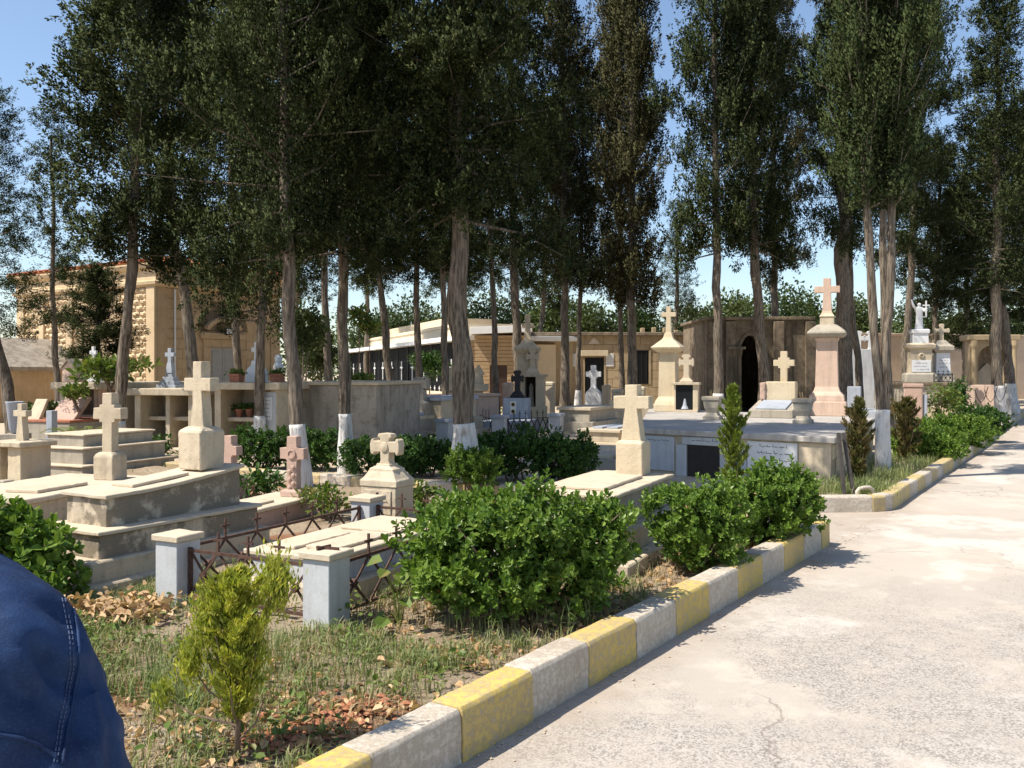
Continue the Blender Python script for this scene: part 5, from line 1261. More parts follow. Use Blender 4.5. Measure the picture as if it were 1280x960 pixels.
def trunk_mesh(paths, d, ztop):
    out = []
    for pts, rs in paths:
        # resample with a slight wander
        P = [Vector(p) for p in pts]
        fine, rad = [], []
        n = 36
        tot = sum((P[i + 1] - P[i]).length for i in range(len(P) - 1))
        for k in range(n + 1):
            s = tot * k / n
            i = 0
            while i < len(P) - 2 and s > (P[i + 1] - P[i]).length:
                s -= (P[i + 1] - P[i]).length; i += 1
            f = s / max((P[i + 1] - P[i]).length, 1e-5)
            p = P[i].lerp(P[i + 1], f)
            wob = mnoise.noise_vector(Vector((p.x * 3 + d * 40, p.z * 0.9, 2.0))) * d * 0.28
            fine.append(p + Vector((wob.x, wob.y, 0)) * min(1, k / 6))
            fl_ = 1.0 + 0.45 * max(0, 1 - k / 3.2)
            rad.append(d / 2 * rs * fl_ * (1 - 0.70 * (k / n) ** 1.2))
        out.append((fine, rad))
    return out
def tree(label, paths_px, Y, d, crown, sx, z0, sz, foliage='cyp', white=None, group="cypress trees", name="cypress_tree", zg=GZ, rot=None, category="tree", up=None):
    if not isinstance(paths_px[0], list): paths_px = [paths_px]
    bx = AX(paths_px[0][0][0], Y)
    t = thing(name, label, category, (bx, Y, zg), 0, group)
    cm, lm = CR[crown]
    Hc = cm_h[crown] * sz
    worlds = []
    for pp in paths_px:
        w3 = [(AX(px, Y) - bx, 0.0, AZ(py, Y) - zg) for (px, py) in pp]
        w3[0] = (w3[0][0], 0.0, -0.05)
        lx = w3[-1]; pv_ = w3[-2]
        dz = max(lx[2] - pv_[2], 0.2)
        ext = max(0.5, z0 + Hc * 0.85 - lx[2])
        sl_ = max(-0.12, min(0.12, (lx[0] - pv_[0]) / dz)) * 0.4
        w3.append((lx[0] + sl_ * ext, 0.0, lx[2] + ext))
        worlds.append(w3)
    for ti, (fine, rad) in enumerate(trunk_mesh([(w3, 1.0) for w3 in worlds], d, z0 + Hc)):
        q = MB(); q.tube(fine, rad, 12, 0.28)
        q.build("trunk", M['bark'], t, 0, True)
        if white:
            zt_ = white - zg
            wf, wr = [], []
            for i in range(len(fine) - 1):
                for s in range(4):
                    p = fine[i].lerp(fine[i + 1], s / 4)
                    if p.z < zt_ + 0.02: wf.append(p); wr.append((rad[i] + (rad[i + 1] - rad[i]) * s / 4) * 1.0 + 0.013)
            if len(wf) > 2:
                q = MB(); q.tube(wf, wr, 12, 0.28); q.build("whitewash_coat", M['wash'], t, 0, True)
        # crown
        fi = min(range(len(fine)), key=lambda i: abs(fine[i].z - (z0 - zg)))
        c0 = fine[fi]
        rz = random.uniform(0, 6.28) if rot is None else rot
        k = 1.0 if ti == 0 else 0.96
        me = cm
        if foliage != 'cyp':
            pass
        o = link("crown", me, M['cyp'], t, (c0.x, c0.y, z0 - zg), rz, (sx * k, sx * k, sz))
        o.material_slots[0].link = 'OBJECT'; o.material_slots[0].material = M[foliage]
        o = link("branchwork", lm, M['bark'], t, (c0.x, c0.y, z0 - zg), rz, (sx * k, sx * k, sz)); tag(o, kind="stuff")
    return t
cm_h = dict(cone=10.0, broad1=6.4, broad2=6.4, broad3=11.0, col1=11.0, col2=11.0, open1=10.0, open2=8.0, fresh=9.5)
# near trees of the left mass
tree("near cypress with thin whitewashed trunk rising behind the carved pink cross", [(377, 616), (372, 540), (362, 400), (357, 270)], 12.3, 0.21, 'broad1', 0.76, 3.3, 1.0, white=AZ(530, 12.3))
tree("cypress with straight whitewashed trunk before the blank concrete vault", [(432, 592), (431, 500), (429, 400), (427, 280)], 14.4, 0.20, 'broad2', 0.72, 3.7, 1.0, white=AZ(515, 14.4))
tree("thick-trunked cypress with whitewashed foot in the middle of the cemetery", [(579, 612), (582, 540), (577, 450), (572, 380), (572, 250)], 12.7, 0.32, 'broad2', 0.84, 3.9, 1.1, white=AZ(527, 12.7))
tree("slim cypress rising through the vault with the flower pots", [(325, 560), (325, 480), (327, 400), (328, 330)], 17.2, 0.19, 'open1', 0.72, 2.6, 1.0, white=AZ(516, 17.2))
tree("cypress with bent dark trunk standing before the chapel door", [(238, 560), (242, 500), (244, 470), (234, 400), (222, 330), (214, 260)], 19.6, 0.27, 'broad3', 0.76, 4.6, 0.84)
tree("cypress leaning over the step-cornered cross, its foot whitewashed", [(144, 575), (150, 500), (160, 410), (166, 330)], 17.0, 0.22, 'col2', 0.95, 3.8, 0.78, white=AZ(525, 17.0))
tree("sparse slender cypress in front of the rough-hewn chapel wall", [(76, 556), (73, 500), (68, 400), (66, 300)], 21.5, 0.17, 'open2', 0.80, 2.9, 0.66, white=AZ(503, 21.5))
tree("dark cypress leaning in from the picture edge beside the shed", [(20, 545), (8, 480), (-8, 400), (-22, 330)], 18.5, 0.26, 'open1', 0.62, 2.6, 0.50)
tree("dense dark conifer shrub against the rough-hewn chapel wall", [(122, 490), (122, 470), (122, 440)], 27.5, 0.25, 'col1', 0.86, 0.9, 0.37)
tree("cypress with grey trunk behind the chapel corner, half hidden", [(412, 500), (410, 420), (406, 330)], 24.0, 0.24, 'broad3', 0.76, 5.0, 0.57)
tree("tall cypress behind the near pink cross, filling the sky", [(300, 500), (296, 420), (292, 330)], 27.0, 0.25, 'broad3', 1.00, 5.0, 1.04)
tree("leaning thin cypress before the dark glass hall", [(494, 505), (488, 470), (480, 400), (474, 350)], 26.0, 0.24, 'broad3', 0.72, 4.6, 0.57)
tree("upright thin cypress before the round green tree at the glass hall", [(525, 512), (524, 440), (521, 350)], 28.0, 0.24, 'broad3', 0.76, 4.9, 0.60)
tree("thin cypress close behind the thick whitewashed trunk", [(557, 520), (556, 430), (553, 330)], 24.0, 0.20, 'col2', 1.0, 4.4, 0.62)
tree("slim cypress before the brown annex door", [(620, 515), (619, 430), (614, 340)], 30.0, 0.22, 'open1', 0.85, 5.0, 1.05)
tree("cypress directly behind the niche monument's cross", [(650, 515), (646, 420), (642, 330)], 32.5, 0.36, 'broad3', 0.76, 5.4, 0.96)
tree("pale straight cypress trunk before the tan mausoleum pilaster", [(706, 509), (706, 430), (705, 340)], 34.0, 0.34, 'col2', 1.05, 5.0, 1.15, 'cyp_brown')
tree("thin speckled cypress beside the pale mausoleum plaque", [(722, 508), (724, 430), (726, 360)], 35.0, 0.22, 'open2', 1.0, 5.2, 1.1, white=AZ(488, 35.0))
tree("narrow dark cypress whose thin trunk stands by the barred window", [(778, 507), (777, 430), (776, 380)], 36.5, 0.24, 'col1', 1.15, 4.6, 1.25, 'cyp_brown')
tree("narrow cypress with thick trunk right behind the obelisk cross", [(789, 512), (790, 430), (790, 370)], 32.0, 0.36, 'col1', 1.02, 4.2, 1.3, 'cyp_brown')
# right half
tree("cypress with whitewashed foot behind the square urn, before the gothic mausoleum", [(898, 520), (898, 430), (896, 340)], 26.5, 0.28, 'col2', 0.98, 5.2, 1.25, white=AZ(488, 26.5))
tree("cypress with curved dark trunk before the pointed arch", [(955, 520), (955, 470), (950, 420), (945, 350)], 27.5, 0.33, 'col2', 0.92, 5.4, 1.25)
tree("tall cypress behind the pointed arch mausoleum roof", [(972, 500), (970, 420), (968, 340)], 40.0, 0.36, 'broad3', 0.88, 6.2, 1.20, 'cyp_brown')
tree("broad-trunked cypress right behind the salmon obelisk", [(1056, 515), (1055, 420), (1055, 280)], 29.0, 0.54, 'broad3', 0.70, 6.0, 1.04)
tree("twin-stemmed bright green cypress with whitewashed foot at the kerb", [[(1102, 592), (1101, 520), (1096, 440), (1088, 340), (1082, 250)], [(1104, 592), (1105, 520), (1109, 440), (1114, 340), (1115, 250)]], 14.4, 0.155, 'fresh', 0.92, 4.35, 0.95, 'cyp_fresh', white=AZ(508, 14.4))
tree("third pale stem close behind the twin-stemmed cypress", [(1112, 545), (1110, 470), (1106, 400), (1104, 330)], 19.0, 0.18, 'col1', 0.85, 5.3, 1.0)
tree("thin crooked cypress between the salmon obelisk and the twin stems", [(1076, 510), (1072, 450), (1066, 400), (1062, 330)], 30.0, 0.26, 'open2', 0.9, 6.0, 1.0)
tree("far cypress behind the white statue", [(1128, 500), (1132, 430), (1138, 360)], 33.0, 0.30, 'broad3', 0.80, 5.6, 0.96)
tree("far cypress between statue and flared cross", [(1166, 500), (1168, 420), (1172, 350)], 36.0, 0.28, 'broad3', 0.8, 4.4, 0.62)
tree("cypress with flared whitewashed foot at the far road kerb", [(1249, 527), (1246, 480), (1244, 400), (1246, 300)], 29.0, 0.36, 'cone', 0.98, 4.4, 0.98, white=AZ(482, 29.0))
tree("dark cypress just behind the flared whitewashed trunk", [(1266, 512), (1262, 470), (1254, 400), (1252, 320)], 34.0, 0.40, 'broad3', 0.9, 4.2, 0.68, white=AZ(478, 34.0))
tree("dark cypress at the far end of the road", [(1300, 512), (1298, 440), (1294, 340)], 35.0, 0.36, 'broad3', 0.72, 3.9, 0.80)
tree("low dark cypress beyond the arched wall tomb", [(1205, 490), (1206, 430), (1208, 380)], 47.0, 0.32, 'broad3', 1.3, 3.4, 0.72)
tree("tall far cypress beyond the narrow pair", [(845, 490), (845, 420), (846, 370)], 50.0, 0.36, 'open1', 1.0, 3.4, 0.8)
tree("tall far cypress above the tan mausoleum roof", [(676, 490), (676, 420), (680, 370)], 52.0, 0.36, 'broad3', 1.2, 6.0, 1.04)
tree("far cypress beyond the glass hall roof", [(566, 480), (566, 420), (566, 360)], 62.0, 0.4, 'broad3', 1.3, 7.5, 1.12)
tree("far bare-stemmed cypress beyond the hall, nearest the chapel", [(458, 480), (458, 420), (460, 350)], 64.0, 0.4, 'broad3', 1.3, 7.8, 1.12)
tree("far cypress closing the gap behind the chapel roof", [(370, 480), (370, 420), (372, 350)], 50.0, 0.4, 'broad3', 1.3, 6.0, 1.04)

# ------------------------------------------------------------------ broad-leaved trees beyond the walls
def leaf_cloud(lobes, n, L, Wd, seed, up=0.3):
    rng = np.random.default_rng(seed)
    P, O = [], []
    vol = np.array([l[3] * l[4] * l[5] for l in lobes]) ** (2 / 3.0)
    for l, k in zip(lobes, (n * vol / vol.sum()).astype(int)):
        u = unit(rng.normal(size=(k, 3)))
        r = rng.random((k, 1)) ** 0.30
        lump = 1 + 0.22 * np.sin(u[:, :1] * 5 + l[0] * 3) * np.sin(u[:, 1:2] * 4 + 1) + 0.15 * np.sin(u[:, 2:3] * 7 + l[1])
        P.append(np.array(l[:3]) + u * r * lump * np.array(l[3:6])); O.append(u)
    P, O = np.concatenate(P), np.concatenate(O)
    D = O * 0.7 + rng.normal(size=P.shape) * 0.7 + np.array([0, 0, up])
    return P, O, D, rng
def broadtree(label, px, Y, z0, zt, r, seed, fol='broad', group="broad-leaved trees beyond the buildings", n=5200, trunk=True):
    rr = random.Random(seed)
    t = thing("broadleaf_tree", label, "tree", (AX(px, Y), Y, GZ), 0, group)
    zt -= 0.7
    h = zt - z0
    lobes = []
    for k in range(9):
        a = rr.uniform(0, 6.28); q_ = rr.uniform(0, 0.75) * r; s = rr.uniform(0.42, 0.62)
        lobes.append((math.cos(a) * q_, math.sin(a) * q_, z0 - GZ + h * rr.uniform(0.25, 0.8), r * s, r * s, h * s * 0.62))
    P, O, D, rng = leaf_cloud(lobes, n, 0.2, 0.08, seed)
    L = rng.uniform(0.14, 0.30, len(P)) * (Y / 55.0) ** 0.5
    link("crown", np_mesh("crown", kites(P, D, L, L * 0.30, rng), 4), M[fol], t)
    q = MB(); q.tube([(0, 0, -0.1), (0.1, 0, (z0 - GZ) * 0.6), (0.05, 0.1, z0 - GZ + h * 0.6)], [0.16, 0.13, 0.05], 9, 0.2); q.build("trunk", M['bark'], t, 0, True)
    return t
BT = [("pale green tree above the glass hall roof, nearest the chapel", 470, 72, 1.5, 7.5, 3.2, 'broad_dark'), ("grey-green tree above the pale hall parapet", 520, 74, 2.0, 8.2, 3.4, 'broad_dark'), ("green tree beyond the hall beside the thick trunk", 560, 72, 2.0, 7.8, 3.0, 'broad'),
      ("light green tree right of the thick trunk above the white roof edge", 608, 68, 2.5, 8.3, 2.9, 'broad'), ("light green tree above the annex roof", 655, 64, 2.5, 7.8, 2.6, 'broad'), ("bright green tree above the triangle relief", 690, 60, 2.5, 7.3, 2.4, 'broad'),
      ("bright green tree above the mausoleum door", 742, 58, 2.5, 6.9, 2.3, 'broad'), ("green tree behind the cream pillar's cross", 800, 60, 2.5, 6.9, 2.5, 'broad_dark'), ("light green tree between cream pillar and gothic mausoleum", 866, 58, 2.5, 6.6, 2.2, 'broad'),
      ("green tree above the gothic mausoleum roof", 925, 56, 2.5, 7.2, 2.4, 'broad'), ("green tree behind the curved dark trunk", 985, 58, 2.5, 7.6, 2.4, 'broad_dark'), ("fresh green tree left of the salmon obelisk's cross", 1012, 62, 2.5, 8.0, 2.3, 'broad'),
      ("fresh green tree behind the twin-stemmed cypress", 1080, 60, 2.0, 7.6, 2.6, 'broad'), ("green tree beyond the boundary wall by the statue", 1150, 64, 2.0, 7.0, 2.8, 'broad_dark'), ("bright green tree beyond the wall by the flared cross", 1206, 62, 2.0, 6.2, 2.4, 'broad'), ("green tree beyond the wall above the arched tomb", 1262, 64, 2.0, 7.5, 3.0, 'broad_dark')]
for i, (lab, px, Y, z0, zt, r, f) in enumerate(BT):
    broadtree(lab, px, Y, z0, zt, r, 100 + i, f)
far = MB()
tp_ = leaf_cloud([(x, 92 + 4 * math.sin(x), 3.0 + 1.2 * math.sin(x * 0.7), 5.0, 3.0, 3.6) for x in range(-60, 75, 5)], 18000, 0, 0, 77)
o = link("distant_wood", np_mesh("distant_wood", kites(tp_[0], tp_[2], tp_[3].uniform(0.3, 0.6, len(tp_[0])), tp_[3].uniform(0.12, 0.2, len(tp_[0])), tp_[3]), 4), M['broad_dark'])
tag(o, "far-off band of dark green wood behind everything", "wood", kind="stuff")
# round clipped tree and saplings in front of the glass hall
def sapling(name, label, px, Y, zc, r, hgt, seed, fol, n, L=0.10, stems=1, zg=GZ, cat="tree", spread=0.0, group=None):
    rr = random.Random(seed)
    t = thing(name, label, cat, (AX(px, Y), Y, zg), 0, group)
    lobes = [(rr.uniform(-.5, .5) * r, rr.uniform(-.5, .5) * r, zc - zg + rr.uniform(-.4, .4) * hgt, r * rr.uniform(.4, .7), r * rr.uniform(.4, .7), hgt * rr.uniform(.35, .55)) for k in range(7)]
    P, O, D, rng = leaf_cloud(lobes, n, L, L * 0.3, seed)
    Ls = rng.uniform(0.6, 1.3, len(P)) * L
    link("foliage", np_mesh("foliage", leaves6(P, D, rng.normal(size=P.shape) * 0.5 + np.array([0, 0, 1.0]), Ls, Ls * 0.24), 4), M[fol], t)
    for k in range(stems):
        a = rr.uniform(0, 6.28)
        q = MB(); q.tube([(0.03 * k, 0, -0.05), (math.cos(a) * spread * 0.4, math.sin(a) * spread * 0.4, (zc - zg) * 0.5), (math.cos(a) * spread, math.sin(a) * spread, zc - zg + hgt * 0.2)], [0.018 + r * 0.02, 0.014 + r * 0.012, 0.006], 6); q.build("stem", M['twig'], t)
    return t
sapling("clipped_tree", "round-headed clipped green tree in front of the dark glass hall", 537, 33.0, AZ(456, 33.0), 0.75, 0.62, 5, 'hedge', 2600, 0.11)
sapling("young_tree", "young green tree between grey trunks behind the blank vault", 378, 22.0, AZ(418, 22.0), 0.75, 0.9, 6, 'broad', 1500, 0.14, 2, spread=0.2)
sapling("young_tree", "young green tree close beside the chapel, behind the planters", 400, 24.5, AZ(440, 24.5), 0.8, 0.9, 7, 'broad', 1500, 0.14, 2, spread=0.2)
sapling("stem_sapling", "thin pale sapling with small crown before the hall parapet, nearer the chapel", 449, 24.0, AZ(392, 24.0), 0.30, 0.30, 8, 'youngleaf', 220, 0.14)
sapling("stem_sapling", "thin pale sapling with small crown, just right of its taller twin", 462, 24.0, AZ(408, 24.0), 0.30, 0.26, 9, 'youngleaf', 220, 0.14)
sapling("low_shrub", "low yellow-green shrub at the foot of the thin saplings", 448, 22.5, AZ(474, 22.5), 0.40, 0.16, 10, 'youngleaf', 260, 0.12, cat="shrub")
sapling("leafy_plant", "spreading young plant with reddish-green leaves above the grey niche vault", 135, 17.9, AZ(462, 17.9), 0.75, 0.26, 11, 'youngleaf', 620, 0.16, 3, zg=1.40, cat="plant", spread=0.35)
sapling("leafy_plant", "reddish-green leaves hanging over the vault slab below the leafy plant", 98, 17.8, AZ(488, 17.8), 0.32, 0.14, 12, 'youngleaf', 200, 0.14, 2, zg=1.0, cat="plant", spread=0.25)
sapling("rose_bush", "thin leafy rose stems in the bare niches of the vault", 197, 16.9, AZ(560, 16.9), 0.34, 0.30, 13, 'hedge', 260, 0.09, 4, cat="shrub", spread=0.35)
sapling("low_shrub", "green tuft of weeds at the foot of the brown annex door", 606, 33.0, 0.32, 0.75, 0.18, 14, 'youngleaf', 700, 0.12, cat="weeds")
sapling("low_shrub", "bright green weeds behind the small cross near the shed", 48, 19.5, AZ(512, 19.5), 0.45, 0.16, 15, 'broad', 500, 0.12, cat="weeds")
sapling("low_shrub", "loose green weeds growing between the pink tomb and stepped tomb", 325, 10.9, 0.42, 0.38, 0.22, 16, 'hedge', 260, 0.10, 4, cat="weeds", spread=0.25)
sapling("low_shrub", "green weeds between the far fence pillar and the carved pink cross", 405, 9.6, 0.36, 0.32, 0.18, 17, 'youngleaf', 420, 0.07, 4, cat="weeds", spread=0.25)
sapling("low_shrub", "green weeds right of the inscribed headstone", 525, 9.6, 0.40, 0.26, 0.22, 18, 'youngleaf', 300, 0.08, 4, cat="weeds", spread=0.2)
sapling("dark_shrub", "dark upright shrub before the terrace steps", 1199, 24.5, 1.05, 0.36, 0.75, 19, 'hedge', 1500, 0.09, 3, cat="shrub", spread=0.15)
sapling("light_shrub", "loose light green shrub before the terrace", 1178, 21.5, 1.1, 0.42, 0.45, 20, 'youngleaf', 700, 0.09, 4, cat="shrub", spread=0.2)
# fern-like palm beside the vault
fp = thing("fern_palm", "arching feather-leaved palm beside the grey niche vault", "plant", (AX(104, 16.4), 16.4, GZ), 0)
for k in range(13):
    a = k * 2.4; v = []
    for j in range(24):
        f = j / 23; r_ = 0.85 * f; z = 0.25 + 1.05 * f - 0.75 * f * f
        p = np.array([math.cos(a) * r_ * 0.8, math.sin(a) * r_ * 0.8, z]); sd_ = np.array([-math.sin(a), math.cos(a), 0.0]); fw = np.array([math.cos(a), math.sin(a), 0.35])
        for s_ in (-1, 1):
            dd_ = sd_ * s_ * 0.8 + fw * 0.5 + np.array([0, 0, -0.25]); l_n = 0.17 * (1 - 0.6 * f); n_v = np.array([0, 0, 0.012])
            v += [p, p + dd_ * l_n * 0.4 + fw * 0.010, p + dd_ * l_n, p + dd_ * l_n * 0.4 - fw * 0.010]
    link("frond", np_mesh("frond", v, 4), M['youngleaf'], fp)

# ------------------------------------------------------------------ bushes of the beds
def bush(name, label, x, y, lobes, n, L, seed, fol='euon', zg=0.14, group=None, twigs=14, per=7, cat="bush"):
    """rosettes of rounded leaves at the twig ends; lobes are (dx, dy, z, rx, ry, rz) above the ground"""
    rng = np.random.default_rng(seed); rr = random.Random(seed)
    t = thing(name, label, cat, (x, y, zg), 0, group)
    P, O = [], []
    vol = np.array([l[3] * l[4] + l[3] * l[5] + l[4] * l[5] for l in lobes])
    for l, k in zip(lobes, np.maximum(1, (n * vol / vol.sum()).astype(int))):
        u = unit(rng.normal(size=(k, 3)) + np.array([0, 0, 0.25]))
        r = rng.random((k, 1)) ** 0.25
        lump = np.array([[1 + 0.42 * mnoise.noise(Vector((w[0] * 2.6 + l[0] * 7 + seed, w[1] * 2.6 + l[1] * 5, w[2] * 2.6))) + 0.16 * mnoise.noise(Vector((w[0] * 7, w[1] * 7 + seed, w[2] * 7)))] for w in u]) + rng.normal(size=(k, 1)) * 0.06
        P.append(np.array(l[:3]) + u * r * lump * np.array(l[3:6])); O.append(u)
    P, O = np.concatenate(P), np.concatenate(O)
    keep = (P[:, 2] > 0.05) & np.array([mnoise.noise(Vector((p[0] * 5 + seed, p[1] * 5, p[2] * 5))) > -0.30 for p in P])
    P, O = P[keep], O[keep]
    ax = unit(O + np.array([0, 0, 0.7]) + rng.normal(size=P.shape) * 0.35)
    e1 = unit(np.cross(ax, rng.normal(size=P.shape))); e2 = np.cross(ax, e1)
    Q, D, N_, Ls = [], [], [], []
    for k in range(per):
        an = k * 2.4 + rng.random(len(P)) * 0.6
        tilt = 0.25 + 0.75 * (k / per)
        dr_ = e1 * np.cos(an)[:, None] + e2 * np.sin(an)[:, None]
        Q.append(P - ax * (0.02 + 0.028 * k / per * 2)[..., None] if False else P - ax * (0.055 * k / per)); D.append(dr_ * tilt + ax * (1.05 - tilt)); N_.append(ax + rng.normal(size=P.shape) * 0.15)
        Ls.append(L * rng.uniform(0.65, 1.2, len(P)))
    Q, D, N_, Ls = np.concatenate(Q), np.concatenate(D), np.concatenate(N_), np.concatenate(Ls)
    link("foliage", np_mesh("foliage", leaves6(Q, D, N_, Ls, Ls * 0.31), 4), M[fol], t)
    yl = rng.choice(len(P), max(4, len(P) // 45), replace=False)
    Ly = L * rng.uniform(0.7, 1.1, len(yl)); link('yellowed_leaves', np_mesh('yellowed_leaves', leaves6(P[yl], ax[yl] * 0.3 + e1[yl], ax[yl], Ly, Ly * 0.27), 4), M['deadleaf'], t)['kind'] = 'stuff'
    for k in range(twigs):
        l = lobes[k % len(lobes)]; a = rr.uniform(0, 6.28); f = rr.uniform(0.3, 0.85)
        e = (l[0] + math.cos(a) * l[3] * f, l[1] + math.sin(a) * l[4] * f, l[2] + l[5] * rr.uniform(0.0, 0.75))
        q = MB(); q.tube([(l[0] * 0.3 + rr.uniform(-.05, .05), l[1] * 0.3, -0.08), (e[0] * 0.45 + rr.uniform(-.05, .05), e[1] * 0.45, e[2] * 0.5), e], [0.016, 0.011, 0.003], 6, 0.2); q.build("branch", M['twig'], t, 0, True)
    return t
bush("green_bush", "biggest glossy green bush, right behind the striped kerb", 0.0, 5.75, [(-0.30, 0.0, 0.50, 0.42, 0.45, 0.34), (0.05, -0.05, 0.58, 0.42, 0.42, 0.33), (-0.12, -0.18, 0.36, 0.44, 0.36, 0.28), (0.42, 0.12, 0.48, 0.36, 0.36, 0.28), (0.32, -0.02, 0.30, 0.34, 0.32, 0.24), (0.60, 0.25, 0.50, 0.26, 0.28, 0.28), (-0.45, 0.05, 0.34, 0.26, 0.3, 0.24)], 3400, 0.048, 31, twigs=22)
bush("green_bush", "glossy green bush with bare slanting twig, middle of the kerb-side three", 1.46, 7.15, [(-0.10, 0, 0.46, 0.30, 0.32, 0.26), (0.16, 0.08, 0.48, 0.32, 0.32, 0.24), (0.05, -0.05, 0.30, 0.34, 0.32, 0.26)], 1700, 0.046, 32, twigs=12)
bush("green_bush", "rounded glossy green bush at the end of the striped kerb", 2.38, 8.25, [(0.0, 0.0, 0.42, 0.44, 0.42, 0.34), (0.20, 0.1, 0.40, 0.36, 0.36, 0.34), (-0.15, -0.1, 0.32, 0.40, 0.36, 0.28)], 2200, 0.045, 33, twigs=12)
bush("leafy_bush", "loose big-leaved green bush beside the person in blue", -3.42, 6.15, [(-0.30, 0, 0.42, 0.34, 0.30, 0.30), (0.08, 0.0, 0.34, 0.30, 0.28, 0.26), (0.22, -0.05, 0.16, 0.26, 0.25, 0.18), (-0.05, 0.05, 0.54, 0.14, 0.14, 0.12)], 420, 0.085, 34, twigs=12, per=6)
HB = "dark hedges behind the cross path"
bush("hedge_bush", "dark hedge below the flower-pot vault, before the thin trunk", AX(330, 15.0), 15.0, [(-0.25, 0, 0.35, 0.42, 0.4, 0.36), (0.22, 0.05, 0.38, 0.42, 0.4, 0.34)], 800, 0.06, 35, 'hedge', GZ, HB, 4)
bush("hedge_bush", "dark hedge between the leaning trunk and the straight whitewashed trunk", AX(396, 14.9), 14.9, [(-0.12, 0, 0.36, 0.42, 0.4, 0.36), (0.22, 0, 0.34, 0.35, 0.4, 0.32)], 700, 0.06, 36, 'hedge', GZ, HB, 4)
bush("hedge_bush", "dark hedge right behind the inscribed headstone", AX(480, 14.0), 14.0, [(-0.32, 0, 0.30, 0.42, 0.4, 0.30), (0.30, 0.05, 0.32, 0.45, 0.4, 0.30)], 800, 0.06, 37, 'hedge', GZ, HB, 4)
bush("hedge_bush", "dark hedge between the headstone's hedge and the thick trunk", AX(535, 13.9), 13.9, [(-0.15, 0, 0.32, 0.40, 0.4, 0.32), (0.25, 0, 0.28, 0.3, 0.35, 0.28)], 650, 0.06, 38, 'hedge', GZ, HB, 4)
bush("hedge_bush", "lighter small bush at the foot of the thick whitewashed trunk", AX(588, 12.2), 12.2, [(-0.08, 0, 0.34, 0.30, 0.3, 0.28), (0.15, 0, 0.30, 0.3, 0.3, 0.26)], 520, 0.055, 39, 'euon', GZ, HB, 4)
bush("hedge_bush", "broad dark hedge just right of the thick whitewashed trunk", AX(650, 13.4), 13.4, [(-0.40, 0, 0.40, 0.45, 0.45, 0.36), (0.10, 0, 0.42, 0.45, 0.42, 0.36)], 950, 0.06, 40, 'hedge', GZ, HB, 5)
bush("hedge_bush", "dark hedge with bare lower twigs left of the obelisk tomb", AX(706, 13.2), 13.2, [(-0.15, 0, 0.40, 0.42, 0.42, 0.36), (0.20, 0, 0.40, 0.32, 0.35, 0.32)], 800, 0.06, 41, 'hedge', GZ, HB, 12)
RB = "bushes along the right kerb"
bush("kerb_bush", "green bush beside the brownish conifer at the right kerb", AX(1158, 16.6), 16.6, [(-0.25, 0, 0.32, 0.55, 0.5, 0.34), (0.25, 0.1, 0.34, 0.5, 0.5, 0.32), (0.1, -0.3, 0.25, 0.5, 0.4, 0.28)], 1300, 0.06, 42, 'euon', GZ, RB, 6)
bush("kerb_bush", "green bush in the middle of the right kerb's hedge", AX(1192, 19.0), 19.0, [(-0.3, 0, 0.36, 0.6, 0.55, 0.36), (0.35, 0.1, 0.38, 0.55, 0.5, 0.36), (0.0, -0.3, 0.3, 0.6, 0.4, 0.3)], 1300, 0.065, 43, 'euon', GZ, RB, 6)
bush("kerb_bush", "darker bush at the far end of the right kerb's hedge", AX(1222, 22.0), 22.0, [(-0.2, 0, 0.4, 0.6, 0.55, 0.4), (0.3, 0.1, 0.38, 0.55, 0.5, 0.36)], 1000, 0.07, 44, 'hedge', GZ, RB, 6)
# flame-shaped small conifers
def conifer(name, label, x, y, h, r, n, seed, fol, zg, bare=0.12, lean=0.0, L=0.03, group=None):
    rng = np.random.default_rng(seed)
    t = thing(name, label, "conifer", (x, y, zg), 0, group)
    P, D = [], []
    nb = 62
    for k in range(nb):
        f = (k + rng.random()) / nb
        z = h * (bare + (0.95 - bare) * f)
        rad = r * (0.55 + 0.9 * f if f < 0.45 else (1.0 - ((f - 0.45) / 0.55) ** 1.6 * 0.92)) * rng.uniform(0.4, 1.3)
        a = k * 2.4 + rng.normal() * 0.5
        o = np.array([math.cos(a), math.sin(a), 0])
        m = int(n / nb)
        s = rng.random(m) ** 0.8
        c = np.array([lean * z, 0, z]) + o[None] * (rad * s)[:, None] + np.array([0, 0, 1.0])[None] * (s * rad * 1.1)[:, None]
        side = np.array([-o[1], o[0], 0])
        c = c + side[None] * (rng.normal(size=m) * rad * 0.15 * (1.1 - s * 0.7))[:, None] + rng.normal(size=(m, 3)) * 0.008
        P.append(c); D.append(o[None] * 0.45 + np.array([0, 0, 1.0]) + side[None] * rng.normal(size=(m, 1)) * 0.55 + rng.normal(size=(m, 3)) * 0.25)
    P, D = np.concatenate(P), np.concatenate(D)
    Ls = L * rng.uniform(0.6, 1.5, len(P))
    link("foliage", np_mesh("foliage", kites(P, D, Ls, Ls * 0.14, rng), 4), M[fol], t)
    q = MB(); q.tube([(0, 0, -0.08), (lean * h * 0.4 + 0.01, 0.01, h * 0.4), (lean * h * 0.8, 0, h * 0.85)], [0.012 + r * 0.02, 0.010, 0.003], 7, 0.2); q.build("stem", M['twig'], t, 0, True)
    for k in range(9):
        a = k * 2.4; z = h * (0.10 + 0.05 * k); q = MB(); q.tube([(0, 0, z), (math.cos(a) * r * 0.5, math.sin(a) * r * 0.5, z + r * 0.5), (math.cos(a) * r * 0.75, math.sin(a) * r * 0.75, z + r * 1.2)], [0.006, 0.004, 0.002], 5); q.build("branch", M['twig'], t)
    return t
cx_, cy_ = G(296, 952, 0.15)
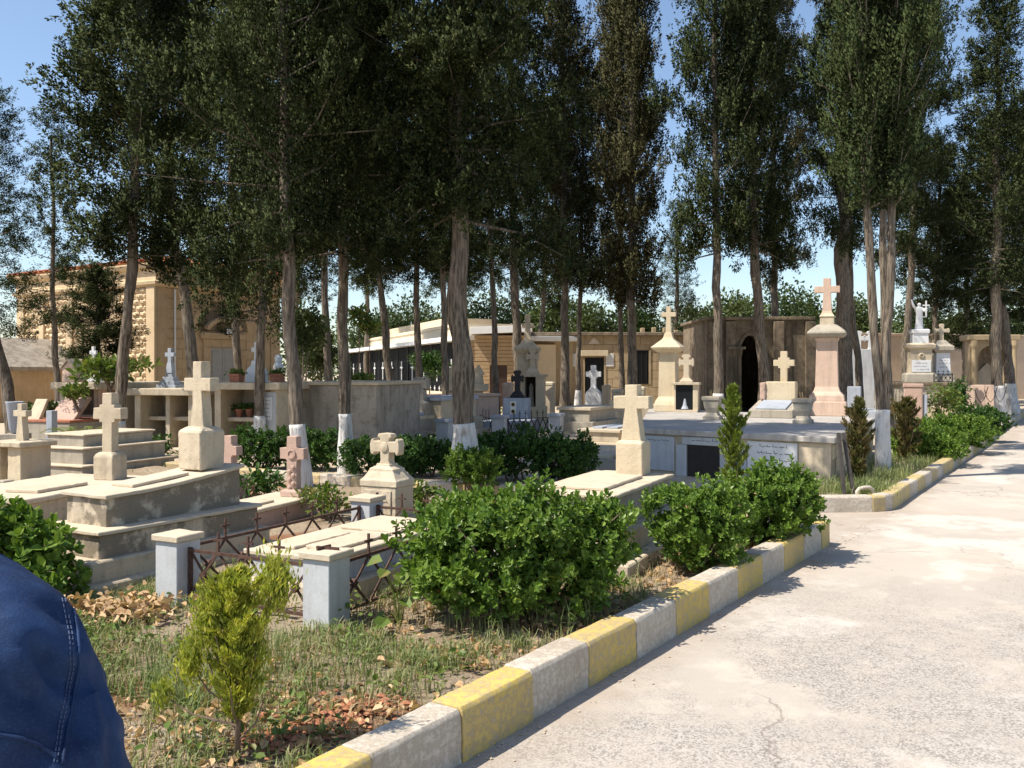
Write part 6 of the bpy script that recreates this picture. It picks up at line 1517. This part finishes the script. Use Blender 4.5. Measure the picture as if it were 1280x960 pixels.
yt = conifer("small_conifer", "yellow-green little conifer in the weeds, nearest plant to the camera", cx_ + 0.0, cy_, 0.80, 0.155, 13000, 51, 'thuja', 0.15, 0.20, -0.02, 0.026)
rng_ = np.random.default_rng(8)
for (dx, dz, rr_, n_) in ((0.16, 0.72, 0.07, 1200), (-0.19, 0.40, 0.055, 700), (-0.30, 0.27, 0.035, 260), (0.05, 0.42, 0.07, 900), (-0.12, 0.56, 0.06, 800)):
    P = np.array([dx, 0.0, dz]) + rng_.normal(size=(n_, 3)) * np.array([rr_ * 0.5, rr_ * 0.5, rr_ * 0.85]); D = rng_.normal(size=(n_, 3)) * 0.4 + np.array([dx * 0.8, 0, 1.0])
    Ls = rng_.uniform(0.018, 0.042, n_); link("side_spray", np_mesh("side_spray", kites(P, D, Ls, Ls * 0.14, rng_), 4), M['thuja'], yt)['kind'] = 'stuff'
    q = MB(); q.tube([(0, 0, dz * 0.55), (dx * 0.6, 0, dz * 0.72), (dx, 0, dz)], [0.006, 0.004, 0.002], 5); q.build("branch", M['twig'], yt)
conifer("slim_conifer", "slim yellow-green conifer before the marble vault's opening", AX(917, 10.3), 10.3, 1.52, 0.19, 9000, 52, 'thuja_g', 0.12, 0.02, 0.0, 0.05)
conifer("slim_conifer", "brownish slim conifer at the corner of the right kerb", AX(1073, 12.6), 12.6, 1.28, 0.20, 7000, 53, 'thuja_b', 0.12, 0.06, 0.0, 0.06)
conifer("slim_conifer", "brownish conifer between twin-stemmed cypress and kerb bushes", AX(1133, 16.0), 16.0, 1.15, 0.34, 7000, 54, 'thuja_b', 0.12, 0.02, 0.0, 0.07)
# ------------------------------------------------------------------ grass, weeds, dead leaves, stones of the front bed
def blocked(x, y):
    p = Vector((x, y)) - F0
    a, c = p.dot(FX), p.dot(FY)
    if 0.30 < a < 1.28 and 0.32 < c < 2.2: return True
    A0 = Vector(G(103, 750, 0.15)); ax_ = Vector((math.cos(R(-29)), math.sin(R(-29)))); ay_ = Vector((-ax_.y, ax_.x))
    p = Vector((x, y)) - A0
    return -1.05 < p.dot(ax_) < 0.02 and -0.02 < p.dot(ay_) < 2.1
def scatter(n, s0, s1, t0, t1, dens, rng):
    out = []
    while len(out) < n:
        s, t = rng.uniform(s0, s1), rng.uniform(t0, t1)
        p = K1 + KD * s + KN * t
        if dens(p.x, p.y, s, t) > rng.random() and not blocked(p.x, p.y):
            out.append((p.x, p.y, bed_z(p.x, p.y)))
    return np.array(out)
def blades(name, label, pts, per, hmin, hmax, mat, seed, spread=0.03, wd=0.0028):
    rng = np.random.default_rng(seed)
    base = np.repeat(pts, per, axis=0); m = len(base)
    base = base + np.concatenate([rng.normal(size=(m, 2)) * spread, np.full((m, 1), -0.01)], 1)
    h = rng.uniform(hmin, hmax, m)[:, None]; a = rng.random(m) * 6.283
    o = np.stack([np.cos(a), np.sin(a), np.zeros(m)], 1); sd_ = np.stack([-np.sin(a), np.cos(a), np.zeros(m)], 1)
    bend = rng.uniform(0.15, 1.1, m)[:, None]
    w_ = wd * rng.uniform(0.6, 1.6, m)[:, None]
    mid = base + np.array([0, 0, 1.0]) * h * 0.6 + o * h * bend * 0.25
    tip = base + np.array([0, 0, 1.0]) * h * (1 - bend * 0.35) + o * h * bend * 0.8
    q1 = np.stack([base - sd_ * w_, base + sd_ * w_, mid + sd_ * w_ * 0.8, mid - sd_ * w_ * 0.8], 1)
    q2 = np.stack([mid - sd_ * w_ * 0.8, mid + sd_ * w_ * 0.8, tip + sd_ * w_ * 0.15, tip - sd_ * w_ * 0.15], 1)
    o_ = link(name, np_mesh(name, np.concatenate([q1, q2]).reshape(-1, 3), 4), mat)
    return tag(o_, label, "grass", kind="stuff")
rg = np.random.default_rng(21)
nzv = lambda x, y, s, o: mnoise.noise(Vector((x * s + o, y * s - o, o)))
green = scatter(2500, -3.2, 5.9, 0.22, 3.6, lambda x, y, s, t: max(0.02, min(1, 0.22 + 3.0 * nzv(x, y, 1.3, 4.0))) * (0.35 if t < 0.55 else 1.0), rg)
blades("green_grass", "patchy green weeds and grass in the front bed", green, 16, 0.03, 0.14, M['grass'], 61)
tall = scatter(240, -2.5, 4.5, 0.3, 3.0, lambda x, y, s, t: max(0.0, min(1, 1.8 * nzv(x, y, 1.0, 9.0))), rg)
blades("tall_grass", "taller seeding grass stalks among the weeds", tall, 9, 0.12, 0.28, M['grass'], 62, 0.05, 0.0022)
dry = scatter(1300, -3.2, 5.9, 0.2, 3.4, lambda x, y, s, t: max(0.04, min(1, 0.35 + 1.5 * nzv(x, y, 1.6, 17.0))), rg)
blades("dry_grass", "bleached dry straw lying in the front bed", dry, 11, 0.03, 0.12, M['straw'], 63, 0.05)
# tufts at the foot of the right-hand bed
pts = []
for k in range(330):
    u = rg.random(); p = Vector(C2) + (K2E - Vector(C2)) * (u * 0.75) + Vector((-0.83, 0.56)) * rg.uniform(0.25, 1.1); pts.append((p.x, p.y, GZ))
for k in range(60): pts.append((rg.uniform(4.45, 5.1), rg.uniform(11.6, 12.4), GZ))
blades("bed_grass", "soft green grass along the right-hand kerb bed", np.array(pts), 16, 0.08, 0.30, M['grass'], 64, 0.07, 0.004)
pts = [(x, y, GZ) for x, y in ((rg.uniform(-8, 12), rg.uniform(13.4, 36)) for k in range(700)) if (Vector((x, y)) - Vector(C2)).dot(KN) > 0.5]
blades("sparse_weeds", "sparse weeds between the farther tombs", np.array(pts), 12, 0.04, 0.16, M['grass'], 65, 0.12, 0.005)
# broad weeds near the bush
def broad_weeds(label, pts, seed, L, mat):
    rng = np.random.default_rng(seed)
    base = np.repeat(np.array(pts), 9, axis=0) + np.concatenate([rng.normal(size=(len(pts) * 9, 2)) * 0.05, rng.uniform(0.0, 0.12, (len(pts) * 9, 1))], 1)
    D = rng.normal(size=base.shape); D[:, 2] = np.abs(D[:, 2]) * 0.5
    Ls = rng.uniform(0.6, 1.3, len(base)) * L
    tag(link("broad_weeds", np_mesh("broad_weeds", leaves6(base, D, rng.normal(size=base.shape) * 0.3 + np.array([0, 0, 1.0]), Ls, Ls * 0.33), 4), M[mat]), label, "weeds", kind="stuff")
broad_weeds("small round-leaved weeds scattered in the front bed", scatter(330, -2.8, 5.8, 0.3, 3.0, lambda x, y, s, t: max(0.02, min(1, 0.2 + 1.7 * nzv(x, y, 1.5, 33.0))), rg), 71, 0.040, 'youngleaf')
# big mallow leaves beside the nearest pillar
ml = thing("mallow_weed", "big-leaved weed climbing between the nearest pillar and the big bush", "weed", (AX(500, 5.55), 5.55, 0.15), 0)
rm = np.random.default_rng(5)
for k in range(9):
    a = rm.random() * 6.28; hh = rm.uniform(0.05, 0.42); p = np.array([[math.cos(a) * 0.09 - 0.03, math.sin(a) * 0.06, hh]])
    D = np.array([[math.cos(a), math.sin(a), -0.25]])
    L_ = np.array([rm.uniform(0.08, 0.14)])
    link("leaf", np_mesh("leaf", leaves6(p, D, np.array([[0.1, -0.5, 1.0]]), L_, L_ * 0.48), 4), M['youngleaf'], ml)
    q = MB(); q.tube([(0, 0, -0.02), (p[0][0] * 0.5, p[0][1] * 0.5, hh * 0.6), tuple(p[0])], 0.003, 4); q.build("stalk", M['youngleaf'], ml)
# dead leaves
def dead(label, pts, seed, L):
    rng = np.random.default_rng(seed); P = np.array(pts); n = len(P)
    P = P + np.concatenate([np.zeros((n, 2)), rng.uniform(0.0, 0.05, (n, 1))], 1)
    D = rng.normal(size=(n, 3)); D[:, 2] *= 0.45
    Ls = rng.uniform(0.5, 1.3, n) * L
    tag(link("dead_leaves", np_mesh("dead_leaves", leaves6(P, D, rng.normal(size=(n, 3)) * 0.7 + np.array([0, 0, 1.0]), Ls, Ls * 0.36, 0.7), 4), M['deadleaf']), label, "leaves", kind="stuff")
dead("curled dead leaves lying along the striped kerb", scatter(2400, -3.0, 5.6, 0.2, 1.5, lambda x, y, s, t: max(0.05, min(1, 0.4 + 1.4 * nzv(x, y, 1.4, 50.0))), rg), 81, 0.050)
pc = Vector(G(145, 775, 0.15))
dead("heap of withered leaves at the foot of the black-stained steps", [(pc.x + rg.normal() * 0.22, pc.y + rg.normal() * 0.11, 0.16 + abs(rg.normal()) * 0.05) for k in range(420)], 82, 0.06)
# clods and stones
def stones(label, pts, smin, smax, mat, seed):
    rng = np.random.default_rng(seed); mb = MB()
    ico = [(0, 0, 1), (.9, 0, .3), (.28, .85, .35), (-.72, .52, .3), (-.72, -.52, .25), (.28, -.85, .3), (0, 0, -.5)]
    fs_ = [[0, 1, 2], [0, 2, 3], [0, 3, 4], [0, 4, 5], [0, 5, 1], [6, 2, 1], [6, 3, 2], [6, 4, 3], [6, 5, 4], [6, 1, 5]]
    for (x, y, z) in pts:
        s = rng.uniform(smin, smax); a = rng.random() * 6.28; j = rng.uniform(0.7, 1.3, (7, 3))
        mb.add([(x + s * (v[0] * math.cos(a) - v[1] * math.sin(a)) * j[i][0], y + s * (v[0] * math.sin(a) + v[1] * math.cos(a)) * j[i][1], z + s * 0.7 * v[2] * j[i][2]) for i, v in enumerate(ico)], fs_)
    tag(mb.build("loose_stones", mat), label, "stones", kind="stuff")
stones("reddish clods of earth scattered in the bed", scatter(700, -3.0, 5.8, 0.2, 2.2, lambda x, y, s, t: max(0.03, min(1, 0.25 + 1.5 * nzv(x, y, 1.2, 70.0))), rg), 0.008, 0.032, M['soil'], 91)
pr_ = [G(px, py, 0.15) for px, py in ((400, 912), (350, 930), (445, 890))]
stones("heap of brick-red earth clods at the kerb near the yellow-green conifer", [(pr_[k % 3][0] + rg.normal() * 0.10, pr_[k % 3][1] + rg.normal() * 0.08, 0.165 + abs(rg.normal()) * 0.012) for k in range(420)], 0.008, 0.030, M['redsoil'], 95)
pg = G(225, 915, 0.15)
stones("grey gravel patch beside the yellow-green conifer", [(pg[0] + rg.normal() * 0.14, pg[1] + rg.normal() * 0.10, 0.155) for k in range(420)], 0.005, 0.014, M['grey'], 92)
pts = [(K1 + KD * rg.uniform(-1, 9) + KN * (-abs(rg.normal()) * 0.10)) for k in range(260)]
stones("crumbs of grit washed against the striped kerb", [(p.x, p.y, 0.002) for p in pts], 0.003, 0.012, M['dust'], 93)
pts = [(rg.uniform(0, 6), rg.uniform(3.4, 11)) for k in range(160)]
stones("tiny loose pebbles on the road surface", [(x, y, 0.001) for x, y in pts if (Vector((x, y)) - K1).dot(KN) < -0.1], 0.003, 0.009, M['grey'], 94)

# ------------------------------------------------------------------ person in a denim shirt, cut by the picture edge
PX, PYp = -0.765, 0.992
pr = thing("person", "person in dark blue denim shirt seen from behind, only one shoulder in view", "person", (PX, PYp, 0), R(-15)); pr.scale = (1.017, 1.017, 1.017)
def skin_mesh(verts, edges, radii, root, sub):
    me = bpy.data.meshes.new("skin_src"); me.from_pydata(verts, edges, [])
    o = bpy.data.objects.new("skin_src", me); COL.objects.link(o)
    sk = o.modifiers.new("skin", 'SKIN'); sk.use_smooth_shade = True; sk.branch_smoothing = 0.6
    ss = o.modifiers.new("sub", 'SUBSURF'); ss.levels = ss.render_levels = sub
    for i, r_ in enumerate(radii):
        r_ = r_ if isinstance(r_, tuple) else (r_, r_)
        me.skin_vertices[0].data[i].radius = r_
        me.skin_vertices[0].data[i].use_root = (i == root)
    dg = bpy.context.evaluated_depsgraph_get(); dg.update()
    res = bpy.data.meshes.new_from_object(o.evaluated_get(dg))
    bpy.data.objects.remove(o)
    return res
m_, nt_, n_, l_, b_ = nodes_of("denim")
cb = mixc(nt_, ramp(nt_, nz(nt_, 7, 6, 0.6), 0.35, 0.68), (0.004, 0.014, 0.050), (0.010, 0.036, 0.110))
cb = mixc(nt_, mul(nt_, ramp(nt_, nz(nt_, 320, 3, 0.7), 0.52, 0.72), 0.25), cb, (0.05, 0.11, 0.22))
cb = mixc(nt_, mul(nt_, ramp(nt_, nz(nt_, 1.0, 8, 0.7, stretch=(30, 30, 9), off=3), 0.48, 0.70), 0.45), cb, (0.022, 0.058, 0.15))
l_.new(cb, b_.inputs["Base Color"]); b_.inputs["Roughness"].default_value = 0.75; b_.inputs["Specular IOR Level"].default_value = 0.3
b_.inputs["Sheen Weight"].default_value = 0.0
bump(nt_, b_, nz(nt_, 420, 3, 0.7), 0.35, 0.002)
M['denim'] = m_
M['thread'] = plain('thread', (0.045, 0.065, 0.13), 0.7, 0.2, 200)
M['skin'] = plain("skin", (0.45, 0.27, 0.19), 0.55, 0.08, 20)
M['hair'] = plain("hair", (0.02, 0.015, 0.012), 0.6, 0.3, 60)
M['trouser'] = plain("trousers", (0.05, 0.05, 0.055), 0.85, 0.2, 30)
# body: one continuous figure (local +y is where the person looks)
V = [(0, 0, 0.95), (0, 0.01, 1.12), (0, 0.0, 1.32), (0, -0.01, 1.45), (0, 0.01, 1.54), (0, 0.03, 1.62), (0, 0.04, 1.72),
     (0.19, 0.0, 1.43), (0.37, 0.02, 1.12), (0.32, 0.14, 0.87), (0.31, 0.18, 0.79), (-0.19, 0.0, 1.43), (-0.37, 0.02, 1.12), (-0.32, 0.14, 0.87), (-0.31, 0.18, 0.79),
     (0.10, 0, 0.86), (0.11, 0.01, 0.48), (0.11, -0.02, 0.09), (0.12, 0.14, 0.04), (-0.10, 0, 0.86), (-0.11, 0.01, 0.48), (-0.11, -0.02, 0.09), (-0.12, 0.14, 0.04)]
E = [(0, 1), (1, 2), (2, 3), (3, 4), (4, 5), (5, 6), (3, 7), (7, 8), (8, 9), (9, 10), (3, 11), (11, 12), (12, 13), (13, 14), (0, 15), (15, 16), (16, 17), (17, 18), (0, 19), (19, 20), (20, 21), (21, 22)]
Rd = [(.14, .10), (.13, .10), (.15, .11), (.11, .09), .055, .085, .085, .055, .042, .03, (.04, .018), .055, .042, .03, (.04, .018), .085, .055, .04, (.045, .03), .085, .055, .04, (.045, .03)]
for sgn, wrist in ((1, 10), (-1, 14)):
    w3 = Vector(V[wrist])
    for f in range(5):
        b0 = len(V)
        if f == 4: pts_ = [w3 + Vector((-sgn * .03, .03, .0)), w3 + Vector((-sgn * .06, .06, -.03)), w3 + Vector((-sgn * .06, .075, -.06))]
        else:
            ox = (f - 1.5) * 0.02; ln = (0.85, 1.0, 0.95, 0.75)[f]
            pts_ = [w3 + Vector((0.0, .02 + ox * .9, -.05)), w3 + Vector((-sgn * .01, .03 + ox, -.05 - .04 * ln)), w3 + Vector((-sgn * .03, .03 + ox, -.05 - .075 * ln))]
        V += [tuple(p) for p in pts_]; Rd += [.011, .010, .008]; E += [(wrist, b0), (b0, b0 + 1), (b0 + 1, b0 + 2)]
body = skin_mesh(V, E, Rd, 0, 2)
body.materials.clear()
bo = link("body", body, M['skin'], pr)
q = MB(); q.lathe([(0.02, -0.10), (0.095, -0.06), (0.108, 0.02), (0.09, 0.09), (0.04, 0.125), (0.004, 0.13)], 18)
o = q.build("hair", M['hair'], pr, 0, True); o.location = (0, 0.02, 1.70)
for sx in (-1, 1):
    q = MB(); q.lathe([(0.002, -0.03), (0.016, -0.02), (0.02, 0.0), (0.016, 0.025), (0.002, 0.034)], 10); o = q.build("ear", M['skin'], pr, 0, True); o.location = (sx * 0.10, 0.03, 1.67)
    q = MB(); q.lathe([(0.001, -0.008), (0.012, 0.0), (0.001, 0.008)], 10); o = q.build("eye", M['iron'], pr, 0, True); o.location = (sx * 0.034, 0.115, 1.685)
    q = MB(); q.loft([(0.0, 0.05, 0.13), (0.05, 0.05, 0.13), (0.09, 0.04, 0.06), (0.10, 0.03, 0.04)]); o = q.build("shoe", M['iron'], pr, 0.02, False, 2); o.location = (sx * 0.115, 0.06, 0.0)
q = MB(); q.loft([(-0.02, 0.016, 0.02), (0.03, 0.008, 0.01)]); o = q.build("nose", M['skin'], pr, 0.005); o.location = (0, 0.13, 1.655)
tr = skin_mesh([(0, 0, 0.98), (0.10, 0, 0.84), (0.11, 0.01, 0.48), (0.11, -0.01, 0.10), (-0.10, 0, 0.84), (-0.11, 0.01, 0.48), (-0.11, -0.01, 0.10)], [(0, 1), (1, 2), (2, 3), (0, 4), (4, 5), (5, 6)], [(.17, .125), .105, .085, .075, .105, .085, .075], 0, 2)
tr.materials.clear(); link("trousers", tr, M['trouser'], pr)
# shirt: one blended surface of torso, shoulders and sleeves, then pulled folds
from mathutils.bvhtree import BVHTree
mbd = bpy.data.metaballs.new("shirt_src"); mbd.resolution = mbd.render_resolution = 0.015; mbd.threshold = 0.10
mo = bpy.data.objects.new("shirt_src", mbd); COL.objects.link(mo)
def ball(x, y, z, r): e = mbd.elements.new(); e.co = (x, y, z); e.radius = r
def limb_balls(a, c, ra, rc, n):
    for k in range(n + 1):
        f = k / n; p = Vector(a).lerp(Vector(c), f); ball(p.x, p.y, p.z, ra + (rc - ra) * f)
for z, r_, hx in ((0.84, .19, .10), (0.95, .185, .10), (1.06, .185, .10), (1.17, .19, .105), (1.28, .20, .115), (1.37, .19, .125)):
    for k in (-1, 0, 1): ball(k * hx, -0.005, z, r_)
limb_balls((-.17, 0, 1.45), (.17, 0, 1.45), .105, .105, 6)
limb_balls((0, 0, 1.44), (0, .01, 1.52), .13, .10, 3)
for sx in (1, -1):
    limb_balls((sx * .06, 0, 1.475), (sx * .215, 0, 1.425), .095, .105, 4)
    limb_balls((sx * .215, 0, 1.425), (sx * .345, .02, 1.10), .108, .100, 9)
    limb_balls((sx * .345, .02, 1.10), (sx * .32, .15, .86), .095, .075, 7)
dg = bpy.context.evaluated_depsgraph_get(); dg.update()
me = bpy.data.meshes.new_from_object(mo.evaluated_get(dg))
bpy.data.objects.remove(mo)
me.materials.clear()
bm = bmesh.new(); bm.from_mesh(me); bmesh.ops.subdivide_edges(bm, edges=bm.edges, cuts=1, use_grid_fill=True, smooth=0.5); bm.to_mesh(me); bm.free()
dirs = Vector((0.55, 0.15, 0.80)).normalized()
ncos = [v.normal.copy() for v in me.vertices]
for v, nn_ in zip(me.vertices, ncos):
    p = v.co
    arm = min(1.0, max(0.0, (abs(p.x) - 0.10) / 0.10))
    sg = 1 if p.x > 0 else -1
    # folds fan out from the armpit and hang across the upper sleeve
    ax_, az_ = abs(p.x) - 0.15, p.z - 1.24
    ang, rad_ = math.atan2(az_, ax_), math.hypot(ax_, az_)
    wob = mnoise.noise(Vector((p.x * 7 * sg, p.y * 7, p.z * 7))) * 0.5
    f1 = 1 - abs(mnoise.noise(Vector((ang * 3.2 + wob, p.y * 7, rad_ * 3.0 + sg)))) * 3.2
    f2 = 1 - abs(mnoise.noise(Vector((ang * 7 + wob * 2, p.y * 12 + 4, rad_ * 6.0)))) * 3.0
    f3 = mnoise.noise(p * 8); f4 = mnoise.noise(p * 34)
    fade = min(1.0, rad_ / 0.07) * max(0.04, math.exp(-(rad_ / 0.17) ** 2))
    v.co = p + nn_ * ((0.020 * max(f1, -0.6) + 0.009 * max(f2, -0.5)) * fade * (0.5 + 0.5 * arm) + 0.007 * f3 + 0.0012 * f4)
bvh = BVHTree.FromPolygons([v.co.copy() for v in me.vertices], [tuple(p.vertices) for p in me.polygons])
Mw = Matrix.Translation((PX, PYp, 0)) @ Matrix.Rotation(R(-15), 4, 'Z') @ Matrix.Scale(1.017, 4); Mi = Mw.inverted()
def on_cloth(px, py):
    o_ = Mi @ Vector((0, 0, EYE)); d_ = (Mi.to_3x3() @ Vector(((px - 640) / F, 1.0, (HY - py) / F))).normalized()
    return bvh.ray_cast(o_, d_)
# pulled folds of the shoulder and sleeve: valleys and ridges pressed into the cloth
folds = [((40, 742), (94, 784), -0.009, .010), ((60, 735), (99, 770), 0.006, .012), ((46, 818), (92, 862), -0.012, .011), ((64, 798), (98, 832), 0.009, .010), ((-4, 832), (44, 880), -0.006, .014), ((16, 814), (76, 876), 0.010, .012), ((40, 855), (82, 910), -0.009, .013), ((-10, 770), (50, 800), 0.006, .018), ((0, 868), (40, 905), 0.004, .016),
         ((106, 805), (124, 945), 0.007, .008), ((116, 850), (140, 945), -0.006, .008), ((122, 835), (150, 950), 0.005, .008), ((98, 840), (108, 945), -0.010, .010), ((20, 760), (70, 830), -0.005, .016)]
co = np.array([v.co[:] for v in me.vertices]); nr = np.array([v.normal[:] for v in me.vertices])
for (pa, pb, amp, sg_) in folds:
    A_, B_ = on_cloth(*pa)[0], on_cloth(*pb)[0]
    if A_ is None or B_ is None: continue
    A_, B_ = np.array(A_), np.array(B_); ab = B_ - A_
    tt = np.clip(((co - A_) @ ab) / (ab @ ab), 0, 1)
    wv_ = np.sin(tt * 6.0 + amp * 900) * 0.004
    dd_ = np.linalg.norm(co - (A_ + tt[:, None] * ab) - np.array([0, 0, 1.0]) * wv_[:, None], axis=1)
    co = co + nr * (amp * 1.55 * np.exp(-(dd_ / sg_) ** 2) * (0.35 + 0.65 * np.sin(np.pi * np.clip(tt * 0.9 + 0.05, 0, 1))))[:, None]
for v, c in zip(me.vertices, co): v.co = c
bm = bmesh.new(); bm.from_mesh(me)
for k in range(2): bmesh.ops.smooth_vert(bm, verts=bm.verts, factor=0.5, use_axis_x=True, use_axis_y=True, use_axis_z=True)
bm.to_mesh(me); bm.free()
me.polygons.foreach_set("use_smooth", [True] * len(me.polygons))
sb = link("shirt", me, M['denim'], pr)
# stitched seams laid onto the cloth
bvh = BVHTree.FromPolygons([v.co.copy() for v in me.vertices], [tuple(p.vertices) for p in me.polygons])
def seam(name, pix, r_):
    pts_ = []
    for (px, py) in pix:
        o_ = Mi @ Vector((0, 0, EYE)); d_ = (Mi.to_3x3() @ Vector(((px - 640) / F, 1.0, (HY - py) / F))).normalized()
        h = bvh.ray_cast(o_, d_)
        if h[0] is not None: pts_.append(h[0] + h[1] * r_ * 0.4)
    if len(pts_) > 2:
        q = MB(); q.tube(pts_, r_, 6); q.build(name, M['denim'], pr, 0, True)
def curve(ks, n=24):
    out = []
    for k in range(n + 1):
        f = k / n * (len(ks) - 1); i = min(int(f), len(ks) - 2); u = f - i; out.append((ks[i][0] + (ks[i + 1][0] - ks[i][0]) * u, ks[i][1] + (ks[i + 1][1] - ks[i][1]) * u))
    return out
seam("armhole_seam", curve([(88, 745), (97, 790), (99, 830), (92, 870), (84, 910), (78, 955)], 40), 0.0018)
for off_ in (7, 11):      # two rows of short stitches beside the armhole
    pts_ = curve([(88 - off_, 748), (97 - off_, 792), (99 - off_, 832), (92 - off_, 870), (84 - off_, 910), (78 - off_, 955)], 96)
    mbs = MB()
    for k in range(0, 95, 3):
        h0, h1 = on_cloth(*pts_[k]), on_cloth(*pts_[k + 2])
        if h0[0] is not None and h1[0] is not None and (h0[0] - h1[0]).length < 0.02: mbs.tube([h0[0] + h0[1] * 0.0006, h1[0] + h1[1] * 0.0006], 0.0008, 5)
    if mbs.v: tag(mbs.build("stitching", M['thread'], pr), kind="stuff")
seam("yoke_seam", curve([(-40, 905), (0, 918), (25, 922), (50, 932), (72, 948)], 30), 0.0022)
q = MB(); q.lathe([(0.085, 1.545), (0.098, 1.56), (0.09, 1.60), (0.082, 1.60), (0.08, 1.55)], 24); q.build("collar", M['denim'], pr, 0, True)
for sx in (1, -1):
    q = MB(); q.lathe([(0.058, -0.03), (0.06, 0.03), (0.05, 0.03), (0.048, -0.03)], 20); o = q.build("cuff", M['denim'], pr, 0, True); o.location = (sx * .32, .152, .845); o.rotation_euler = (R(-25), 0, 0)
